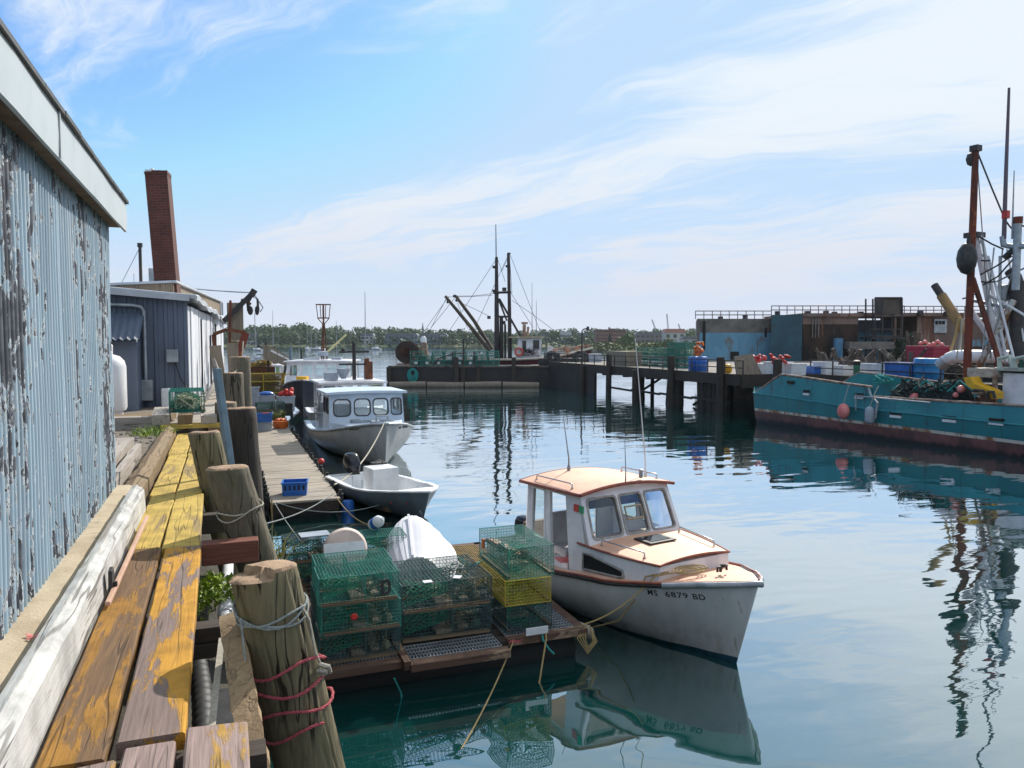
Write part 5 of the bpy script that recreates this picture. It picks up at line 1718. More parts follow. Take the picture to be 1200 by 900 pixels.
def panel(name, quad, holes, th, mat, parent, frame=None, glass=None, fr=0.02, radius=0.25, gname="window_pane", proud=0.012, extra=None, fnames="window_frame", n_in=None):
    """wall with openings.  quad = P00, P10, P11, P01 seen from outside (anticlockwise); holes in 0..1 panel coordinates"""
    q = [Vector(p) for p in quad]
    nrm = (q[1] - q[0]).cross(q[3] - q[0]).normalized()

    def P(u, v, d=0.0):
        return (q[0] * (1 - u) + q[1] * u) * (1 - v) + (q[3] * (1 - u) + q[2] * u) * v + nrm * d
    us = sorted({0.0, 1.0, *[h[0] for h in holes], *[h[1] for h in holes]})
    vs = sorted({0.0, 1.0, *[h[2] for h in holes], *[h[3] for h in holes]})
    solid = {}
    for i in range(len(us) - 1):
        for j in range(len(vs) - 1):
            cu, cv = (us[i] + us[i + 1]) / 2, (vs[j] + vs[j + 1]) / 2
            solid[i, j] = not any(h[0] < cu < h[1] and h[2] < cv < h[3] for h in holes)
    b = MB()
    for (i, j), ok in solid.items():
        if not ok:
            continue
        a = [(us[i], vs[j]), (us[i + 1], vs[j]), (us[i + 1], vs[j + 1]), (us[i], vs[j + 1])]
        b.add([P(u, v) for u, v in a], [(0, 1, 2, 3)])
        b.add([P(u, v, -th) for u, v in a], [(3, 2, 1, 0)])
        for k, (di, dj) in enumerate(((0, -1), (1, 0), (0, 1), (-1, 0))):
            if not solid.get((i + di, j + dj), False):
                p0, p1 = a[k], a[(k + 1) % 4]
                b.add([P(*p0), P(*p0, -th), P(*p1, -th), P(*p1)], [(0, 1, 2, 3)])
    b.build(name, mat, parent)
    for hi, h in enumerate(holes):
        if n_in is not None and hi not in n_in:
            continue
        w_ = (P(h[1], 0.5) - P(h[0], 0.5)).length
        hh = (P(0.5, h[3]) - P(0.5, h[2])).length
        r = radius * min(w_, hh)
        ru, rv = r / w_ * (h[1] - h[0]), r / hh * (h[3] - h[2])
        loop = []
        for (cu, cv, a0) in ((h[1] - ru, h[3] - rv, 0), (h[0] + ru, h[3] - rv, 90), (h[0] + ru, h[2] + rv, 180), (h[1] - ru, h[2] + rv, 270)):
            for k in range(6):
                a = R(a0 + 18 * k)
                loop.append((cu + ru * math.cos(a), cv + rv * math.sin(a)))
        fo = None
        cu0, cv0 = (h[0] + h[1]) / 2, (h[2] + h[3]) / 2
        if frame is not None:
            b = MB()
            n = len(loop)

            def off(u, v, d):
                return (cu0 + (u - cu0) * (1 + d / w_ * 2), cv0 + (v - cv0) * (1 + d / hh * 2))
            rings = []
            for (d, e) in ((fr, -0.002), (fr, proud), (-fr * 0.55, proud), (-fr * 0.55, -th - 0.004), (fr * 0.4, -th - 0.004)):
                rings.append([P(*off(u, v, d), e) for u, v in loop])
            # corner fill between square opening and round frame
            rings2 = []
            for k in range(len(rings) - 1):
                b.loft([rings[k] + [rings[k][0]], rings[k + 1] + [rings[k + 1][0]]])
            corners = [(h[1], h[3]), (h[0], h[3]), (h[0], h[2]), (h[1], h[2])]
            for ci, cc in enumerate(corners):
                arc = loop[ci * 6:ci * 6 + 6]
                b.add([P(*cc, -0.001)] + [P(u, v, -0.001) for u, v in arc], [(0, k + 1, k + 2) for k in range(5)], 1)
                b.add([P(*cc, -th + 0.001)] + [P(u, v, -th + 0.001) for u, v in arc], [(0, k + 2, k + 1) for k in range(5)], 1)
            fo = b.build(fnames, [frame, mat], parent, smooth=35)
        if glass is not None:
            b = MB()
            b.add([P(u, v, -th * 0.4) for u, v in loop], [tuple(range(len(loop)))])
            b.build(gname, glass, fo if fo is not None else parent)
        if extra and fo is not None:
            extra(hi, h, P, fo)
    return P


def outboard(parent, loc, tilt=0.0, k=1.0, name="outboard_motor"):
    e = bpy.data.objects.new(name, None)
    COL.objects.link(e)
    e.parent = parent
    e.location = loc
    e.rotation_euler = (tilt, 0, 0)
    e.scale = (k, k, k)
    b = MB()
    rings = []
    for z, wx, wy, oy in ((0.0, 0.14, 0.20, -0.02), (0.08, 0.18, 0.27, -0.04), (0.25, 0.19, 0.29, -0.05), (0.38, 0.17, 0.26, -0.07), (0.47, 0.13, 0.20, -0.08), (0.50, 0.06, 0.1, -0.08)):
        rings.append([Vector((wx * math.copysign(abs(math.cos(a)) ** 0.7, math.cos(a)), oy + wy * math.copysign(abs(math.sin(a)) ** 0.7, math.sin(a)), z)) for a in [2 * math.pi * j / 20 for j in range(20)]])
    b.loft(rings, closed=True, caps=(True, True))
    b.build("cowling", MT["blackgloss"], e, smooth=50)
    b = MB()
    b.box(-0.07, 0.07, -0.16, 0.1, -0.75, 0.0).box(-0.12, 0.12, 0.08, 0.2, -0.25, 0.02).box(-0.015, 0.015, -0.2, 0.06, -0.98, -0.72)
    b.lathe([(0.02, -0.2), (0.06, -0.1), (0.06, 0.1), (0.02, 0.18)], 10, (0, -0.05, -0.85))
    b.build("motor_leg", MT["black"], e, bevel=0.01)
    return e


def rail(b, p, q, h, r=0.012, n=8):
    p, q = Vector(p), Vector(q)
    up = Vector((0, 0, h))
    d = (q - p).normalized() * min(0.04, h * 0.5)
    b.tube([p, p + up * 0.75, p + up + d * 0.6, q + up - d * 0.6, q + up * 0.75, q], r, n)
    for c in (p, q):
        b.lathe([(r * 2, 0), (r * 2, 0.008)], 10, c)


# ------------------------------------------------------------------ the white cabin boat in front
tip = at(889, 682, 1.22)
hd = Vector((0.20, -0.98, 0)).normalized()
B1L = 6.0
b1loc = Vector((tip.x, tip.y, 0)) - hd * B1L
b1 = thing("cabin_boat", "small white cabin boat with tan decks and roof tied up beside the trap float", "boat", b1loc, math.atan2(-hd.x, hd.y))
H1 = Hull(B1L, ((0, 0.84), (0.25, 1.04), (0.5, 1.20), (0.68, 1.12), (0.82, 0.84), (0.92, 0.48), (0.97, 0.24), (1, 0.02)),
          ((0, 0.66), (0.4, 0.74), (0.7, 0.93), (1, 1.22)), ((0, -0.2), (0.8, -0.32), (0.95, -0.25), (1, -0.12)),
          ((0, 3.4), (0.5, 3.0), (0.75, 2.0), (0.9, 1.45), (1, 1.1)), 0.38)
white_boot = BOOT("white_hull_over_blue_boot", (0.66, 0.66, 0.67), (0.012, 0.07, 0.11), -0.10, 0.034, stripe=None, t2=(0.57, 0.57, 0.58))
H1.shell(52, 16, 0.07).build("hull", white_boot, b1, smooth=50)
H1.deck(0.56, 0.995, 0.05, 0.0, 0.05, 24, 10).build("fore_deck", MT["peach"], b1, smooth=40)
H1.cap(0.07, 0.57, 0.17, 0.004).build("side_deck", MT["peach"], b1)
b = MB()
for sd in (1, -1):
    b.tube(H1.edge(0.07, 0.86, 40, 0.012, -0.03, sd), 0.026, 8)
b.build("rub_rail", MT["black"], b1, smooth=50)
b = MB()
for sd in (1, -1):
    b.tube(H1.edge(0.07, 0.995, 44, 0.006, 0.006, sd), 0.020, 8)
b.build("gunwale_trim", MT["redwood"], b1, smooth=50)
b = MB()
b.tube(H1.edge(0.84, 1.0, 16, 0.018, -0.022, 1) + [Vector((0, B1L + 0.05, 1.20))] + list(reversed(H1.edge(0.84, 1.0, 16, 0.018, -0.022, -1))), 0.042, 10)
b.build("bow_guard", MT["galv"], b1, smooth=50)
H1.lining(0.085, 0.57, 0.17, 0.18).build("cockpit_lining", MT["white"], b1)
b = MB()
for sd in (1,):
    pass
y0 = 4.72


def onhull(a, c):
    y, z = 4.80 + a, 0.865 + c + a * 0.05
    return Vector((H1.x_at(y, z) + 0.006, y, z))


lettering("MS  6879 BD", 0.115, MT["black"], b1, onhull)


def onhull2(a, c):
    y, z = 5.68 - a, 0.91 + c - a * 0.05
    return Vector((-H1.x_at(y, z) - 0.006, y, z))


lettering("MS  6879 BD", 0.115, MT["black"], b1, onhull2)
# trunk cabin
yt0, yt1 = 3.35, 4.86
trk = MB()
TR = []
for i in range(9):
    f = i / 8
    y = yt0 + (yt1 - yt0) * f
    hw = 0.97 - 0.05 * f - 0.24 * f ** 2.2
    zt = 1.27 - 0.03 * f
    zb = interp(H1.sheer, y / B1L) - 0.03
    TR.append((y, hw, zt, zb))
trk.loft([[(hw + 0.02, y, zb), (hw, y, zt), (-hw, y, zt), (-hw - 0.02, y, zb)] for y, hw, zt, zb in TR])
y, hw, zt, zb = TR[-1]
trk.add([(hw + 0.02, y, zb), (hw, y, zt), (0, y + 0.0, zt), (-hw, y, zt), (-hw - 0.02, y, zb)], [(0, 1, 2, 3, 4)])
trk.build("trunk_cabin", MT["white"], b1)
tt_ = MB()
tops, bots = [], []
for y, hw, zt, zb in TR:
    tops.append([(hw * (1 - 2 * j / 10) * 1.012, y + (0.015 if y > 4.8 else 0), zt + 0.012 + 0.055 * (1 - (1 - 2 * j / 10) ** 2)) for j in range(11)])
tt_.loft(tops)
tt_.build("trunk_top", MT["peach"], b1, smooth=40)
b = MB()
b.tube([Vector(r_[0]) for r_ in tops] + [Vector(p) for p in tops[-1][1:]] + [Vector(r_[-1]) for r_ in reversed(tops[:-1])], 0.017, 6)
b.build("trunk_trim", MT["redwood"], b1, smooth=50)
b = MB()
for sd in (1, -1):
    b.tube([Vector((sd * (hw + 0.03), y, zb + 0.03)) for y, hw, zt, zb in TR], 0.014, 6)
b.tube([Vector((TR[-1][1] + 0.03, yt1 + 0.01, TR[-1][3] + 0.03)), Vector((-TR[-1][1] - 0.03, yt1 + 0.01, TR[-1][3] + 0.03))], 0.014, 6)
b.build("deck_trim", MT["peach"], b1, smooth=50)
# side port light in the trunk
b = MB()
pl_ = []
for (y, z) in ((3.52, 0.92), (3.52, 1.16), (3.66, 1.17), (4.30, 1.07), (4.32, 1.0), (4.26, 0.965)):
    f = (y - yt0) / (yt1 - yt0)
    pl_.append(Vector((0.97 - 0.05 * f - 0.24 * f ** 2.2 + 0.030 + 0.02 * (1.2 - z), y, z)))
b.tube(pl_ + [pl_[0]], 0.020, 6)
fo = b.build("port_frame", MT["rubberframe"], b1, smooth=50)
MB().add([p + Vector((0.004, 0, 0)) for p in pl_] + [Vector((sum(p.x for p in pl_) / 6 + 0.004, sum(p.y for p in pl_) / 6, sum(p.z for p in pl_) / 6))], [(i, (i + 1) % 6, 6) for i in range(6)]).build("port_glass", MT["darkglass"], fo)
# windscreen
fq = [(0.95, 3.62, 1.265), (-0.95, 3.62, 1.265), (-0.90, 3.30, 2.03), (0.90, 3.30, 2.03)]
fq_o = [Vector(p) for p in fq]


def visor(hi, h, P, fo):
    v0 = h[3] - (h[3] - h[2]) * 0.24
    b = MB().add([P(h[0] + 0.012, v0, -0.03), P(h[1] - 0.012, v0, -0.03), P(h[1] - 0.02, h[3] - 0.02, -0.03), P(h[0] + 0.02, h[3] - 0.02, -0.03)], [(0, 1, 2, 3)])
    b.build("sun_visor", MT["visor"] if hi else MT["black"], fo)
    if hi == 1:
        cu, cv = h[0] + (h[1] - h[0]) * 0.5, h[2] + (h[3] - h[2]) * 0.52
        du, dv = (h[1] - h[0]) * 0.36, (h[3] - h[2]) * 0.16
        lp_ = [P(cu - du, cv - dv, 0.012), P(cu + du, cv - dv, 0.012), P(cu + du, cv + dv, 0.012), P(cu - du, cv + dv, 0.012)]
        MB().tube(lp_ + [lp_[0], lp_[1]], 0.018, 6).build("vent_frame", M("tan_gasket", (0.42, 0.33, 0.24), (0.3, 0.25, 0.2), 9, 0.7), fo, smooth=50)


panel("front_wall", fq, [(0.055, 0.365, 0.12, 0.87), (0.405, 0.655, 0.12, 0.87), (0.695, 0.95, 0.12, 0.87)], 0.05, MT["white"], b1, MT["rubberframe"], MT["glass"], 0.020, 0.13, extra=visor)
YR = 1.88   # rear end of the house
for sd, nm in ((1, "side_wall"), (-1, "side_wall")):
    xb, xt = 0.985 * sd, 0.91 * sd
    zb = 0.76
    a_, b_ = (xb, 3.60, zb), (xb, YR, zb)
    c_, d_ = (xt, YR, 1.985), (xt, 3.31, 1.985)
    if sd == 1:
        quad = [b_, a_, d_, c_]
        holes = [(0.10, 0.34, 0.30, 0.95), (0.44, 0.74, 0.02, 0.955)]
        # outside faces +x: order must be anticlockwise seen from +x: y increases to the right
        panel(nm, quad, holes, 0.05, MT["white"], b1, MT["white"], MT["glass"], 0.018, 0.08, n_in=(0,))
    else:
        quad = [a_, b_, c_, d_]
        panel(nm, quad, [(0.12, 0.50, 0.42, 0.93), (0.56, 0.90, 0.42, 0.93)], 0.05, MT["white"], b1, MT["rubberframe"], MT["glass"], 0.018, 0.15)
panel("rear_post", [(0.985, YR - 0.02, 0.76), (0.985, YR - 0.02 + 0.0001, 0.76), (0.91, YR - 0.02 + 0.0001, 1.985), (0.91, YR - 0.02, 1.985)], [], 0.02, MT["white"], b1)
MB().prism([(-0.985, 0.2), (-0.55, 0.2), (-0.55, 1.98), (-0.91, 1.98)], 0.04, (0, YR + 0.02, 0), (1, 0, 0), (0, 0, 1)).build("rear_bulkhead", MT["white"], b1)
# roof with camber
rfm = []
yy = [YR - 0.10, YR - 0.07, 2.3, 2.8, 3.36, 3.40]
for y in yy:
    hw = 1.02 - 0.03 * (y - YR)
    rfm.append([(hw * (1 - 2 * j / 14), y, 2.02 + 0.10 * (1 - (1 - 2 * j / 14) ** 2) + 0.012 * (y - YR)) for j in range(15)])
b = MB().loft(rfm)
b.loft([[(p[0], p[1], p[2] - 0.045) for p in r_] for r_ in rfm])
b.build("roof", MT["peach"], b1, smooth=40)
b = MB()
for r_ in (rfm[0], rfm[-1]):
    b.tube([Vector(p) - Vector((0, 0, 0.02)) for p in r_], 0.028, 6)
for j in (0, -1):
    b.tube([Vector(r_[j]) - Vector((0, 0, 0.02)) for r_ in rfm], 0.028, 6)
b.build("roof_edge", MT["redwood"], b1, smooth=50)
# filler under the front of the roof
b = MB()
b.loft([[(0.90 * (1 - 2 * j / 14), 3.305, 2.0) for j in range(15)], [(0.90 * (1 - 2 * j / 14), 3.305, 2.0 + 0.085 * (1 - (1 - 2 * j / 14) ** 2)) for j in range(15)]])
b.build("roof_header", MT["white"], b1)
for p_, q_, h_ in (((0.86, 2.05, 2.05), (0.86, 3.05, 2.065), 0.07), ((-0.82, 2.25, 2.06), (-0.82, 3.15, 2.07), 0.08),
                   ((0.80, 3.72, 1.30), (0.66, 4.52, 1.285), 0.075), ((-0.80, 3.72, 1.30), (-0.66, 4.60, 1.285), 0.075)):
    b = MB()
    rail(b, p_, q_, h_)
    b.build("hand_rail", MT["chrome"], b1, smooth=50)
b = MB()
b.box(-0.30, 0.24, 3.80, 4.18, 1.325, 1.352)
hf = b.build("deck_hatch", MT["black"], b1, bevel=0.01)
MB().box(-0.22, 0.16, 3.86, 4.12, 1.353, 1.358).build("hatch_glass", MT["darkglass"], hf)
b = MB().box(0.958, 0.975, 3.40, 3.52, 1.72, 1.84)
b2_ = MB().box(0.0, 0.012, -0.06, 0.06, -0.055, 0.055)
b2_.build("port_light_board", M("green_board", (0.02, 0.30, 0.14), None, rough=0.5), b1, loc=(0.938, 3.40, 1.80), rot=(0, R(-3.5), 0))
b2_.build("light_board", MT["red"], b1, loc=(0.938, 3.27, 1.80), rot=(0, R(-3.5), 0))
# antennas, horn, bitt
b = MB()
b.tube([(0.12, 1.95, 2.12), (0.12, 1.95, 2.32), (0.22, 1.9, 3.15)], [0.016, 0.014, 0.005], 6)
b.lathe([(0.03, 0), (0.03, 0.05), (0.018, 0.1)], 10, (0.12, 1.95, 2.12))
b.build("whip_antenna", MT["galv"], b1)
b = MB()
b.tube([(-0.80, 2.9, 2.08), (-0.79, 2.9, 2.35), (-0.50, 2.95, 4.42)], [0.014, 0.012, 0.006], 6)
b.lathe([(0.03, 0), (0.03, 0.05), (0.018, 0.1)], 10, (-0.80, 2.9, 2.06))
b.build("whip_antenna", MT["whiteplastic"], b1)
b = MB()
b.tube([(0.05, 3.38, 2.14), (0.05, 3.38, 2.30), (0.06, 3.36, 2.9)], [0.014, 0.010, 0.004], 6)
b.lathe([(0.02, 0), (0.035, 0.02), (0.03, 0.12), (0.04, 0.14), (0.01, 0.15)], 10, (-0.34, 3.30, 2.15))
b.build("masthead_light", MT["galv"], b1)
b = MB()
b.tube([(-0.02, 5.32, 1.18), (-0.02, 5.34, 1.27), (0.0, 5.42, 1.29)], 0.022, 8)
b.tube([(-0.10, 5.36, 1.20), (-0.10, 5.36, 1.26), (0.08, 5.36, 1.26), (0.08, 5.36, 1.20)], 0.018, 8)
b.build("mooring_bitt", MT["blacksteel"], b1)
b = MB()
for k in range(3):
    rr = 0.14 + 0.05 * k
    b.tube([(0.30 + rr * 1.2 * math.cos(a), 5.06 + rr * 0.7 * math.sin(a), 1.175 + 0.01 * k) for a in [i * 0.45 for i in range(14)]], 0.010, 5)
cr_ = b.build("rope_coil", MT["rope_y"], None)
cr_.location = b1loc
cr_.rotation_euler = b1.rotation_euler
tag(cr_, "tan rope coiled on the foredeck of the white cabin boat", "rope")
# interior
b = MB()
b.box(0.30, 0.72, 2.30, 2.72, 0.85, 0.98).box(0.28, 0.74, 2.24, 2.34, 0.90, 1.52).box(0.42, 0.6, 2.42, 2.6, 0.2, 0.85)
b.build("helm_seat", MT["seat"], b1, bevel=0.03)
b = MB()
b.box(-0.7, -0.15, 2.5, 3.1, 0.2, 0.95).box(-0.9, 0.9, 3.2, 3.5, 0.2, 1.28)
b.build("dash_console", MT["black"], b1, bevel=0.02)
b = MB()
b.tube([(-0.1, 2.0, 0.2), (-0.1, 2.0, 1.35), (-0.45, 2.0, 1.4), (-0.45, 2.0, 0.2)], 0.02, 8)
b.build("grab_rail", MT["chrome"], b1)
b = MB().box(-0.62, 0.30, 0.75, 0.85, 0.3, 1.0)
b.build("wooden_board", MT["browntimber"], b1, bevel=0.01)
MB().box(0.1, 0.6, 1.0, 1.55, 0.2, 0.74).build("engine_box", MT["seat"], b1, bevel=0.04)
outboard(b1, (-0.10, 0.25, 0.52), 0.0, 0.85)
MB().lathe([(0.018, 0), (0.02, 0.04), (0.005, 0.05)], 8).build("bow_eye", MT["galv"], b1, loc=(0.03, 5.52, 0.28), rot=(R(-70), 0, 0))
MB().add([(0.70, 3.0, 0.83), (0.95, 2.85, 0.84), (0.90, 2.6, 0.86), (0.6, 2.7, 0.83), (0.75, 2.82, 0.90)], [(0, 1, 4), (1, 2, 4), (2, 3, 4), (3, 0, 4)]).build("pink_cloth", MT["pinkbuoy"], b1)


def b1w(x, y, z):
    a = math.atan2(-hd.x, hd.y)
    return Vector((b1loc.x + x * math.cos(a) - y * math.sin(a), b1loc.y + x * math.sin(a) + y * math.cos(a), z))


fr_ = at_y(680, 741, 9.45)
rope("tan mooring rope from the white cabin boat's foredeck to the float corner", [b1w(0.1, 5.2, 1.22), b1w(0.55, 5.0, 1.17), b1w(0.76, 4.85, 1.12)] + sag(b1w(0.80, 4.82, 1.06), (4.55, 9.42, FZ + 0.06), 0.10, 10), "rope_y", 0.011)
rope("slack tan rope hanging from the white cabin boat's rail into the water", [b1w(0.60, 4.95, 1.18), b1w(0.80, 4.70, 1.08), b1w(0.86, 4.66, 0.85)] + [b1w(0.95, 4.3, 0.35), b1w(1.05, 3.7, 0.06), b1w(1.15, 3.2, 0.005)], "rope_y", 0.011)
b = MB()
o_ = Vector((4.62, 9.40, FZ + 0.03))
for k in range(4):
    b.tube([(0, 0, 0.02), (-0.05 - 0.04 * k, -0.05, -0.12), (-0.02, -0.07, -0.26 - 0.03 * k), (0.07 + 0.02 * k, -0.06, -0.20), (0.03, -0.02, 0.03)], 0.010, 5)
tag(b.build("rope_tangle", MT["rope_y"], loc=o_, smooth=50), "tangled tan rope hanging off the float corner by the grey fender", "rope")


# ------------------------------------------------------------------ the skiff
s_tip, s_st = at(503, 577, 0.78), at(415, 551, 0.62)
hs = Vector((s_tip.x - s_st.x, s_tip.y - s_st.y, 0))
SL = hs.length
hs.normalize()
sk = thing("grey_skiff", "open grey skiff with white gunwales, white console box and black outboard", "skiff", (s_st.x, s_st.y, 0), math.atan2(-hs.x, hs.y))
HS = Hull(SL, ((0, 0.86), (0.4, 0.98), (0.65, 0.92), (0.82, 0.68), (0.93, 0.36), (1, 0.02)), ((0, 0.52), (0.5, 0.58), (1, 0.80)),
          ((0, -0.12), (0.8, -0.15), (1, 0.0)), ((0, 3.0), (0.6, 2.4), (1, 1.15)), 0.35)
HS.shell(36, 10).build("hull", BOOT("skiff_grey_hull", (0.19, 0.235, 0.285), (0.02, 0.03, 0.05), 0.06, 0, (0.09, 0.10, 0.10)), sk, smooth=50)
HS.cap(0.0, 1.0, 0.13, 0.012, 0.045, 0.02, 34).build("gunwale", MT["whiteplastic"], sk, bevel=0.008)
HS.lining(0.03, 0.93, 0.13, 0.14, 24).build("inner_hull", MT["whiteplastic"], sk)
MB().prism([(-0.8, 0.55), (0.8, 0.55), (0.78, 0.0), (-0.78, 0.0)], 0.06, (0, 0.06, 0), (1, 0, 0), (0, 0, 1)).build("transom", MT["whiteplastic"], sk)
HS.deck(0.80, 0.99, 0.1, -0.02, 0.02, 8, 6).build("bow_deck", MT["whiteplastic"], sk)
MB().box(-0.5, 0.55, SL * 0.60, SL * 0.74, 0.14, 0.34).build("thwart", MT["browntimber_x"], sk)
MB().box(-0.32, 0.42, SL * 0.36, SL * 0.50, 0.14, 1.02).build("console", MT["whiteplastic"], sk, bevel=0.025)
b = MB()
b.tube([(-0.1, SL * 0.38, 1.03), (-0.1, SL * 0.38, 1.12), (0.05, SL * 0.40, 1.18), (0.2, SL * 0.42, 1.12)], 0.018, 8)
b.box(-0.28, 0.1, SL * 0.30, SL * 0.36, 0.75, 1.06)
b.build("steering_gear", MT["blacksteel"], sk)
b = MB()
b.tube([(0.35, SL * 0.16, 0.15), (0.35, SL * 0.16, 0.6)], 0.025, 8).tube([(0.15, SL * 0.2, 0.15), (0.15, SL * 0.2, 0.5)], 0.02, 8)
b.build("rod_holder", MT["galv"], sk)
outboard(sk, (0.0, -0.12, 0.55), 0.05, 1.12)
b = MB()
for y, z in ((SL * 0.80, 0.42), (SL * 0.88, 0.45)):
    x = HS.x_at(y, z)
    b.ball((x + 0.004, y, z), (0.012, 0.04, 0.035), 8)
b.build("red_mark", MT["red"], sk)


# ------------------------------------------------------------------ lobster boats
def lobster_boat(label, tipw, hd_, L, B, sheer, hullmat, housemat, wins, name="lobster_boat", hs0=0.34, hl=0.26, ztop=2.5, roofmat=None, name_txt=None, trunk=True, deckmat=None, hb=0.86, frame=None, radius=0.28, wz=(0.34, 0.80)):
    hd_ = Vector(hd_).normalized()
    loc = Vector((tipw[0], tipw[1], 0)) - hd_ * L
    t = thing(name, label, "boat", loc, math.atan2(-hd_.x, hd_.y), "lobster boats along the dock")
    H = Hull(L, ((0, B * 0.82), (0.35, B * 0.98), (0.6, B), (0.76, B * 0.86), (0.88, B * 0.58), (0.95, B * 0.32), (1, 0.03)), sheer,
             ((0, -0.4), (0.8, -0.5), (0.95, -0.4), (1, -0.15)), ((0, 3.2), (0.5, 2.6), (0.78, 1.9), (0.92, 1.5), (1, 1.2)), 0.3)
    H.shell(44, 14).build("hull", hullmat, t, smooth=50)
    H.deck(0.52, 0.995, 0.04, 0.0, 0.06, 22, 8).build("fore_deck", deckmat or housemat, t, smooth=40)
    H.cap(0.0, 0.54, 0.2, 0.004).build("side_deck", deckmat or housemat, t)
    H.lining(0.02, 0.53, 0.2, 0.3).build("cockpit_lining", housemat, t)
    b = MB()
    for sd in (1, -1):
        b.tube(H.edge(0, 1.0, 44, 0.02, -0.03, sd), 0.045, 8)
    b.build("rub_rail", MT["galv"], t, smooth=50)
    yf = L * (1 - hs0)
    yr = yf - L * hl
    hw = B * hb
    zf = interp(H.sheer, yf / L) + (0.28 if trunk else 0.0)
    if trunk:
        b = MB()
        y1 = yf + L * 0.17
        z1 = interp(H.sheer, y1 / L) + 0.16
        b.prism([(-hw * 0.95, 0), (hw * 0.95, 0), (hw * 0.62, y1 - yf), (-hw * 0.62, y1 - yf)], zf - 0.7, (0, yf + 0.02, 0.7))
        b.build("trunk_cabin", housemat, t, bevel=0.03)
    panel("front_wall", [(hw, yf + 0.10, zf - 0.25), (-hw, yf + 0.10, zf - 0.25), (-hw * 0.97, yf - 0.10, ztop), (hw * 0.97, yf - 0.10, ztop)],
          [(a, c, wz[0], wz[1]) for a, c in wins], 0.06, housemat, t, frame or MT["blackframe"], MT["glass"], 0.028, radius)
    zb = interp(H.sheer, yr / L) - 0.05
    for sd in (1, -1):
        q = [(hw * sd, yr, zb), (hw * sd, yf + 0.08, zb), (hw * 0.97 * sd, yf - 0.10, ztop), (hw * 0.97 * sd, yr, ztop)]
        if sd < 0:
            q = [q[1], q[0], q[3], q[2]]
        panel("side_wall", q, [(0.10, 0.46, 0.5, 0.86), (0.55, 0.92, 0.5, 0.86)], 0.06, housemat, t, frame or MT["blackframe"], MT["glass"], 0.028, radius)
    rr = []
    for y in (yr - 0.9, yr - 0.4, (yr + yf) / 2, yf - 0.1, yf + 0.16):
        rr.append([((hw + 0.10) * (1 - 2 * j / 10), y, ztop + 0.02 + 0.045 * (1 - (1 - 2 * j / 10) ** 2)) for j in range(11)])
    b = MB().loft(rr)
    b.loft([[(p[0], p[1], p[2] - 0.09) for p in r_] for r_ in rr])
    for r_ in (rr[0], rr[-1]):
        b.loft([r_, [(p[0], p[1], p[2] - 0.09) for p in r_]])
    for j in (0, -1):
        b.loft([[r_[j] for r_ in rr], [(r_[j][0], r_[j][1], r_[j][2] - 0.09) for r_ in rr]])
    b.build("roof", roofmat or housemat, t, smooth=40)
    b = MB()
    for sd in (1, -1):
        b.tube([(sd * hw * 0.95, yr - 0.85, zb), (sd * hw * 0.95, yr - 0.85, ztop)], 0.03, 8)
    b.build("roof_post", MT["galv"], t)
    b = MB()
    b.box(hw * 0.3, hw * 0.75, yf - 1.0, yf - 0.5, 0.6, 1.9).box(-hw * 0.9, hw * 0.9, yf - 0.35, yf - 0.12, 0.6, zf + 0.1)
    b.build("helm_console", MT["seat"], t, bevel=0.02)
    return t, H, yf, yr, hw, zf


b2tip = at(453, 496, 1.54)
t2b, H2, yf, yr, hw, zf = lobster_boat("pale blue and white lobster boat moored bow out beside the floating dock, four cabin windows", b2tip, (0.03, -1, 0), 10.0, 1.80,
                                       ((0, 0.72), (0.45, 0.82), (0.7, 1.05), (1, 1.54)),
                                       BOOT("dull_white_hull", (0.47, 0.49, 0.52), (0.10, 0.10, 0.10), 0.08, 0, (0.26, 0.20, 0.10), t2=(0.38, 0.40, 0.43)), MT["blue_white"],
                                       [(0.06, 0.28), (0.335, 0.545), (0.59, 0.79), (0.835, 0.975)], hs0=0.33, hl=0.16, ztop=2.40, hb=0.80)
MB().box(-0.9, 0.75, yf + 0.5, yf + 0.62, zf + 0.02, zf + 0.07).box(0.35, 0.7, yf + 0.35, yf + 0.75, zf + 0.01, zf + 0.10).build("deck_gear", MT["galv"], t2b)
MB().box(0.62, 0.78, yf + 0.05, yf + 0.22, zf - 0.2, zf - 0.06).build("side_vent", MT["black"], t2b)


# the worn registration marks: too faded in the photo to be read, left as broken strokes
b = MB()
for sd, ys0, dr_ in ((1, 8.45, 1), (-1, 9.45, -1)):
    for k in range(7):
        if k == 2:
            continue
        y = ys0 + dr_ * k * 0.105
        for j in range(2):
            yy_, zz_ = y + dr_ * j * 0.05, 1.20 + 0.05 * (y - 8.4) + rnd.uniform(0, 0.02)
            x = sd * (H2.x_at(yy_, zz_) + 0.004)
            b.bar((x, yy_, zz_), (sd * (H2.x_at(yy_ + 0.01, zz_ + 0.08) + 0.004), yy_ + 0.01, zz_ + rnd.uniform(0.05, 0.09)), 0.022)
b.build("worn_registration", MT["black"], t2b)
b = MB()
x = H2.x_at(8.2, 1.2)
b.ball((x + 0.006, 8.25, 1.20), (0.01, 0.05, 0.05), 8)
b.build("green_sticker", M("green_mark", (0.03, 0.25, 0.06), None), t2b)
b = MB()
b.box(1.2, 1.5, yr - 0.6, yr - 0.2, 0.9, 1.9)
b.tube([(1.25, yr - 0.1, 1.0), (1.25, yr - 0.1, 2.2), (1.5, yr - 0.2, 2.2), (1.55, yr - 0.3, 1.4)], 0.05, 8)
b.lathe([(0.22, -0.05), (0.25, 0.0), (0.22, 0.05)], 16, (1.45, yr - 0.4, 1.5))
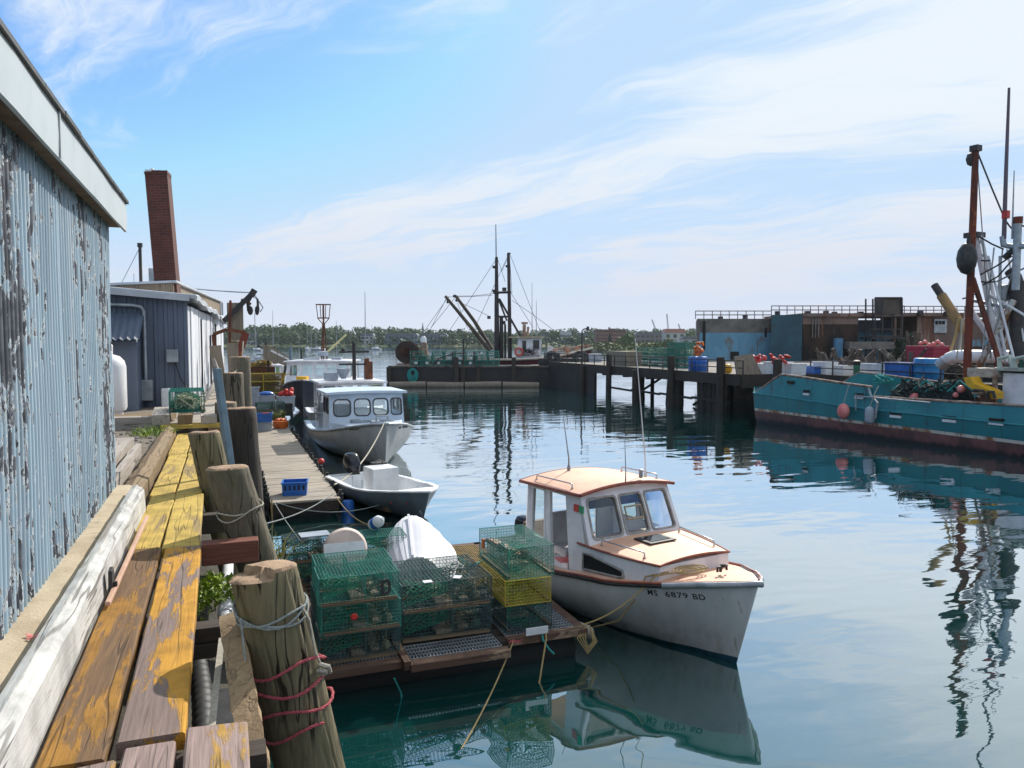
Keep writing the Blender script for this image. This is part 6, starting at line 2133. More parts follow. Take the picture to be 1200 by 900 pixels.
for k in range(30):
    b.bar((1.35 + rnd.uniform(-0.2, 0.25), yr - rnd.uniform(0.2, 1.2), rnd.uniform(0.8, 2.0)), (1.35 + rnd.uniform(-0.2, 0.25), yr - rnd.uniform(0.2, 1.2), rnd.uniform(0.8, 2.0)), 0.03)
b.build("pot_hauler", MT["galv"], t2b)
b = MB()
b.tube([(-0.2, 9.3, 1.55), (-0.2, 9.3, 1.72), (0.2, 9.3, 1.72), (0.2, 9.3, 1.55)], 0.035, 8)
b.box(-0.15, 0.15, 8.0, 8.4, 1.33, 1.45)
b.build("bow_bitt", MT["galv"], t2b)
# mast rig of the roof behind
b3tip = ground(427, 33.0, 0)
t3b, H3, yf3, yr3, hw3, zf3 = lobster_boat("white lobster boat behind the pale blue one, only its roofed cabin and mast showing", b3tip, (0.02, -1, 0), 9.5, 1.72,
                                            ((0, 0.75), (0.45, 0.85), (0.7, 1.05), (1, 1.5)), BOOT("grey_white_hull", (0.5, 0.5, 0.52), (0.1, 0.03, 0.03), 0.08), MT["white"],
                                            [(0.03, 0.22), (0.26, 0.45), (0.49, 0.60), (0.63, 0.76), (0.80, 0.97)], hs0=0.30, hl=0.22, ztop=2.42, hb=0.86, radius=0.06, frame=MT["white"], wz=(0.36, 0.90))
b = MB()
mx = -0.25
zr = 2.5
b.tube([(mx, yr3 + 1.0, zr - 0.1), (mx, yr3 + 1.0, zr + 1.75)], 0.09, 8)
b.tube([(mx - 0.72, yr3 + 1.0, zr + 1.32), (mx + 0.72, yr3 + 1.0, zr + 1.32)], 0.055, 6)
b.tube([(mx - 0.72, yr3 + 1.0, zr + 0.72), (mx + 0.72, yr3 + 1.0, zr + 0.72)], 0.045, 6)
b.ball((mx + 0.52, yr3 + 1.0, zr + 1.42), 0.10, 8)
b.build("mast", MT["blacksteel"], t3b)
b = MB()
b.tube([(mx - 0.55, yr3 + 1.0, zr + 0.7), (mx - 0.55, yr3 + 1.0, zr + 4.2)], [0.035, 0.012], 6)
b.tube([(mx - 0.95, yr3 + 0.6, zr), (mx - 0.95, yr3 + 0.6, zr + 2.6)], [0.02, 0.008], 6)
b.build("whip_antenna", MT["galv"], t3b)
b = MB()
b.lathe([(0.12, 0), (0.16, 0.1), (0.30, 0.35), (0.33, 0.48), (0.1, 0.5)], 14, (mx + 0.55, yr3 + 1.2, zr + 0.05))
b.box(mx + 0.8, mx + 1.4, yr3 + 0.7, yr3 + 1.2, zr, zr + 0.35)
b.build("radar_dome", MT["greyplastic"], t3b, smooth=40)
b = MB()
b.box(mx - 0.85, mx - 0.5, yr3 + 0.8, yr3 + 1.2, zr, zr + 0.85).tube([(mx - 0.7, yr3 + 1, zr), (mx - 0.6, yr3 + 1, zr + 1.0)], 0.12, 8)
b.build("exhaust_stack", MT["rust"], t3b)
MB().box(-1.35, -1.05, yf3 - 1.0, yf3 - 0.5, 1.7, 2.3).build("oilskin", M("lime_cloth", (0.45, 0.55, 0.03), None), t3b)

b4tip = ground(353, 44.0, 0)
t4b, H4, yf4, yr4, hw4, zf4 = lobster_boat("dark navy lobster boat with white five window cabin and tall mast basket", b4tip, (-0.34, -1, 0), 11.5, 2.15,
                                            ((0, 0.9), (0.45, 1.05), (0.7, 1.45), (1, 2.1)), BOOT("navy_hull", (0.018, 0.022, 0.04), (0.08, 0.02, 0.02), 0.1, 0, (0.03, 0.03, 0.03)), MT["white"],
                                            [(0.05, 0.21), (0.25, 0.42), (0.45, 0.61), (0.64, 0.79), (0.82, 0.96)], hs0=0.36, hl=0.24, ztop=3.05, hb=0.93, frame=MT["white"], radius=0.12, wz=(0.45, 0.88))
zr = 3.05
b = MB()
for (x, y) in ((-0.18, 0), (0.18, 0), (0, 0.3)):
    b.tube([(x, yr4 + 0.8 + y, zr), (x * 0.3, yr4 + 0.9, zr + 2.4)], 0.04, 6)
for k in range(6):
    z = zr + 0.4 * k
    f = 1 - 0.7 * k / 6
    b.bar((-0.18 * f, yr4 + 0.85, z), (0.18 * f, yr4 + 0.85, z + 0.3), 0.03)
b.tube([(0, yr4 + 0.9, zr + 2.3), (0, yr4 + 0.9, zr + 3.65)], 0.06, 6)
for z, w_ in ((2.75, 0.38), (3.62, 0.48)):
    b.tube([(-w_, yr4 + 0.9, zr + z), (w_, yr4 + 0.9, zr + z)], 0.045, 6)
for x in (-0.45, -0.16, 0.2, 0.45):
    b.tube([(x * 0.8, yr4 + 0.9, zr + 2.75), (x, yr4 + 0.9, zr + 3.62)], 0.025, 6)
for x in (-0.38, 0.38):
    b.tube([(x, yr4 + 0.9, zr + 2.75), (0, yr4 + 0.9, zr + 2.3)], 0.03, 6)
b.build("mast_basket", MT["rust"], t4b)
b = MB()
b.tube([(-0.15, yr4 + 0.9, zr + 0.5), (-1.45, yr4 + 1.0, zr + 1.65)], 0.06, 8)
b.build("boom", M("pale_yellow_boom", (0.6, 0.55, 0.25), None), t4b)
b = MB()
b.lathe([(0.3, 0), (0.36, 0.1), (0.3, 0.28), (0.05, 0.32)], 14, (0.0, yr4 + 1.2, zr + 0.3)).box(-1.2, -0.6, yr4 + 0.9, yr4 + 1.5, zr - 0.05, zr + 0.22).box(0.3, 1.2, yr4 + 0.7, yr4 + 1.5, zr - 0.05, zr + 0.15)
b.build("roof_gear", MT["greyplastic"], t4b, smooth=40)
b = MB()
for x, h in ((0.9, 2.2), (-0.75, 2.6), (1.7, 1.8)):
    b.tube([(x, yr4 + 0.5, zr - 0.1), (x, yr4 + 0.5, zr + h)], [0.025, 0.01], 6)
b.build("whip_antenna", MT["galv"], t4b)
b = MB()
b.tube([(1.35, 11.0, 1.95), (1.0, 11.1, 2.4), (0.7, 11.2, 2.45)], 0.03, 6).box(-0.1, 0.5, 10.2, 10.8, 2.0, 2.25)
b.build("bow_gear", MT["yellow"], t4b)
MB().box(1.1, 1.7, yf4 - 0.9, yf4 - 0.4, 1.6, 2.05).build("oilskin", MT["yellow"], t4b)

b5 = copy_tree(t3b)
b5.location = ground(318, 66, 0)
b5.rotation_euler = (0, 0, R(170))
tag(b5, "white lobster boat far along the dock, behind the tilted gangway ramp")
# a few small far boats on the moorings
rope("pale bow line from the pale blue lobster boat to the floating dock", sag(b2tip + Vector((-0.05, 0.1, 0.03)), (2.66, 20.6, DZ + 0.1), 0.35), "rope_w", 0.025)


# ================================================================== GREEN TRAWLER
TA = R(6.0)
tro = Vector((25.73, 32.96, 0))
tdir = Vector((-math.sin(TA), math.cos(TA), 0))
trx = Vector((math.cos(TA), math.sin(TA), 0))


def TP(px, py, xl=3.0):
    """pixel -> trawler coordinates, on the upright plane at xl metres in from the near side"""
    r, _ = _ray(px, py)
    o = Vector((0, 0, CAM_H))
    q = tro + trx * xl
    t = (q - o).dot(trx) / r.dot(trx)
    p = o + r * t - tro
    return Vector((p.dot(trx), p.dot(tdir), p.z))


tw = thing("green_trawler", "large teal steel fishing trawler with rusty waterline, masts and gantry moored at the pier", "trawler", tro, TA)


def trawler_paint():
    m, nt, bs = _start("teal_hull_paint")
    co = NODE(nt, "ShaderNodeTexCoord").outputs["Object"]
    s3 = NODE(nt, "ShaderNodeSeparateXYZ", {0: co})
    z = MATH(nt, "SUBTRACT", s3.outputs[2], MATH(nt, "MULTIPLY", MATH(nt, "ADD", s3.outputs[1], 6.8), 0.011))
    n1 = NOISE(nt, MAP(nt, co, (1, 0.5, 0.5)), 1.1, 5, 0.6)
    teal = MIX(nt, RAMP(nt, n1, 0.35, 0.68), (0.009, 0.155, 0.19, 1), (0.014, 0.21, 0.235, 1))
    sc_ = NOISE(nt, MAP(nt, co, (1, 1, 0.35), (2, 5, 1)), 1.6, 8, 0.7, 0.4)
    teal = MIX(nt, RAMP(nt, sc_, 0.60, 0.68, 0, 0.8), teal, (0.035, 0.06, 0.065, 1))
    rs = NOISE(nt, MAP(nt, co, (1, 2.2, 0.16), (7, 1, 4)), 1.5, 7, 0.7, 0.2)
    teal = MIX(nt, RAMP(nt, rs, 0.645, 0.70, 0, 0.85), teal, (0.10, 0.04, 0.02, 1))
    # plate seams and long scrapes
    w1 = NODE(nt, "ShaderNodeTexWave", {"Vector": co, "Scale": 0.21, "Distortion": 0.0}, wave_type="BANDS", bands_direction="Y").outputs[1]
    teal = MIX(nt, RAMP(nt, w1, 0.995, 0.9995, 0, 0.5), teal, (0.008, 0.06, 0.075, 1))
    scp = NOISE(nt, MAP(nt, co, (1, 0.22, 2.6), (6, 2, 3)), 2.4, 6, 0.7)
    teal = MIX(nt, RAMP(nt, scp, 0.61, 0.65, 0, 0.6), teal, (0.10, 0.25, 0.26, 1))
    rs2 = NOISE(nt, MAP(nt, co, (1, 3.4, 0.10), (3, 8, 1)), 1.6, 6, 0.7)
    teal = MIX(nt, RAMP(nt, rs2, 0.63, 0.69, 0, 0.8), teal, (0.16, 0.065, 0.03, 1))
    stripe = MIX(nt, RAMP(nt, NOISE(nt, MAP(nt, co, (1, 1, 0.4)), 2.2, 6, 0.65), 0.44, 0.62), (0.66, 0.62, 0.54, 1), (0.28, 0.12, 0.05, 1))
    low = MIX(nt, RAMP(nt, NOISE(nt, MAP(nt, co, (1, 1, 0.4)), 1.2, 6, 0.65), 0.4, 0.62), (0.19, 0.075, 0.07, 1), (0.08, 0.035, 0.035, 1))
    foul = RAMP(nt, MATH(nt, "ADD", z, MATH(nt, "MULTIPLY", NOISE(nt, MAP(nt, co, (1, 2, 0.3)), 2.5, 5, 0.7), 0.55)), 0.42, 0.62)
    low = MIX(nt, foul, (0.010, 0.010, 0.012, 1), low)
    c = MIX(nt, RAMP(nt, z, 0.635, 0.645), low, stripe)
    c = MIX(nt, RAMP(nt, z, 0.765, 0.775), c, teal)
    nt.links.new(c, bs.inputs["Base Color"])
    bs.inputs["Roughness"].default_value = 0.5
    _bump(nt, bs, NOISE(nt, co, 1.3, 3), 0.12, 0.06)
    return m


MT["tealhull"] = trawler_paint()
MT["teal"] = M("teal_paint", (0.010, 0.18, 0.22), (0.018, 0.24, 0.26), 1.2, 0.5, c=(0.09, 0.04, 0.02), csc=2, clo=0.63, chi=0.70)
TW = 6.0


def tprof(y):
    """near-side outline at y (0 = break of the bow plates, negative aft)"""
    t = -y
    kn = interp(((0, 1.62), (7, 1.34), (13.6, 1.29), (27, 1.5)), t)
    rl = interp(((0, 1.66), (1.75, 2.64), (7.0, 2.30), (7.01, 2.30)), t) if t <= 7.0 else interp(((7.0, 1.88), (13.6, 1.97), (27, 2.3)), t)
    return kn, rl


yst = [0.0, -0.6, -1.2, -1.75, -3, -5, -6.99, -7.06, -9, -11, -13.6, -16, -20, -24, -27]
hb_ = MB()
sides = {}
for sd in (0, 1):
    rings = []
    for y in yst:
        kn, rl = tprof(y)
        q = [(0.55, y, -0.9), (0.30, y, -0.1), (0.10, y, 0.70), (0.0, y, kn), (0.02, y, kn + 0.02), (0.16, y, rl)]
        if sd:
            q = [(TW - a, b, c) for a, b, c in q]
        rings.append(q)
    kn, rl = tprof(0)
    stem = [(3.0 - 0.0, 2.1, -0.9), (3.0, 2.5, -0.1), (3.0, 2.8, 0.7), (3.0, 3.0, kn + 0.05), (3.0, 3.02, kn + 0.06), (3.0, 3.05, kn + 0.12)]
    rings = [stem] + rings
    hb_.loft(rings)
    sides[sd] = rings
# stern
a_, b_ = sides[0][-1], sides[1][-1]
hb_.add(list(a_) + list(reversed(b_)), [tuple(range(12))])
hb_.build("hull", MT["tealhull"], tw, smooth=25)
# inside faces of the bulwark, deck and rail
ib = MB()
for sd in (0, 1):
    ins = []
    for y in yst[1:]:
        kn, rl = tprof(y)
        x = 0.24
        q = [(x, y, rl - 0.01), (x + 0.02, y, 1.15)]
        ins.append([(TW - a, b, c) for a, b, c in q] if sd else q)
    ib.loft(ins)
ib.build("bulwark_inside", MT["teal"], tw)
MB().add([(0.25, -27, 1.16), (TW - 0.25, -27, 1.16), (TW - 0.25, -0.6, 1.16), (3.0, 2.2, 1.25), (0.25, -0.6, 1.16)], [(0, 1, 2, 3, 4)]).build("deck", MT["rust"], tw)
rl_ = MB()
for sd in (0, 1):
    for seg in (yst[:7], yst[7:]):
        pts = []
        for y in seg:
            kn, rl = tprof(y)
            x = 0.17
            pts.append((TW - x if sd else x, y, rl + 0.02))
        rl_.tube(pts, 0.06, 6)
rl_.build("cap_rail", M("rail_steel", (0.34, 0.26, 0.20), (0.16, 0.08, 0.06), 3, 0.7), tw, smooth=50)
kr = MB()
kr.tube([(-0.01, y, tprof(y)[0]) for y in yst], 0.045, 6)
kr.build("knuckle_rail", MT["teal"], tw)
# freeing ports, bow recess, step bracket
for (px, py, w_) in ((945, 460, 0.32), (1007, 464, 0.42), (1050, 486, 0.52), (1113, 491, 0.56), (1168, 494, 0.54)):
    p = TP(px, py, 0.02)
    fo = MB().box(-0.035, 0.05, p.y - w_ / 2, p.y + w_ / 2, p.z - 0.02, p.z + 0.12).build("freeing_port", MT["dark"], tw)
    MB().box(-0.04, 0.05, p.y - w_ / 2, p.y + w_ / 2, p.z - 0.13, p.z - 0.022).build("port_lip", MT["whiteplastic"], fo)
p = TP(927, 448, 0.1)
MB().box(0.02, 0.15, p.y - 0.2, p.y + 0.2, p.z - 0.07, p.z + 0.07).build("hawse_hole", MT["dark"], tw)
b = MB()
p, q = TP(1018, 455, 0.1), TP(1030, 480, -0.05)
b.tube([p, p + Vector((-0.1, -0.2, -0.3)), q + Vector((-0.1, 0, 0.3)), q + Vector((-0.1, 0.1, -0.4))], 0.05, 6)
b.tube([TP(1003, 462, -0.1), TP(1003, 481, -0.1)], 0.03, 6)
b.tube([TP(1005, 464, -0.1), TP(1090, 472, -0.1)], 0.035, 6)
b.build("side_bracket", MT["galv"], tw)
# deck gear
nets = MB()
pv = None
for i in range(420):
    u = rnd.random()
    c = TP(1060 + 66 * u, 470, 1.6)
    q = Vector((0.6 + 2.0 * rnd.random(), c.y + rnd.uniform(-0.3, 0.3), 1.2 + (1.45 + 0.25 * math.sin(u * 9)) * rnd.random() ** 0.7))
    if pv is not None and (q - pv).length < 1.3:
        nets.bar(pv, q, 0.05)
    pv = q
nets.build("net_pile", M("black_trawl_net", (0.012, 0.02, 0.022), (0.02, 0.05, 0.05), 3, 0.9), tw)
core = MB()
c0, c1_ = TP(1066, 470, 1.8), TP(1124, 470, 1.8)
for i in range(7):
    f = i / 6
    core.ball((1.6, c0.y + (c1_.y - c0.y) * f, 1.7), (0.85, 0.65, 0.85 + 0.15 * math.sin(i * 2.2)), 10)
core.build("net_bulk", M("dark_net_mass", (0.008, 0.012, 0.014), (0.02, 0.035, 0.035), 6, 0.95, bump=0.6, bsc=14), tw, smooth=60)
b = MB()
for k in range(6):
    b.tube([TP(1045 + 13 * k, 455 + (k % 2) * 4, 0.9), TP(1060 + 13 * k, 452 - (k % 3) * 3, 1.3), TP(1080 + 12 * k, 458, 1.0)], 0.035, 5)
b.build("net_line", MT["rope_t"], tw)
b = MB()
for (px, py, rr_) in ((1072, 466, 0.22), (1126, 456, 0.16), (1120, 463, 0.12)):
    b.ball(TP(px, py, 0.9), rr_, 10)
b.build("net_float", MT["pinkbuoy"], tw, smooth=60)
# yellow chute
cp_ = [(440, 560), (510, 553), (540, 620), (620, 655), (712, 690), (765, 722), (765, 790), (738, 790), (700, 735), (560, 702), (470, 640)]
cv_ = [TP(1080 + x / 9, 380 + y / 9, 0.7) for x, y in cp_]
b = MB()
b.add(cv_ + [p + Vector((0.6, 0, 0)) for p in cv_], [tuple(range(11)), tuple(range(21, 10, -1))] + [(i, (i + 1) % 11, 11 + (i + 1) % 11, 11 + i) for i in range(11)])
b.build("yellow_chute", MT["yellow"], tw)
b = MB()
b.tube([TP(1141, 457, 0.6), TP(1153, 458, 0.6), TP(1154, 463, 0.6)], 0.05, 8)
b.tube([TP(1157, 467, 0.6), TP(1158, 459, 0.6), TP(1164, 459, 0.6), TP(1166, 467, 0.6)], 0.06, 8)
b.build("hand_loop", MT["black"], tw, smooth=50)
b = MB()
for i in range(14):
    p = TP(1147 + rnd.uniform(0, 16), 467 + rnd.uniform(-5, 4), rnd.uniform(1.0, 2.2))
    b.box(p.x - 0.15, p.x + 0.15, p.y - 0.15, p.y + 0.15, 1.16, p.z + rnd.uniform(-0.1, 0.2))
b.build("winch", MT["rust"], tw, bevel=0.02)
# masts and gantry
b = MB()
p0, p1_ = TP(1132, 460, 3.0), TP(1143.5, 174, 3.0)
p0.z = 1.15
b.tube([p0, p0.lerp(p1_, 0.5), p1_], [0.165, 0.15, 0.125], 12)
mast = b.build("rust_mast", MT["rustpole"], tw, smooth=50)
b = MB()
b.box(p1_.x - 0.17, p1_.x + 0.17, p1_.y - 0.17, p1_.y + 0.17, p1_.z - 0.12, p1_.z + 0.12)
q = TP(1140.5, 186, 3.0)
b.ball((q.x, q.y + 0.1, q.z), (0.2, 0.2, 0.3), 8)
b.build("mast_cap", MT["blacksteel"], mast)


def tbar(name, pts, r, mat, n=8, parent=None):
    return MB().tube(pts, r, n).build(name, mat, parent or tw, smooth=50)


XG = 3.6
tbar("gantry_leg", [TP(1143, 276, XG), TP(1160, 360, XG), TP(1173, 424, XG)], 0.13, MT["white"])
tbar("gantry_leg", [TP(1150, 276, XG), TP(1180, 424, XG)], 0.07, MT["white"])
b = MB()
for i in range(9):
    f = i / 9
    p, q = TP(1143, 276, XG).lerp(TP(1173, 424, XG), f), TP(1150, 276, XG).lerp(TP(1180, 424, XG), f + 0.08)
    b.tube([p, q], 0.035, 5)
b.build("gantry_rung", MT["white"], tw)
tbar("rusty_brace", [TP(1140, 326, XG - 0.4), TP(1157, 380, XG - 0.4), TP(1172, 428, XG - 0.4)], 0.11, MT["rustpole"])
tbar("white_brace", [TP(1139, 366, XG), TP(1163, 400, XG)], 0.12, MT["white"])
tbar("white_brace", [TP(1189, 327, XG + 0.4), TP(1180, 380, XG + 0.4), TP(1169, 422, XG + 0.4)], 0.12, MT["white"])
tbar("stained_brace", [TP(1188, 352, XG), TP(1146, 431, XG)], 0.13, M("rust_stained_white", (0.6, 0.58, 0.54), (0.25, 0.12, 0.06), 2.0, 0.7, lo=0.42, hi=0.52))
tbar("white_brace", [TP(1197, 336, XG + 0.4), TP(1158, 372, XG + 0.4)], 0.05, MT["white"])
b = MB()
b.ball(TP(1133, 303, 2.6), (0.40, 0.40, 0.68), 12)
b.build("hanging_float", MT["black"], tw, smooth=60)
tbar("hanger", [TP(1136, 276, 2.6), TP(1134, 290, 2.6)], 0.08, MT["blacksteel"])
b = MB()
b.box(*sorted((TP(1136, 275, XG).x - 0.3, TP(1136, 275, XG).x + 0.3)), TP(1150, 275, XG).y, TP(1134, 275, XG).y, TP(1140, 279, XG).z, TP(1140, 273, XG).z)
b.build("gantry_head", MT["blacksteel"], tw)
# net drum shape behind gantry, cross tree and antennas
tbar("cross_tree", [TP(1175, 277, 3.0), TP(1176, 287, 3.0), TP(1186, 289, 3.0), TP(1206, 288, 3.0)], 0.12, MT["galv"])
tbar("whip_antenna", [TP(1176.5, 280, 3.0), TP(1179, 200, 3.0), TP(1182.5, 103, 3.0)], [0.09, 0.075, 0.05], M("purple_grey_pole", (0.12, 0.09, 0.12), None))
tbar("whip_antenna", [TP(1186, 280, 3.0), TP(1188.5, 200, 3.0)], [0.04, 0.02], MT["galv"])
b = MB()
b.box(*[TP(1179, 252, 3.0).x + v for v in (-0.1, 0.1)], *[TP(1179, 252, 3.0).y + v for v in (-0.1, 0.12)], TP(1179, 256, 3).z, TP(1179, 247, 3).z)
b.build("red_pennant", MT["red"], tw)
tbar("signal_mast", [TP(1190, 340, 3.0), TP(1193, 258, 3.0)], 0.15, MT["galv"])
tbar("signal_lamp", [TP(1193, 262, 3.0), TP(1193.4, 254, 3.0)], 0.17, MT["rustpole"])
tbar("radar_arm", [TP(1177, 302, 3.0), TP(1188, 292, 3.0)], 0.12, MT["black"])
tbar("exhaust_stack", [TP(1192, 420, 4.0), TP(1192, 330, 4.0)], 0.29, MT["blacksteel"], 16)
tbar("exhaust_elbow", [TP(1193, 334, 4.0), TP(1190, 325, 4.0), TP(1184, 317, 4.0)], 0.24, MT["blacksteel"], 12)
b = MB()
b.box(*[TP(1178, 341, 4).x + v for v in (-0.3, 0.3)], TP(1184, 341, 4).y, TP(1174, 341, 4).y, TP(1178, 352, 4).z, TP(1178, 334, 4).z)
b.build("flood_lamp", MT["galv"], tw, bevel=0.05)
tbar("spreader", [TP(1140, 352, XG), TP(1178, 360, XG), TP(1183, 358, XG)], 0.08, MT["galv"])
b = MB()
for k, (x0, y0, x1, y1) in enumerate(((1146, 180, 1178, 258), (1149, 278, 1176, 292), (1178, 258, 1190, 272), (1149, 322, 1186, 300), (1152, 334, 1187, 304), (1128, 350, 1142, 345), (1150, 305, 1160, 305), (1150, 330, 1166, 330), (1193, 262, 1206, 266))):
    b.tube([TP(x0, y0, 3.1), TP((x0 + x1) / 2, (y0 + y1) / 2 + (5 if k in (4,) else 1), 3.1), TP(x1, y1, 3.1)], 0.035, 5)
b.build("rigging_wire", MT["blacksteel"], tw)
for k, (x0, y0, x1, y1, r_, m_) in enumerate(((1158, 300, 1188, 420, 0.05, "white"), (1165, 290, 1150, 425, 0.03, "galv"), (1175, 292, 1160, 420, 0.03, "galv"), (1180, 292, 1200, 400, 0.04, "white"),
                                              (1168, 330, 1205, 312, 0.035, "galv"), (1160, 345, 1205, 372, 0.05, "white"), (1172, 300, 1172, 424, 0.06, "galv"), (1143, 300, 1120, 424, 0.025, "rope_w"),
                                              (1146, 200, 1162, 424, 0.022, "rope_g"), (1192, 300, 1150, 440, 0.022, "rope_g"), (1184, 360, 1164, 440, 0.06, "rustpole"))):
    tbar("stay_pole" if r_ > 0.033 else "stay_line", [TP(x0, y0, 3.3 + 0.2 * (k % 4)), TP(x1, y1, 3.3 + 0.2 * (k % 4))], r_, MT[m_], 6)
# crane boom
tbar("boom", [TP(1130, 388, 5.0), TP(1103, 346, 5.0)], 0.22, M("mustard_boom", (0.33, 0.20, 0.07), (0.20, 0.12, 0.05), 2, 0.6), 10)
tbar("boom_tip", [TP(1109, 355, 5.0), TP(1095, 334, 5.0)], 0.17, MT["blacksteel"], 10)
tbar("fall_rope", [TP(1124, 372, 4.8), TP(1120, 392, 4.8), TP(1112, 418, 4.8)], 0.06, MT["rope_y"], 6)
tbar("fall_rope", [TP(1127, 374, 4.8), TP(1126, 400, 4.8), TP(1124, 425, 4.8)], 0.035, MT["rope_w"], 6)
# duct
tbar("duct", [TP(1107, 424, 4.6), TP(1112, 420, 4.6), TP(1118, 418, 4.6), TP(1126, 417.5, 4.6), TP(1160, 418, 4.6), TP(1240, 419, 4.6)], [0.24, 0.27, 0.29, 0.29, 0.29, 0.29], MT["white"], 14)
tbar("duct_mouth", [TP(1102, 429, 4.6), TP(1109, 422, 4.6)], 0.29, MT["galv"], 14)
# deckhouse
p0, p1_ = TP(1172, 470, 1.6), TP(1215, 470, 1.6)
dhh = MB()
dhh.box(1.7, 5.2, p1_.y - 4, p0.y, 1.15, TP(1180, 437, 1.7).z)
dhh.build("deckhouse", MT["white"], tw, bevel=0.03)
b = MB()
z = TP(1180, 434, 1.6).z
b.box(1.5, 5.3, p1_.y - 4, TP(1170, 434, 1.6).y, z - 0.02, z + 0.10)
b.build("deckhouse_top", M("pale_green_trim", (0.42, 0.50, 0.44), (0.3, 0.3, 0.27), 2, 0.6), tw)
b = MB()
for px in (1172, 1190, 1212):
    q = TP(px, 425, 1.7)
    b.tube([(1.7, q.y, z + 0.1), (1.7, q.y + 0.05, z + 0.45), (1.7, q.y - 0.35, z + 0.55), (1.7, q.y - 0.5, z + 0.1)], 0.09, 8)
b.build("vent_hoop", M("pale_green_pipe", (0.45, 0.50, 0.44), None), tw, smooth=50)
MB().box(2.2, 5.0, p1_.y - 3, p0.y - 0.3, z + 0.1, z + 0.42).build("green_hatch", M("dark_green_cover", (0.02, 0.09, 0.06), None), tw)
b = MB()
for px in (1150, 1166):
    q = TP(px, 450, 1.6)
    b.tube([(1.6, q.y, 1.15), (1.6, q.y, z)], 0.10 if px > 1160 else 0.05, 6)
b.box(1.4, 3.6, TP(1170, 440, 1.6).y, TP(1137, 440, 1.6).y, z - 0.30, z + 0.05)
b.build("work_gantry", M("stained_steel", (0.42, 0.40, 0.35), (0.20, 0.10, 0.06), 2, 0.7), tw)
MB().box(0.4, 2.6, p1_.y, TP(1155, 470, 1.0).y, 1.16, 1.86).build("deck_box", MT["greyplastic"], tw, bevel=0.03)
# fenders hung on the hull (separate things)
q = TP(988, 482, -0.35)
pf = thing("ball_fender", "faded pink ball fender hanging on the teal trawler's side", "fender", tro + trx * -0.33 + tdir * q.y + Vector((0, 0, q.z)))
MB().ball((0, 0, 0), (0.27, 0.27, 0.36), 16).build("fender_body", MT["pinkbuoy"], pf, smooth=60)
MB().tube([(0, 0, 0.34), (0.28, 0.0, 1.2)], 0.02, 5).build("lanyard", MT["rope_g"], pf)
q = TP(1019, 487, -0.25)
pf = thing("cylinder_fender", "pale grey cylindrical fender hanging on the teal trawler's side", "fender", tro + trx * -0.24 + tdir * q.y + Vector((0, 0, q.z)))
MB().lathe([(0.03, -0.38), (0.16, -0.33), (0.2, -0.22), (0.2, 0.22), (0.16, 0.33), (0.05, 0.40)], 14).build("fender_body", MT["greyplastic"], pf, smooth=60)
MB().tube([(0, 0, 0.38), (0.1, -0.1, 0.9), (0.3, -0.15, 1.3)], 0.025, 5).build("lanyard", MT["rope_g"], pf)
b = MB()
pv = Vector((0, 0, 0))
for i in range(40):
    q = Vector((rnd.uniform(-0.3, 0.3), rnd.uniform(-0.6, 0.6), rnd.uniform(-0.25, 0.25)))
    b.bar(pv, q, 0.05)
    pv = q
q = TP(1035, 444, 5.3)
b.build("rope_bunch", MT["rope_t"], tw, loc=q)

# ================================================================== PIER
PX0, PX1, PY0, PY1, PZ = 28.3, 35.5, 14.0, 68.0, 2.30
PXS, PYS = 32.9, 37.5          # the pier steps back here to leave the trawler's berth
pr = thing("timber_pier", "long dark timber pier on black piles with a concrete deck, behind the teal trawler", "pier", (PX0, PY0, 0))
b = MB()
b.prism([(0.1, PYS - PY0), (PXS - PX0 + 0.1, PYS - PY0), (PXS - PX0 + 0.1, 0), (PX1 - PX0 + 0.4, 0), (PX1 - PX0 + 0.4, 50 - PY0), (PX1 - PX0 - 0.6, 52.6 - PY0), (PX1 - PX0 - 0.6, PY1 - PY0), (0.1, PY1 - PY0)], 0.18, (0, 0, PZ - 0.18))
b.build("deck_slab", MT["deckconc"], pr)
b = MB()
b.box(-0.05, 0.10, PYS - PY0, PY1 - PY0, PZ - 0.62, PZ + 0.06)
b.box(PXS - PX0 - 0.05, PXS - PX0 + 0.1, 0, PYS - PY0, PZ - 0.75, PZ + 0.06)
b.box(0.10, PXS - PX0 + 0.1, PYS - PY0 - 0.1, PYS - PY0 + 0.05, PZ - 0.75, PZ + 0.05)
b.box(3.4, 3.7, PYS - PY0 + 0.1, PY1 - PY0, PZ - 0.5, PZ - 0.19).box(6.2, 6.5, 0, PY1 - PY0, PZ - 0.5, PZ - 0.19)
for i in range(9):
    b.box(0.12, 6.5, 24.0 + i * 3.4, 24.3 + i * 3.4, PZ - 0.75, PZ - 0.51)
b.build("beams", MT["pilefar"], pr)
b = MB()
b.box(0.0, 0.25, 56.5 - PY0, PY1 - PY0, -1.5, PZ - 0.3)
b.build("sheeted_end", MT["wharfblack"], pr)
b = MB()
b.box(PXS - PX0 + 0.2, PX1 - PX0 + 0.4, 0.1, PYS - PY0 - 0.1, -1.5, PZ - 0.3)
b.build("sheeted_side", MT["wharfblack"], pr)


def ppile(b, x, y, r, z1):
    b.tube([(x - PX0, y - PY0, -2), (x - PX0 + rnd.uniform(-0.05, 0.05), y - PY0, z1)], [r * 1.05, r], 9)


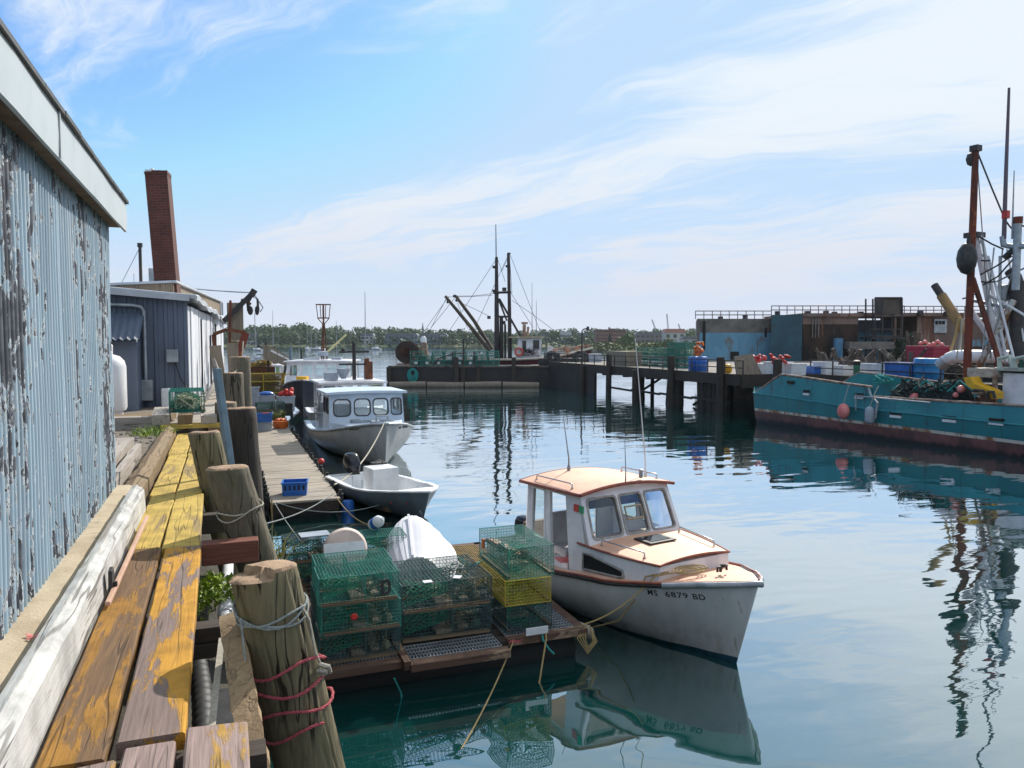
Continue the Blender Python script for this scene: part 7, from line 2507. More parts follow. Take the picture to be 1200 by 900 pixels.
pl_n = 0
front = []
for px in (682, 713, 745, 786, 844, 911):
    p = at_x(px, 440, PX0 - 0.28)
    front.append(p.y)
for i, (px, r_, zt) in enumerate(((682, 0.22, 2.2), (713, 0.22, 3.25), (745, 0.24, 2.2), (786, 0.24, 3.3), (844, 0.24, 3.35), (911, 0.24, 3.35))):
    b = MB()
    ppile(b, PX0 - 0.28, front[i], r_, zt)
    b.build("pile", MT["pilefar"], pr, smooth=50)
for px, w_ in ((748, 1.0), (790, 1.3), (829, 1.6)):
    p = at_x(px, 440, PX0 + 0.5)
    b = MB()
    for k in range(5):
        b.tube([(0.5 + rnd.uniform(-0.3, 0.4), p.y - PY0 - w_ / 2 + w_ * k / 4, -2), (0.5 + rnd.uniform(-0.1, 0.2), p.y - PY0 - w_ / 2 + w_ * k / 4, PZ - 0.6)], 0.2, 8)
    b.build("pile_cluster", MT["pilefar"], pr, smooth=50)
for y in [39.5 + 3.4 * i for i in range(5)]:
    for x in (31.6, 34.4):
        b = MB()
        ppile(b, x, y + rnd.uniform(-0.3, 0.3), 0.15, PZ - 0.6)
        b.build("pile", MT["pilefar"], pr, smooth=50)
b = MB()
for i in range(4):
    y = 25 + i * 4
    b.bar((0.4, y, 0.55), (0.4, y + 4, 0.62), 0.14)
    if i % 2:
        b.bar((0.5, y, 0.1), (3.2, y, 1.6), 0.14)
b.build("brace", MT["pilefar"], pr)
rr = thing("pier_railing", "low rusty pipe railing along the near edge of the timber pier", "railing", (PX0 + 0.22, PYS, PZ))
for pts in ([(0, 0, 0), (0, 30, 0)], [(PXS - PX0, -0.4, 0), (PXS - PX0, -22, 0)]):
    p, q = Vector(pts[0]), Vector(pts[1])
    for z in (0.42, 0.85):
        MB().tube([p + Vector((0, 0, z)), q + Vector((0, 0, z))], 0.035, 6).build("rail", MT["blacksteel"], rr)
    n = int((q - p).length / 1.75)
    for i in range(n + 1):
        c = p.lerp(q, i / n)
        MB().tube([c, c + Vector((0, 0, 0.88))], 0.045, 6).build("post", MT["blacksteel"], rr)
q = at_x(1004, 430, PXS - 0.2)
gb = thing("green_bollard", "green painted post with a black cap at the pier edge above the trawler", "bollard", (PXS - 0.2, q.y, 1.25))
MB().lathe([(0.17, 0), (0.17, 1.75)], 14).build("post_body", M("green_post_paint", (0.02, 0.16, 0.08), (0.03, 0.10, 0.06), 3, 0.6), gb, smooth=40)
MB().lathe([(0.18, 1.75), (0.22, 1.95), (0.12, 2.02)], 14).build("post_cap", MT["black"], gb, smooth=40)


def PP(px, py, x):
    return at_x(px, py, x)


def onpier(px, x):
    p = at_x(px, 430, x)
    return Vector((x, p.y, PZ))


def drum(label, loc, r, h, mat, group=None, name="plastic_barrel"):
    t = thing(name, label, "barrel", loc, 0, group)
    MB().lathe([(r * 0.9, 0), (r, 0.05), (r, h * 0.3), (r * 1.04, h * 0.33), (r, h * 0.36), (r, h * 0.64), (r * 1.04, h * 0.67), (r, h * 0.7), (r, h - 0.05), (r * 0.88, h)], 16).build("barrel_body", mat, t, smooth=50)
    return t


d0 = drum("blue plastic barrel under orange floats at the pier edge, left one of the pair", onpier(813, 29.3), 0.36, 0.98, MT["blueplastic"], "blue barrels on the pier")
dup(d0, "blue plastic barrel under orange floats at the pier edge, right one of the pair", onpier(822.5, 29.3), 0, "blue barrels on the pier")
fb = None
for i in range(16):
    p = onpier(820 + rnd.uniform(-7, 7), 29.4) + Vector((0, 0, 1.1 + rnd.random() * (0.5 if i < 11 else 1.0)))
    if fb is None:
        fb = MB().lathe([(0.02, -0.2), (0.08, -0.13), (0.10, 0), (0.08, 0.13), (0.02, 0.2)], 10).build("pot_buoy", MT["orange"], loc=p, smooth=60)
        tag(fb, "orange pot buoy heaped on the pair of blue barrels", "buoy", "orange buoys on the barrels")
    else:
        c = fb.copy()
        COL.objects.link(c)
        c.location = p
        c.rotation_euler = (rnd.uniform(0, 3), rnd.uniform(0, 3), 0)
rf_ = None
for i in range(30):
    p = onpier(881 + rnd.random() * 42, 30.6) + Vector((0, 0, 0.80 + rnd.random() ** 2 * 0.35))
    if rf_ is None:
        rf_ = MB().lathe([(0.02, -0.2), (0.07, -0.13), (0.09, 0), (0.07, 0.13), (0.02, 0.2)], 10).build("pot_buoy", MT["red"], loc=p, smooth=60)
        tag(rf_, "red pot buoy lying along the top of the white totes on the pier", "buoy", "red buoys along the pier")
    else:
        c = rf_.copy()
        COL.objects.link(c)
        c.location = p
        c.rotation_euler = (rnd.uniform(0, 3), rnd.uniform(0, 3), 0)
for i, (px, x) in enumerate(((884, 31.2), (897, 31.2), (912, 31.2), (930, 31.6), (948, 34.4), (967, 34.0), (986, 34.6), (1020, 34.2), (1040, 34.5))):
    lab = ("white fish tote on the pier, %s" % ("below the red buoys" if i < 4 else "in the row behind the railing")) if i else "white fish tote on the pier, below the red buoys"
    crate("fish_tote", lab, onpier(px, x), rnd.uniform(0.8, 1.1), rnd.uniform(1.0, 1.4), rnd.uniform(0.5, 0.85), MT["whiteplastic"], R(rnd.uniform(-8, 8)), "white fish totes on the pier below the red buoys" if i < 4 else "white fish totes in the row behind the railing", slots=False)
for i, (px, x, m_, lab) in enumerate(((955, 33.5, "blueplastic", "small blue tote on the pier behind the trawler's bow"), (1052, 33.7, "blueplastic", "blue tote on the pier, leftmost of the blue row"), (1068, 33.7, "blueplastic", "blue tote on the pier beside the two blue barrels"))):
    crate("fish_tote", lab, onpier(px, x), 0.9, 0.9, 0.9 if i else 0.5, MT[m_], 0, None, slots=False)
for i, px in enumerate((1082, 1094)):
    drum("large blue barrel at the right end of the blue row, %s" % ("next to the blue totes" if i == 0 else "nearest the white duct"), onpier(px, 33.7), 0.46, 1.15, M("bright_blue_drum", (0.02, 0.22, 0.50), (0.02, 0.16, 0.40), 2, 0.4), "large blue barrels")
crate("fish_tote", "dark red tote of floats behind the blue barrels on the pier", onpier(1088, 37.5), 1.4, 1.8, 1.75, M("crimson_tote", (0.30, 0.01, 0.04), None, rough=0.5), 0, None, slots=False)
for i in range(6):
    p = onpier(1078 + i * 5, 37.5) + Vector((0, 0, 1.87 + 0.1 * math.sin(i * 2)))
    o = MB().ball((0, 0, 0), 0.13, 10).build("pot_buoy", MT["pinkbuoy"], loc=p, smooth=60)
    tag(o, "faded pink round buoy on the dark red tote", "buoy", "pink buoys on the red tote")
o = MB().lathe([(0.05, -0.3), (0.22, -0.22), (0.27, 0), (0.22, 0.22), (0.05, 0.3)], 14).build("yellow_float", MT["yellow"], loc=onpier(853, 29.0) + Vector((0, 0, 0.3)), smooth=60)
tag(o, "bright yellow float standing at the pier edge", "float")
o = MB().prism([(-0.9, 0), (0.9, 0), (0.9, 1.15), (-0.4, 1.3)], 0.12, (0, 0, 0), (0, 1, 0), (0, 0, 1)).build("plywood_sheet", MT["greytimber_z"], loc=onpier(879, 29.3), rot=(0, R(14), R(90)))
tag(o, "grey plywood sheet leaning on the pier railing near the yellow float", "board")
o = MB().box(-0.7, 0.7, -1.4, 1.4, 0, 1.15).build("timber_crate", MT["greytimber_z"], loc=onpier(733, 30.4))
tag(o, "grey timber crate on the far stretch of the pier", "crate")
# pale green traps in racks on the pier
def far_trap(label, L, W, H, group, panel_=False):
    b = wires(MB(), L, W, H, 0.19, 0.022)
    b.box(-L * 0.1, L * 0.1, -W * 0.3, W * 0.3, 0.02, 0.09)
    if panel_:
        b.box(-0.12, 0.12, -W / 2 - 0.02, -W / 2, H * 0.3, H * 0.8, 1)
    return tag(b.build("lobster_trap", [MT["wire_g"], MT["whiteplastic"]]), label, "lobster trap", group)


def far_copy(o, loc, rz):
    c = o.copy()
    COL.objects.link(c)
    c.location = loc
    c.rotation_euler = (0, 0, rz)


tq = far_trap("pale green lobster trap in the racks on the pier", 1.3, 0.65, 0.45, "green traps racked on the pier")
k = 0
for ix in range(5):
    for iz in range(4 if ix > 2 else 3):
        for iy in range(2):
            loc = onpier(755 + ix * 12.5, 32.0 + iy * 0.8) + Vector((0, 0, 0.02 + iz * 0.47))
            if k == 0:
                tq.location, tq.rotation_euler = loc, (0, 0, R(90))
            else:
                far_copy(tq, loc, R(90))
            k += 1
# junk row before the old building
jk = MB()
for i in range(90):
    px = rnd.uniform(960, 1075)
    p = onpier(px, rnd.uniform(35, 40))
    s = rnd.uniform(0.2, 0.8)
    jk.bar(p - Vector((p.x * 0, 0, 0)), p + Vector((rnd.uniform(-1, 1), rnd.uniform(-1.2, 1.2), rnd.uniform(0.2, 1.6))), rnd.uniform(0.06, 0.25))
tag(jk.build("scrap_heap", [M("rusty_scrap", (0.10, 0.085, 0.075), (0.05, 0.04, 0.035), 1.2, 0.9, c=(0.3, 0.26, 0.2), csc=0.8)]), "heap of scrap metal and old fishing gear on the ground before the ruined building", "scrap", kind="stuff")
gm_ = MB().prism([(PX1 + 0.42, 14), (140, 14), (140, 160), (108.5, 160), (PX1 + 0.42, 52.5)], 5.24, (0, 0, -3))
tag(gm_.build("quay_ground", MT["deckconc"]), kind="structure")

# ================================================================== BLACK BARGE AND SECOND TRAWLER
BD = 72.0


def CF(px, py, d):
    """pixel at forward distance d, in a frame square to the view with origin on the water below (600, d)"""
    o = ground(600, d, 0)
    p = atd(px, py, d) - o
    return Vector((p.x * math.cos(YAW) - p.y * math.sin(YAW), p.x * math.sin(YAW) + p.y * math.cos(YAW), p.z))


def frame_at(name, label, cat, d, group=None, px=600):
    o = ground(px, d, 0)
    return thing(name, label, cat, o, -YAW, group), Vector(((px - 600) / 900 * 0 + CF(px, 398, d).x, 0, 0))


bg_, off = frame_at("black_barge", "long black flat barge moored across the harbour with pale logs along its side", "barge", 71.5, None, 545)


def BF(px, py, d=71.5):
    p = CF(px, py, d) - off
    p.y = d - 71.5
    return p


x0, x1 = BF(456, 450).x, BF(692, 450).x
zt = BF(500, 430).z
b = MB()
b.prism([(x0 + 0.35, -1.0), (x1, -1.0), (x1, zt), (x0, zt)], 8.0, (0, 8.0, 0), (1, 0, 0), (0, 0, 1))
b.build("hull", MT["wharfblack"], bg_)
b = MB()
b.box(x0 - 0.08, x1, -0.12, 0.1, zt - 0.03, zt + 0.12)
b.build("deck_edge", M("scuffed_edge", (0.16, 0.13, 0.11), (0.05, 0.045, 0.045), 2, 0.8), bg_)
for px in (456, 535, 543, 561, 602):
    x = BF(px, 430).x
    MB().box(x - 0.2, x + 0.2, -0.34, -0.13, -0.5, zt + (0.9 if px in (535, 602) else 0.0)).build("fender_timber", MT["darktimber"], bg_)
x2, x3 = BF(458, 450).x, BF(633, 450).x
for i in range(4):
    a = x2 + (x3 - x2) * i / 4
    c = x2 + (x3 - x2) * (i + 0.96) / 4
    MB().tube([(a, -0.75, 0.20 + 0.05 * math.sin(i * 3)), (c, -0.72, 0.20 + 0.05 * math.sin(i * 3 + 2))], 0.33, 10).build("boom_log", MT["greytimber_z"], bg_, smooth=50)
b = MB()
for k in range(6):
    a0 = BF(484, 437)
    r_ = 0.22 + 0.055 * k
    b.tube([(a0.x + r_ * math.cos(q), -0.2 - 0.03 * (k % 3), a0.z - 0.04 * k + r_ * 1.25 * math.sin(q)) for q in [i * math.pi / 8 + k for i in range(17)]], 0.04, 5)
rc = b.build("rope_coil", MT["rope_t"])
rc.location, rc.rotation_euler = bg_.location, bg_.rotation_euler
tag(rc, "teal rope coil hung over the left end of the black barge", "rope")


def bargew(px, py, dy):
    p = BF(px, py)
    return Vector(bg_.location) + Vector((p.x * math.cos(-YAW) - dy * math.sin(-YAW), p.x * math.sin(-YAW) + dy * math.cos(-YAW), p.z))


nd = thing("net_drum", "big round rusty brown net drum on the left end of the black barge", "net drum", bargew(475, 430, 1.6), -YAW)
nd.location.z = zt + 0.12
b = MB()
for y in (-0.7, 0.55):
    b.prism([(1.06 * math.cos(a), 1.22 + 1.06 * math.sin(a)) for a in [2 * math.pi * i / 28 for i in range(28)]], 0.1, (0, y + 0.1, 0), (1, 0, 0), (0, 0, 1))
b.build("drum_flange", M("brown_drum", (0.055, 0.03, 0.024), (0.03, 0.02, 0.018), 2, 0.9), nd)
b = MB()
b.tube([(0, -0.7, 1.22), (0, 0.55, 1.22)], 0.5, 16)
b.build("drum_core", MT["rust"], nd, smooth=50)
b = MB()
b.box(-0.9, 0.9, -0.8, 0.7, 0, 0.16).bar((0.45, -0.75, 0.1), (0.75, -0.75, 1.3), 0.2).bar((0.95, -0.75, 0.1), (0.7, -0.75, 1.2), 0.15).bar((-1.0, -0.6, 0), (-1.0, -0.6, 1.2), 0.06).bar((0.3, -0.78, 1.1), (1.4, -0.78, 1.25), 0.1)
b.build("drum_frame", M("pale_rust_frame", (0.34, 0.24, 0.19), (0.2, 0.12, 0.09), 2, 0.8), nd)
gc = thing("stern_figurehead", "pale conical buoy heap standing between net drum and green traps", "buoy heap", bargew(493, 430, 2.4), -YAW)
gc.location.z = zt + 0.1
MB().lathe([(0.6, 0), (0.55, 0.8), (0.42, 1.3), (0.33, 2.0), (0.2, 2.5)], 12, jit=0.06).build("heap_body", M("tan_rag", (0.30, 0.23, 0.17), (0.2, 0.14, 0.11), 3, 0.9), gc)
MB().lathe([(0.31, 1.7), (0.27, 2.6), (0.12, 2.78)], 12).build("white_top", MT["whiteplastic"], gc, smooth=50)
tb = far_trap("green lobster trap in the long stack on the black barge", 1.15, 0.62, 0.43, "green traps stacked on the black barge", True)
tb2 = far_trap("green lobster trap in the long stack on the black barge", 1.15, 0.62, 0.43, "green traps stacked on the black barge")
tb2.location = (0, 0, -50)
k = 0
for ix in range(8):
    for iy in range(2):
        for iz in range(rnd.choice((2, 3, 3, 3))):
            px = 487 + ix * 12.9
            p = bargew(px, 430, 0.75 + iy * 0.75)
            p.z = zt + 0.12 + iz * 0.45
            if k == 0:
                tb.location, tb.rotation_euler = p, (0, 0, -YAW)
            else:
                far_copy(tb if rnd.random() < 0.4 else tb2, p + Vector((rnd.uniform(-0.06, 0.06), 0, 0)), -YAW + R(rnd.uniform(-3, 3)))
            k += 1
rk = thing("steel_rail", "dark steel guard rail at the middle of the black barge before the traps", "rail", bargew(543, 430, 0.2), -YAW)
b = MB()
for x in (-1.0, 0.0, 1.0):
    b.bar((x, 0, -0.2), (x, 0, 1.4 if x else 2.6), 0.14)
b.tube([(-3.0, 0.1, 0.0), (-2.3, 0.1, 0.8), (-1.0, 0.1, 1.2), (0.2, 0.1, 1.3)], 0.06, 6)
b.build("rail_bar", MT["blacksteel"], rk)
# lamp post at the pier bend
q = ground(682, 66.0, 0)
lpst = thing("lamp_post", "slim dark lamp post with a hooked head where barge and pier meet", "lamp post", (q.x, q.y, 1.9), -YAW)
hz = atd(682, 386, 66).z - 1.9
MB().tube([(0, 0, 0), (0, 0, hz - 0.15), (0.1, 0, hz), (0.45, 0, hz + 0.1)], [0.09, 0.06, 0.05, 0.05], 8).build("lamp_pole", MT["blacksteel"], lpst)
MB().lathe([(0.05, 0.16), (0.17, 0.0), (0.1, -0.06)], 10, (0.5, 0, hz + 0.0)).box(0.4, 0.6, -0.1, 0.1, hz + 0.1, hz + 0.25).build("lamp_head", MT["blacksteel"], lpst)

# second trawler: square to the view at D2
D2 = 82.0
tr2, off2 = frame_at("red_trawler", "dark red trawler with white wheelhouse, twin black masts and raised booms behind the black barge", "trawler", D2, None, 640)


def T2(px, py, dy=0.0):
    p = CF(px, py, D2) - off2
    p.y = dy
    return p


dl, dr = T2(505, 420).x, T2(696, 408).x
b = MB()
top = [(505, 421), (560, 421), (600, 421), (640, 419.5), (665, 415), (694, 408.5)]
rings = []
for i, (px, py) in enumerate(top):
    p = T2(px, py)
    hw = (2.6, 2.8, 2.8, 2.5, 1.6, 0.08)[i]
    sh = (0, 0, 0, 0, 0.5, 2.0)[i]
    rings.append([(p.x, -hw, p.z), (p.x - sh * 0.3, -hw * 0.85, p.z * 0.4), (p.x - sh, -hw * 0.5, -0.8), (p.x - sh, hw * 0.5, -0.8), (p.x - sh * 0.3, hw * 0.85, p.z * 0.4), (p.x, hw, p.z)])
b.loft(rings, caps=(True, False))
b.build("hull", M("dark_red_hull", (0.10, 0.012, 0.018), (0.06, 0.01, 0.012), 0.8, 0.6, c=(0.05, 0.03, 0.03), csc=1), tr2, smooth=40)
b = MB()
for sd in (-1, 1):
    b.tube([Vector((r_[0][0], sd * abs(r_[0][1]), r_[0][2] + 0.04)) for r_ in rings], 0.13, 6)
b.build("cap_rail", M("cream_rail", (0.55, 0.48, 0.38), None), tr2)
b = MB()
b.loft([[(r_[0][0], r_[0][1] + 0.1, r_[0][2] - 0.5), (r_[5][0], r_[5][1] - 0.1, r_[5][2] - 0.5)] for r_ in rings[:-1]])
b.build("deck", MT["rust"], tr2)
wa, wb_ = T2(602, 420), T2(633, 396)
b = MB()
b.prism([(wa.x, 1.4), (wb_.x - 0.2, 1.4), (wb_.x + 0.15, wb_.z), (wa.x + 0.5, wb_.z)], 3.4, (0, 1.7, 0), (1, 0, 0), (0, 0, 1))
wh = b.build("wheelhouse", MT["white"], tr2, bevel=0.04)
w0 = T2(628, 403)
MB().box(w0.x - 0.35, w0.x + 0.3, -1.74, -1.70, w0.z - 0.5, w0.z + 0.4).build("wheelhouse_window", MT["darkglass"], wh)
MB().box(wa.x + 0.9, wa.x + 1.3, -1.74, -1.70, w0.z - 0.8, w0.z + 0.35).build("wheelhouse_window", MT["darkglass"], wh)
b = MB()
b.box(T2(596, 395).x, T2(637, 395).x, -2.0, 2.0, wb_.z, wb_.z + 0.14)
b.build("wheelhouse_roof", M("ochre_trim", (0.42, 0.34, 0.20), (0.55, 0.5, 0.42), 2, 0.7), wh)
b = MB()
for k in range(60):
    p = T2(612 + rnd.random() * 18, 409 + rnd.random() * 7, -1.95)
    b.bar(p, p + Vector((rnd.uniform(-0.5, 0.5), 0, rnd.uniform(-0.3, 0.3))), 0.05)
b.build("rope_rack", MT["blacksteel"], tr2)
p = T2(608, 412, -2.0)
b = MB().tube([(p.x + 0.38 * math.cos(a), p.y, p.z + 0.38 * math.sin(a)) for a in [i * math.pi / 8 for i in range(17)]], 0.10, 8)
b.build("life_ring", M("ring_red", (0.6, 0.09, 0.05), None), tr2, smooth=50)
b = MB()
p = T2(642, 421)
q = T2(646, 405)
b.prism([(p.x, p.z - 0.3), (p.x + 0.9, p.z - 0.3), (p.x + 0.6, q.z - 0.2), (p.x + 0.3, q.z), (p.x, q.z)], 0.8, (0, 0.4, 0), (1, 0, 0), (0, 0, 1))
b.build("white_vent", MT["white"], tr2)
b = MB()
for (px, py) in ((650, 411), (676, 410), (665, 409)):
    p = T2(px, py)
    b.box(p.x - 0.2, p.x + 0.3, -0.5, 0.5, p.z - 0.9, p.z + 0.2)
b.tube([T2(648, 409), T2(690, 405)], 0.09, 6).tube([T2(655, 412), T2(692, 404)], 0.06, 6)
b.build("bow_gear", M("orange_red_gear", (0.42, 0.12, 0.06), (0.5, 0.42, 0.32), 1.5, 0.7), tr2)
b = MB()
for px, pt_ in ((582, 302), (597, 297)):
    b.tube([T2(px + 0.6, 421), T2(px, 360), T2(px - 0.2 if px == 582 else px - 1.2, pt_)], [0.32 if px == 582 else 0.22, 0.24 if px == 582 else 0.19, 0.16], 10)
b.build("mast", MT["blacksteel"], tr2, smooth=50)
MB().tube([T2(581.5, 303), T2(581, 263)], [0.08, 0.05], 6).build("whip_antenna", MT["galv"], tr2)
for px, py, ty in ((623.5, 418, 331), (628.5, 418, 352)):
    MB().tube([T2(px, 396), T2(px, ty)], [0.05, 0.02], 5).build("whip_antenna", MT["galv"], tr2)
for px, py, w_, h_ in ((582, 302, 3, 1.5), (596.5, 297, 4, 1.5), (579, 313, 3.5, 3), (595, 312, 5, 2.5), (582, 343, 7, 3), (591, 339, 5, 4), (578.5, 341, 3, 3), (573, 372, 4, 3.5), (588, 371.5, 5, 2), (591, 378, 3, 4), (524, 349, 4, 3), (533, 347, 4, 3), (524.5, 354, 2, 3), (535, 352, 2.5, 3), (582, 350, 4, 5)):
    p = T2(px, py)
    MB().box(p.x - w_ * 0.045, p.x + w_ * 0.045, -0.25, 0.25, p.z - h_ * 0.045, p.z + h_ * 0.045).build("mast_fitting", MT["black"], tr2, bevel=0.03)
b = MB()
b.tube([T2(575, 411, -1.8), T2(550, 380, -1.8), T2(523.5, 348, -1.8)], [0.24, 0.2, 0.16], 8)
b.tube([T2(576, 410, 1.8), T2(555, 376, 1.8), T2(533, 346, 1.8)], [0.24, 0.2, 0.17], 8)
b.build("boom", M("tan_black_boom", (0.11, 0.085, 0.06), (0.05, 0.04, 0.035), 0.5, 0.7), tr2, smooth=50)
b = MB()
b.tube([T2(578, 343), T2(599, 342.5)], 0.14, 6)
b.tube([T2(583, 371), T2(598, 371)], 0.12, 6)
b.tube([T2(588, 421), T2(587.5, 371)], 0.2, 8)
b.tube([T2(592, 421), T2(592, 380)], 0.12, 8)
b.tube([T2(585, 350), T2(611, 396)], 0.13, 6).tube([T2(584, 350), T2(594, 376)], 0.1, 6)
b.build("gallows", MT["blacksteel"], tr2, smooth=50)
b = MB()
wires_ = [(533, 347, 578, 344, 1.2), (525, 348, 577, 346, 0.6), (536, 353, 574, 371, -0.5), (582, 303, 505, 421, 0), (596, 298, 540, 420, 0), (598, 299, 632, 386, 0), (632, 386, 655, 402, 0), (600, 352, 650, 388, -1), (599, 344, 625, 384, 0), (524, 350, 500, 384, 0), (534, 348, 505, 384, 0), (523, 350, 497, 400, 0), (536, 355, 548, 385, 0), (583, 303, 592, 330, 0), (597, 298, 588, 318, 0), (597, 298, 600, 344, 0), (650, 388, 672, 400, 0)]
for x0_, y0_, x1_, y1_, s_ in wires_:
    b.tube([T2(x0_, y0_), T2((x0_ + x1_) / 2, (y0_ + y1_) / 2 + s_), T2(x1_, y1_)], 0.022, 4)
b.build("rigging_wire", MT["blacksteel"], tr2)
b = MB()
p = T2(612, 383)
b.tube([T2(614, 396), T2(614.5, 380)], 0.18, 8).box(p.x - 0.1, p.x + 0.6, -0.2, 0.2, p.z + 0.3, p.z + 0.5).tube([T2(618, 396), T2(619, 383)], 0.12, 8)
b.build("funnel", M("tan_funnel", (0.35, 0.25, 0.18), (0.2, 0.1, 0.08), 2, 0.7), tr2)
t = thing("rope_pile", "grey and black coiled gear heaped on the barge deck before the red trawler's bow", "gear", bargew(668, 430, 1.0), -YAW)
t.location.z = zt + 0.1
for c in range(2):
    b = MB()
    for k in range(7):
        r_ = 0.2 + 0.09 * k
        b.tube([(c * 2.6 - 1.6 + r_ * math.cos(a), -0.3 + rnd.uniform(-0.2, 0.2), 0.75 + r_ * 0.85 * math.sin(a)) for a in [i * 0.7 + k for i in range(10)]], 0.06, 5)
    b.build("coil", M("dark_coil", (0.11, 0.11, 0.115), (0.05, 0.05, 0.05), 2, 0.8), t)
MB().box(1.8, 3.0, -0.6, 0.4, 0, 1.1).build("grey_bin", MT["greyplastic"], t, bevel=0.04)
MB().box(-2.9, 2.9, -0.2, 1.0, 0, 0.7).build("dark_base", MT["black"], t, bevel=0.1)

# ================================================================== RUINED CONCRETE BUILDING
D3 = 80.0
rbg, off3 = frame_at("ruined_building", "derelict concrete building with flaking blue paint, dark openings and a railed flat roof", "building", D3, None, 960)


def F3(px, py, d=D3):
    p = CF(px, py, d) - CF(960, 398, D3).x * Vector((1, 0, 0))
    p.y = d - D3
    return p


def peeling(name, a, b_, c):
    m, nt, bs = _start(name)
    co = NODE(nt, "ShaderNodeTexCoord").outputs["Object"]
    n1 = NOISE(nt, MAP(nt, co, (1, 1, 0.5)), 0.5, 6, 0.65, 0.4)
    n2 = NOISE(nt, MAP(nt, co, (1.4, 1.4, 0.16), (3, 2, 1)), 0.8, 7, 0.7, 0.3)
    n3 = NOISE(nt, MAP(nt, co, (1, 1, 0.6), (1, 7, 4)), 0.35, 5, 0.6)
    col = MIX(nt, RAMP(nt, n1, 0.42, 0.58), (*a, 1), (*b_, 1))
    col = MIX(nt, RAMP(nt, n2, 0.53, 0.60, 0, 0.9), col, (*c, 1))
    col = MIX(nt, RAMP(nt, n3, 0.58, 0.66, 0, 0.8), col, (0.17, 0.15, 0.13, 1))
    nt.links.new(col, bs.inputs["Base Color"])
    bs.inputs["Roughness"].default_value = 0.85
    return m


MT["bluewall"] = peeling("flaking_blue_wall", (0.15, 0.34, 0.47), (0.12, 0.28, 0.40), (0.15, 0.075, 0.045))
MT["tealwall"] = M("dark_teal_panel", (0.022, 0.085, 0.115), (0.016, 0.06, 0.085), 0.7, 0.7, c=(0.03, 0.025, 0.02), csc=0.9, clo=0.6, chi=0.75)
MT["burnt"] = peeling("burnt_rusty_wall", (0.055, 0.028, 0.020), (0.012, 0.010, 0.010), (0.20, 0.08, 0.04))
MT["rustwall"] = peeling("rust_brown_wall", (0.24, 0.165, 0.135), (0.15, 0.10, 0.085), (0.14, 0.055, 0.03))
GZ = 2.24


def fbox(b, px0, px1, pytop, pybot, d0, depth, mi=0):
    p, q = F3(px0, pytop, d0), F3(px1, pytop, d0)
    zb = GZ if pybot is None else F3(px0, pybot, d0).z
    return b.box(p.x, q.x, d0 - D3, d0 - D3 + depth, zb, p.z, mi)


p, q = F3(817, 373.5, 80), F3(906, 373.5, 80)
p2 = F3(815.5, 373.5, 92)
MB().prism([(p.x, 0), (q.x, 0), (q.x + 3, 12), (p2.x, 12)], p.z - GZ, (0, 0, GZ)).build("grey_block", MT["wharfconc"], rbg)
fbox(MB(), 820, 904, 390, None, 79.9, 0.08).build("blue_band", MT["bluewall"], rbg)
p, q = F3(904, 369, 77), F3(940.5, 369, 77)
p2 = F3(904, 369, 89)
MB().prism([(p.x, -3), (q.x, -3), (q.x + 3, 9), (p2.x, 9)], p.z - GZ, (0, 0, GZ)).build("teal_block", MT["tealwall"], rbg)
fbox(MB(), 941, 1006, 369, None, 78, 12).build("burnt_block", MT["burnt"], rbg)
fbox(fbox(MB(), 941, 1012, 367, 371, 77.6, 12), 940.7, 1006, 371.2, 380, 77.9, 0.06).build("roof_slab", MT["rustwall"], rbg)
b = MB()
for px in (952, 955.5, 959):
    fbox(b, px, px + 1.4, 372, 396, 77.8, 0.08)
b.build("rust_streak_pipe", MT["wharfconc"], rbg)
fbox(MB(), 1006, 1049, 375, 405, 84, 3).build("grey_back_wall", MT["shedgrey"], rbg)
fbox(MB(), 1006, 1049, 390, None, 83.9, 0.06).build("blue_back_band", MT["bluewall"], rbg)
fbox(MB(), 1005, 1185, 366.5, 370.5, 79, 9).build("bridge_slab", MT["rustwall"], rbg)
b = MB()
fbox(b, 1075, 1130, 370, None, 79.5, 8)
fbox(b, 1130, 1200, 374, None, 81, 8)
fbox(b, 1048.5, 1051, 370, None, 79.5, 0.4)
fbox(b, 1056, 1058.5, 370, None, 79.5, 0.4)
b.build("brown_block", MT["rustwall"], rbg)
b = MB()
fbox(b, 1095, 1110, 374, 390, 79.3, 0.3)
b.build("grey_cabinet", MT["galv"], rbg)
b = MB()
for k in range(3):
    fbox(b, 1097 + k * 4, 1099.5 + k * 4, 376, 380, 79.2, 0.1)
b.build("cabinet_window", MT["dark"], rbg)
fbox(MB(), 1140, 1162, 398, 406, 80.5, 0.3).build("blue_panel", MT["bluewall"], rbg)
b = MB()
for (x0, x1, y0, yy) in ((815, 904, 364.5, 80), (904, 1060, 358.5, 78), (1058, 1185, 359, 79)):
    for f in (0.0, 0.5):
        base_ = 373.5 if x0 == 815 else 368
        y = y0 + (base_ - y0) * f
        p, q = F3(x0, y, yy), F3(x1, y, yy)
        b.tube([p, q], 0.05, 5)
    n = int((x1 - x0) / 9)
    for i in range(n + 1):
        px = x0 + (x1 - x0) * i / n
        b.tube([F3(px, y0, yy), F3(px, base_ + 0.5, yy)], 0.045, 5)
b.build("roof_railing", M("purple_grey_railing", (0.22, 0.18, 0.22), (0.15, 0.10, 0.10), 1, 0.6), rbg)
for px in (845, 874, 912, 947, 969, 979, 1010, 1080, 1111):
    p = F3(px, 368 if px > 904 else 373, 78.5 if px > 904 else 80.5)
    MB().box(p.x - 0.2, p.x + 0.2, p.y, p.y + 0.5, p.z - 0.2, p.z + rnd.uniform(0.2, 0.42)).build("roof_vent", MT["blacksteel"], rbg)
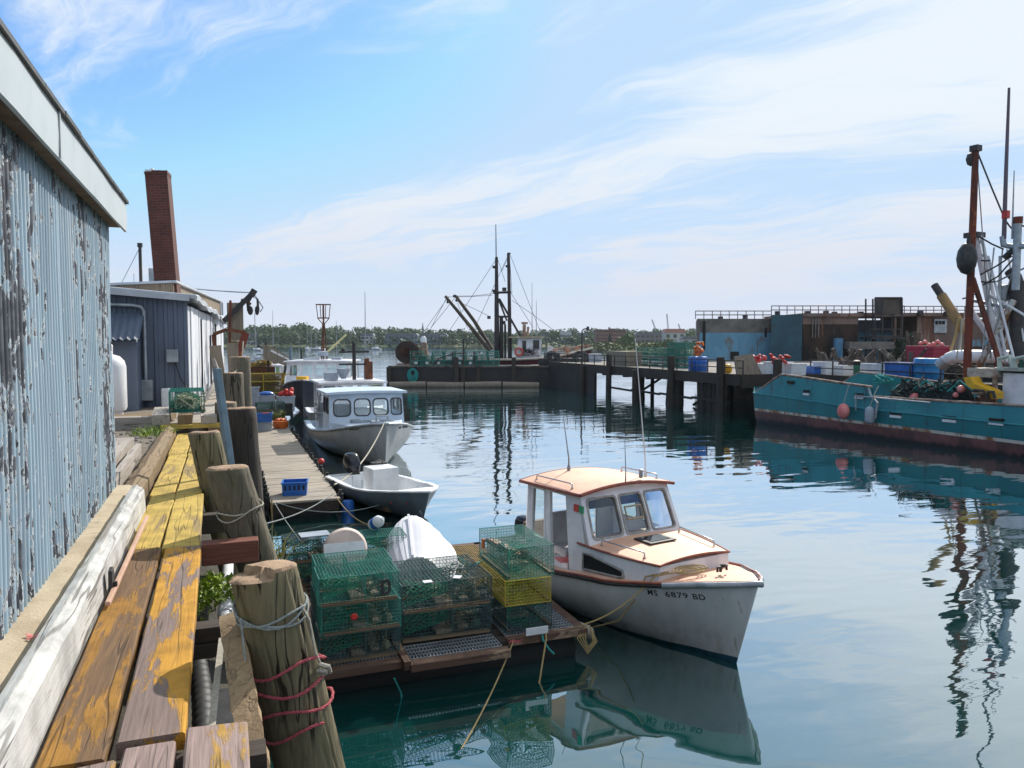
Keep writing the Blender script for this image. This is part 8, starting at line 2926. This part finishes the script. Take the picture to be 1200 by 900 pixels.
# openings
b = MB()
fbox(b, 856, 866, 412, 422, 79.85, 0.05)
fbox(b, 896.5, 898.5, 384, 395, 79.8, 0.06)
fbox(b, 824, 827, 376, 410, 79.8, 0.06)
b.build("dark_opening", MT["dark"], rbg)
tt3, _o = frame_at("scaffold_tower", "steel frame tower with a boarded box on top, standing before the ruined building", "tower", 76.0, None, 1040)


def F4(px, py, d=76.0):
    p = CF(px, py, d) - CF(1040, 398, 76).x * Vector((1, 0, 0))
    p.y = d - 76.0
    return p


b = MB()
for px in (1025.5, 1034, 1057):
    b.tube([F4(px, 420), F4(px, 349)], 0.09, 6)
    b.tube([F4(px, 420) + Vector((0, 2, 0)), F4(px, 349) + Vector((0, 2, 0))], 0.09, 6)
for py in (349, 371, 394.5):
    b.tube([F4(1025.5, py), F4(1057, py)], 0.09, 6)
for py in (386, 394):
    b.tube([F4(1019, py), F4(1058, py)], 0.07, 6)
for px in (1019, 1028, 1047):
    b.tube([F4(px, 386), F4(px, 396)], 0.06, 6)
b.build("steel_frame", MT["blacksteel"], tt3)
b = MB()
p, q = F4(1035.5, 348.5), F4(1057.5, 368)
b.box(p.x, q.x, 0.1, 1.9, q.z, p.z)
b.build("boarded_box", M("brown_grey_board", (0.085, 0.068, 0.058), (0.06, 0.05, 0.045), 0.8, 0.85), tt3)
p, q = F4(1019, 395), F4(1060, 395)
MB().box(p.x, q.x, -0.4, 2.2, p.z - 0.2, p.z).build("platform", MT["blacksteel"], tt3)
# grey long shed roof / stacked gear under tower
q0 = ground(1018, 74, GZ)
gg = thing("open_shelter", "low grey open shelter with a flat roof in front of the burnt wall", "shelter", q0, -YAW)
wv = (1049 - 997) / 900 * 74
MB().box(-wv * 0.42, wv * 0.58, 0, 3.5, 1.25, 1.95).build("flat_roof", MT["wharfconc"], gg)
b = MB()
for i in range(6):
    x = -wv * 0.4 + wv * 0.96 * i / 5
    b.box(x - 0.08, x + 0.08, 0.1, 0.26, 0, 1.25)
b.build("post", MT["blacksteel"], gg)
q0 = ground(984, 75, GZ)
bl_ = thing("blue_cabinet", "narrow blue cabinet standing against the burnt wall", "cabinet", q0, -YAW)
MB().box(-0.35, 0.35, 0, 0.6, 0, 2.3).box(-0.25, 0.25, -0.03, 0.0, 1.2, 2.1).build("cabinet_body", M("mid_blue_paint", (0.08, 0.22, 0.36), (0.06, 0.16, 0.28), 2, 0.6), bl_, bevel=0.03)
qt = ground(1070, 70, GZ)
o = MB()
for i in range(40):
    a = rnd.uniform(0, 6.28)
    o.bar((rnd.uniform(-1.5, 1.5), rnd.uniform(-1, 1), 0), (rnd.uniform(-0.6, 0.6), rnd.uniform(-0.5, 0.5), rnd.uniform(1.2, 3.0)), 0.12)
tag(o.build("gear_heap", [M("brown_gear", (0.12, 0.08, 0.06), (0.06, 0.045, 0.04), 1, 0.9)], loc=qt), "peaked heap of brown poles and nets to the left of the yellow boom", "gear heap")
bush = leafy(500, 1.6, 3.2, 0.35, 11).build("climbing_bush", M("dull_green_leaf", (0.035, 0.075, 0.04), (0.05, 0.095, 0.05), 1, 0.8), loc=ground(1066, 77, GZ))
tag(bush, "dull green bush growing beside the steel frame tower", "bush")


# clutter on the quay behind the trawler
def pallets(label, loc, n, rz=0.0):
    t = thing("pallet_stack", label, "pallets", loc, rz, None)
    for k in range(n):
        b = MB()
        for i in range(6):
            b.box(-0.6 + i * 0.21, -0.6 + i * 0.21 + 0.14, -0.5, 0.5, 0.11 + k * 0.15, 0.135 + k * 0.15)
        for y in (-0.48, -0.05, 0.38):
            b.box(-0.6, 0.6, y, y + 0.1, k * 0.15, 0.108 + k * 0.15)
        b.build("pallet", MT["browntimber"], t)
    return t


pallets("low stack of brown pallets on the quay behind the white duct", onpier(1128, 36.5), 6, 0.3)
pallets("tall stack of brown pallets on the quay between the gantry braces", onpier(1152, 37.5), 10, -0.2)
for i, (px, x, w_, h_, m_, lab) in enumerate(((1112, 38.5, 1.6, 1.3, "rust", "rusty steel bin on the quay left of the white duct"), (1140, 39.5, 1.8, 1.5, "galv", "grey steel bin on the quay behind the pallets"), (1168, 36.2, 1.3, 1.1, "blacksteel", "black steel bin on the quay at the foot of the gantry"), (1185, 37.5, 1.6, 1.6, "wharfconc", "stained concrete block on the quay by the exhaust stack"))):
    crate("steel_bin", lab, onpier(px, x), w_, 1.4, h_, MT[m_], R(rnd.uniform(-12, 12)), None, "bin", slots=False, taper=0.02)
b = MB()
pv = Vector((0, 0, 0.2))
for i in range(160):
    q = Vector((rnd.uniform(-2.2, 2.2), rnd.uniform(-1.0, 1.0), 1.3 * rnd.random() * (1 - 0.3 * abs(pv.x) / 2.2)))
    if (q - pv).length < 1.6:
        b.bar(pv, q, 0.06)
    pv = q
tag(b.build("cable_heap", [M("dark_cable", (0.05, 0.045, 0.04), (0.14, 0.11, 0.08), 2, 0.9)], loc=onpier(1118, 35.2), rotz=R(80)), "heap of dark cables and chain on the quay edge below the white duct", "cable heap")


# ================================================================== FAR SHORE
def CW(px, d, z):
    return ground(px, d, z)


def land(name, pts, mat, kind="structure"):
    """pts: list of (px, d_near, rise): a strip of land from the shoreline back"""
    b = MB()
    rings = []
    for px, d, h in pts:
        base = [(d - 4, -1.0), (d, 0.25), (d + 6, 0.6 + h * 0.15), (d + 40, h * 0.6), (d + 110, h), (d + 220, h * 1.1), (d + 330, h * 1.1)]
        ring = []
        for i, (dd_, z) in enumerate(base):
            p = CW(px, dd_, z)
            ring.append(p)
        rings.append(ring)
    b.loft(rings)
    return tag(b.build(name, mat, smooth=60), kind=kind)


MT["shoregrass"] = M("shore_grass", (0.13, 0.14, 0.045), (0.08, 0.11, 0.035), 0.06, 0.95, c=(0.22, 0.18, 0.11), csc=0.08, clo=0.55, chi=0.66)
land("far_shore", [(-300, 470, 2.4), (60, 480, 2.4), (200, 490, 2.4), (340, 498, 2.4), (450, 500, 2.4), (560, 500, 2.4), (700, 520, 2.4), (900, 560, 2.4), (1500, 600, 2.4)], MT["shoregrass"])
land("near_point", [(712, 330, 1.0), (722, 292, 2.0), (760, 280, 2.2), (800, 276, 2.4), (860, 270, 2.5), (1000, 265, 2.6), (1300, 260, 2.6), (1700, 255, 2.6)], MT["shoregrass"])


def leafmat(name, a, b_):
    m, nt, bs = _start(name)
    co = _coord(nt)
    n = NOISE(nt, co, 0.8, 4, 0.6)
    gi = NODE(nt, "ShaderNodeNewGeometry").outputs["Random Per Island"]
    col = MIX(nt, RAMP(nt, n, 0.35, 0.65), (*a, 1), (*b_, 1))
    col = MIX(nt, MATH(nt, "MULTIPLY", gi, 0.6), col, (*[x * 1.5 for x in b_], 1))
    nt.links.new(col, bs.inputs["Base Color"])
    bs.inputs["Roughness"].default_value = 0.75
    return m


LEAF = [leafmat("leaf_dark", (0.028, 0.058, 0.022), (0.045, 0.085, 0.028)),
        leafmat("leaf_mid", (0.045, 0.085, 0.025), (0.070, 0.115, 0.032)),
        leafmat("leaf_olive", (0.075, 0.095, 0.025), (0.105, 0.120, 0.035)),
        leafmat("leaf_fir", (0.012, 0.030, 0.018), (0.022, 0.045, 0.022))]
BARK = M("tree_bark", (0.06, 0.045, 0.035), (0.04, 0.03, 0.025), 3, 0.9)


def crown(seed, w_, h, n, leaf, kind="round"):
    r_ = random.Random(seed)
    b = MB()
    lumps = []
    for i in range(9 if kind == "round" else 1):
        a = r_.uniform(0, 6.28)
        q = w_ * 0.5 * math.sqrt(r_.random())
        z = h * (0.28 + 0.5 * r_.random() * (1 - 0.5 * (q / (w_ * 0.5)) ** 2))
        lumps.append((Vector((q * math.cos(a), q * math.sin(a), z)), w_ * r_.uniform(0.20, 0.32)))
    for _ in range(n):
        if kind == "fir":
            f = r_.random() ** 1.4
            rad = w_ * 0.5 * (1 - f) * r_.uniform(0.5, 1.05)
            a = r_.uniform(0, 6.28)
            c = Vector((rad * math.cos(a), rad * math.sin(a), h * (0.06 + 0.94 * f)))
            d = Vector((math.cos(a), math.sin(a), -0.35))
        else:
            c0, rr_ = r_.choice(lumps)
            d = Vector((r_.gauss(0, 1), r_.gauss(0, 1), r_.gauss(0.15, 1))).normalized()
            c = c0 + Vector((d.x, d.y, d.z * 0.75)) * rr_ * r_.uniform(0.72, 1.06)
            if c.z < h * 0.08:
                c.z = h * r_.uniform(0.08, 0.25)
        d = (d + Vector((r_.gauss(0, 0.5), r_.gauss(0, 0.5), r_.gauss(0, 0.5)))).normalized()
        s_ = d.cross(Vector((r_.gauss(0, 1), r_.gauss(0, 1), r_.gauss(0, 1)))).normalized()
        t_ = s_.cross(d).normalized()
        L = leaf * r_.uniform(0.6, 1.3)
        # a leaf clump: bent three-point fan
        b.add([c - s_ * L, c + t_ * L * 0.6, c + s_ * L, c - t_ * L * 0.7 + d * L * 0.4], [(0, 3, 1), (1, 3, 2)])
    return b


def tree(label, seed, w_, h, mat, n=420, leaf=0.75, kind="round", group="trees along the far shore", name="broadleaf_tree"):
    t = thing(name, label, "tree", (0, 0, 0), 0, group)
    crown(seed, w_, h, n, leaf, kind).build("crown", mat, t)
    b = MB()
    b.tube([(0, 0, -0.5), (0.1, 0, h * 0.3), (0.0, 0.1, h * 0.7)], [w_ * 0.045, w_ * 0.035, w_ * 0.012], 7)
    if kind == "round":
        for i in range(5):
            a = i * 1.3 + seed
            b.tube([(0.05, 0, h * (0.25 + 0.05 * i)), (w_ * 0.2 * math.cos(a), w_ * 0.2 * math.sin(a), h * (0.45 + 0.06 * i))], [w_ * 0.02, w_ * 0.006], 5)
    b.build("trunk", BARK, t)
    return t


LT = "broadleaf tree in the wooded line along the far shore"
protos = [tree(LT, 21, 11, 12.5, LEAF[0]), tree(LT, 22, 12, 14, LEAF[1]), tree(LT, 23, 9.5, 11, LEAF[1]), tree(LT, 24, 13, 13, LEAF[0]), tree(LT, 25, 9, 9.5, LEAF[2])]
used = [False] * 5
r2 = random.Random(99)
row = []
for band, (d0, z0, step, hs_) in enumerate(((508, 0.8, 9, 0.58), (548, 1.4, 6.8, 0.76), (610, 2.2, 6.2, 0.93))):
    px = 150.0
    while px < 930:
        d = d0 + r2.uniform(-8, 12) + (25 if px > 700 else 0)
        skip = band == 0 and r2.random() < 0.30
        if not skip:
            k = r2.choice((0, 0, 1, 1, 2, 3, 3, 4 if band == 0 else 1))
            hump = 1.0 + 0.42 * math.exp(-((px - 340) / 36) ** 2) + 0.10 * math.exp(-((px - 425) / 20) ** 2) - 0.10 * math.exp(-((px - 600) / 60) ** 2) + 0.06 * math.sin(px * 0.07)
            s_ = hs_ * hump * r2.uniform(0.82, 1.1)
            p = CW(px, d, z0 - 0.3)
            if not used[k]:
                o = protos[k]
                used[k] = True
            else:
                o = copy_tree(protos[k])
            o.location = p
            o.rotation_euler = (0, 0, r2.uniform(0, 6.28))
            o.scale = (s_ * r2.uniform(0.9, 1.25), s_ * r2.uniform(0.9, 1.25), s_)
        px += step * r2.uniform(0.7, 1.3)
for k in range(5):
    if not used[k]:
        protos[k].location = CW(500 + 20 * k, 560, 4)
# low wooded mass that closes the gaps below the crowns
mm = MB()
for i in range(8000):
    px = r2.uniform(140, 940)
    d = r2.choice((505, 520, 545, 585)) + r2.uniform(-6, 10) + (25 if px > 700 else 0)
    zt = 0.5 + (d - 505) * 0.02 + r2.random() ** 1.3 * 5.5
    c = CW(px, d, zt)
    dv = Vector((r2.gauss(0, 1), r2.gauss(0, 1), r2.gauss(0, 1))).normalized()
    sv = dv.cross(Vector((0.3, 0.2, 1))).normalized()
    L = r2.uniform(0.6, 1.5)
    mm.add([c - sv * L, c + dv * L, c + sv * L, c - dv * L * 0.8], [(0, 1, 2, 3)])
tag(mm.build("undergrowth", LEAF[0]), "dense dark undergrowth filling the far shore below the trees", "undergrowth", kind="stuff")

# point on the right: trees and scrub
rt = tree("big rounded tree on the low point in front of the brick mill", 41, 7.5, 7.4, LEAF[1], 700, 0.4, group="trees on the low point")
rt.location = CW(733, 300, 0.8)
o = dup(rt, "dark rounded bushy tree at the middle of the low point", CW(779, 287, 0.8), 1.0, "trees on the low point", scale=(0.95, 0.9, 0.72))
o = dup(rt, "small rounded tree at the left end of the low point near the lamp post", CW(702, 318, 0.3), 2.0, "trees on the low point", scale=(0.9, 0.8, 0.5))
o = dup(rt, "low olive bush on the low point between the two larger trees", CW(757, 289, 0.8), 3.0, "trees on the low point", scale=(0.55, 0.5, 0.42))
o = dup(rt, "pale low bush right of the dark bushy tree on the point", CW(796, 284, 0.9), 4.0, "trees on the low point", scale=(0.6, 0.6, 0.36))
ft = tree("small dark fir standing before the brick mill", 43, 3.4, 6.4, LEAF[3], 420, 0.4, "fir", "trees on the low point", "fir_tree")
ft.location = CW(714.5, 330, 0.6)
sc_ = MB()
for i in range(3800):
    px = r2.uniform(690, 960)
    d = r2.uniform(278, 330)
    c = CW(px, d, 0.7 + (d - 278) * 0.02 + r2.random() ** 2 * 1.9)
    dv = Vector((r2.gauss(0, 1), r2.gauss(0, 1), r2.gauss(0, 1))).normalized()
    sv = dv.cross(Vector((0.3, 0.2, 1))).normalized()
    L = r2.uniform(0.25, 0.7)
    sc_.add([c - sv * L, c + dv * L, c + sv * L, c - dv * L * 0.8], [(0, 1, 2, 3)])
tag(sc_.build("shore_scrub", LEAF[2]), "olive scrub and tall grass covering the low point", "scrub", kind="stuff")


def house(label, px, d, z, w_, dp, h, wall, roof, ridge=2.0, nwin=3, floors=1, name="house", rz=0.0, cat="house", group=None, flat=False):
    p = CW(px, d, z)
    t = thing(name, label, cat, p, -YAW + rz, group)
    MB().box(-w_ / 2, w_ / 2, 0, dp, -1, h).build("wall", wall, t)
    if flat:
        MB().box(-w_ / 2 - 0.2, w_ / 2 + 0.2, -0.2, dp + 0.2, h, h + 0.4).build("roof", roof, t)
    else:
        MB().prism([(-w_ / 2 - 0.3, h - 0.02), (w_ / 2 + 0.3, h - 0.02), (w_ / 2 - dp * 0.1, h + ridge), (-w_ / 2 + dp * 0.1, h + ridge)], dp + 0.6, (0, dp + 0.3, 0), (1, 0, 0), (0, 0, 1)).build("roof", roof, t)
    for f in range(floors):
        for i in range(nwin):
            x = -w_ / 2 + w_ * (i + 0.5) / nwin
            z0 = h / floors * (f + 0.35)
            o = MB().box(x - min(0.9, w_ / nwin * 0.28), x + min(0.9, w_ / nwin * 0.28), -0.06, -0.01, z0, z0 + h / floors * 0.42).build("window", MT["darkglass"], t)
    return t


GR = M("slate_roof", (0.14, 0.15, 0.18), (0.10, 0.11, 0.13), 0.4, 0.8)
W1 = M("pale_clapboard", (0.42, 0.44, 0.47), (0.34, 0.36, 0.39), 0.5, 0.7)
BG = M("blue_grey_cladding", (0.13, 0.17, 0.24), (0.10, 0.14, 0.19), 0.3, 0.7)
house("grey gabled house at the far left of the far shore beside the hoist", 297, 512, 1.5, 9, 7, 4.0, BG, GR, 3.0, 3, 1)
house("small white cottage on the far shore lawn at the left", 290, 503, 0.8, 8, 5, 2.2, W1, W1, 0.8, 4, 1)
house("white two storey house among trees left of the tall antenna", 430, 512, 1.5, 9, 7, 5.2, W1, GR, 1.8, 3, 2)
house("long blue grey waterfront apartment block, left one of two, behind the net drum", 470, 512, 1.4, 22, 9, 5.6, BG, GR, 1.6, 9, 2, "apartment_block", cat="apartments")
house("long blue grey waterfront apartment block with white end bay, right one of two", 508, 512, 1.4, 18, 9, 5.6, BG, GR, 1.6, 8, 2, "apartment_block", cat="apartments")
house("white end house beside the right apartment block", 519, 511, 1.4, 3.4, 7, 6.2, W1, GR, 1.2, 2, 2)
house("pale blue house among trees right of the trawler's wheelhouse", 663, 540, 3.0, 8, 6, 4.5, BG, W1, 2.5, 2, 1)
house("small pale house among trees right of the lamp post", 684, 545, 3.0, 7, 6, 4.0, W1, GR, 2.0, 2, 1)
house("small pale house hidden in trees behind the red trawler's bow", 640, 545, 3.0, 7, 6, 3.5, W1, GR, 2.0, 2, 1)
house("low pink roofed house on the slope right of the dark bushy tree", 791, 400, 4.0, 11, 7, 4.0, W1, M("pink_roof", (0.36, 0.16, 0.13), None), 2.0, 3, 1)
house("white shed at the right end of the low point beside the blue grey block", 809, 330, 2.0, 7, 5, 2.6, W1, GR, 1.2, 2, 1)
bm_ = house("long brown brick mill with a flat roof on the far shore", 716, 420, 2.0, 16, 14, 7.6, MT["brickfar"], M("brown_roof", (0.12, 0.07, 0.07), None), 1, 12, 4, "brick_mill", cat="mill", flat=True)
MB().box(-0.9, -0.1, 3, 5, 7.6, 9.2).box(-0.1, 2.2, 3, 6, 7.6, 8.5).build("roof_house", MT["brickfar"], bm_)
house("blue grey waterfront block behind scrub in the middle of the right shore", 770, 470, 2.0, 26, 9, 5.5, M("dusky_brick", (0.15, 0.12, 0.14), None), GR, 1.5, 9, 2, "apartment_block", cat="apartments")
# church spire, cranes, poles
p = CW(495.5, 640, 4)
sp = thing("church_steeple", "slim dark church steeple poking above the far trees", "steeple", p)
MB().box(-0.9, 0.9, -0.9, 0.9, 0, 9).build("tower", BG, sp)
MB().lathe([(0.9, 9), (0.05, 15)], 8).build("spire", GR, sp)
CRM = M("crane_grey", (0.30, 0.31, 0.34), (0.22, 0.22, 0.25), 0.5, 0.6)
for (px, y0, y1, x1, lab) in ((783, 387, 368, 781.5, "tallest pale lattice crane on the right skyline"), (768.5, 387, 374.5, 764, "dark topped crane leaning left on the right skyline"), (797.5, 388, 379.5, 795, "smallest crane on the right skyline beside the ruined building")):
    d = 700
    p0, p1_ = atd(px, y0, d), atd(x1, y1, d)
    t = thing("harbour_crane", lab, "crane", Vector((p0.x, p0.y, 5)), -YAW)
    j = (p1_ - Vector((p0.x, p0.y, p0.z)))
    j = Vector((j.x * math.cos(YAW) - j.y * math.sin(YAW), 0, j.z))
    hb0 = p0.z - 5
    b = MB()
    for dx in (-0.7, 0.7):
        b.bar((dx, 0, 0), (dx, 0, hb0 + 1), 0.5)
    b.box(-1.5, 1.5, -1.5, 1.5, hb0 - 1.5, hb0 + 1)
    b.build("tower", CRM, t)
    b = MB()
    for dx in (-0.6, 0.6):
        b.bar((dx, 0, hb0), (j.x + dx * 0.4, 0, hb0 + j.z), 0.4)
    for i in range(9):
        f, g_ = i / 9, (i + 1) / 9
        b.bar((j.x * f - 0.6, 0, hb0 + j.z * f), (j.x * g_ + 0.4, 0, hb0 + j.z * g_), 0.25)
    b.build("jib", CRM, t)
for (px, d, top, lab) in ((307, 300, 389, "bare pale mooring mast left of the mast basket"), (362.5, 320, 376, "thin sailboat mast before the far shore, left of the mast basket"), (381, 320, 383, "thin sailboat mast before the far shore, right of the mast basket"), (446, 330, 393, "faint thin sailboat mast right of the tall whip antenna")):
    p = CW(px, d, 0)
    h = atd(px, top, d).z
    b = MB()
    t = thing("sailboat", lab.replace("thin sailboat mast", "small moored sailboat with a thin mast").replace("bare pale mooring mast", "small moored sailboat with bare mast").replace("faint thin sailboat mast", "small moored sailboat with faint mast"), "sailboat", p, r2.uniform(0, 1))
    HL = Hull(7.0, ((0, 0.8), (0.5, 1.1), (0.8, 0.7), (1, 0.05)), ((0, 0.7), (0.6, 0.7), (1, 0.95)), ((0, -0.2), (0.5, -0.4), (1, 0)), ((0, 2.5), (1, 1.3)), 0.6)
    HL.shell(12, 5).build("hull", MT["white"], t, smooth=60)
    HL.deck(0.05, 0.99, 0.05, 0, 0.1, 8, 4).build("deck", MT["white"], t)
    MB().box(-0.6, 0.6, 2.4, 4.4, 0.6, 1.15).build("cabin", MT["white"], t, bevel=0.1)
    MB().tube([(0, 4.2, 0.6), (0, 4.2, h)], 0.07, 6).build("mast", MT["galv"], t)
    MB().tube([(0, 4.2, 1.6), (0, 1.4, 1.6)], 0.10, 6).build("boom", MT["white"], t)
for (px, d, lab) in ((353, 200, "dark mooring stake standing in the open water left of centre"), (399, 300, "small orange mooring ball in the open water beside the red trawler")):
    p = CW(px, d, 0)
    if px == 353:
        o = MB().tube([(0, 0, -1), (0, 0, 1.9)], 0.25, 8).build("mooring_stake", MT["darktimber"], loc=p)
        tag(o, lab, "stake")


# ================================================================== HAZE
hz_ = MB().box(-620, 960, -140, 960, -4.5, 30)
m = bpy.data.materials.new("harbour_air")
m.use_nodes = True
nt = m.node_tree
nt.nodes.clear()
pv_ = NODE(nt, "ShaderNodeVolumePrincipled", {"Color": (0.80, 0.90, 1.0, 1), "Density": 0.00009, "Anisotropy": 0.2})
NODE(nt, "ShaderNodeOutputMaterial", {1: pv_.outputs[0]})
tag(hz_.build("haze", m), kind="stuff")
SC.cycles.volume_bounces = 1
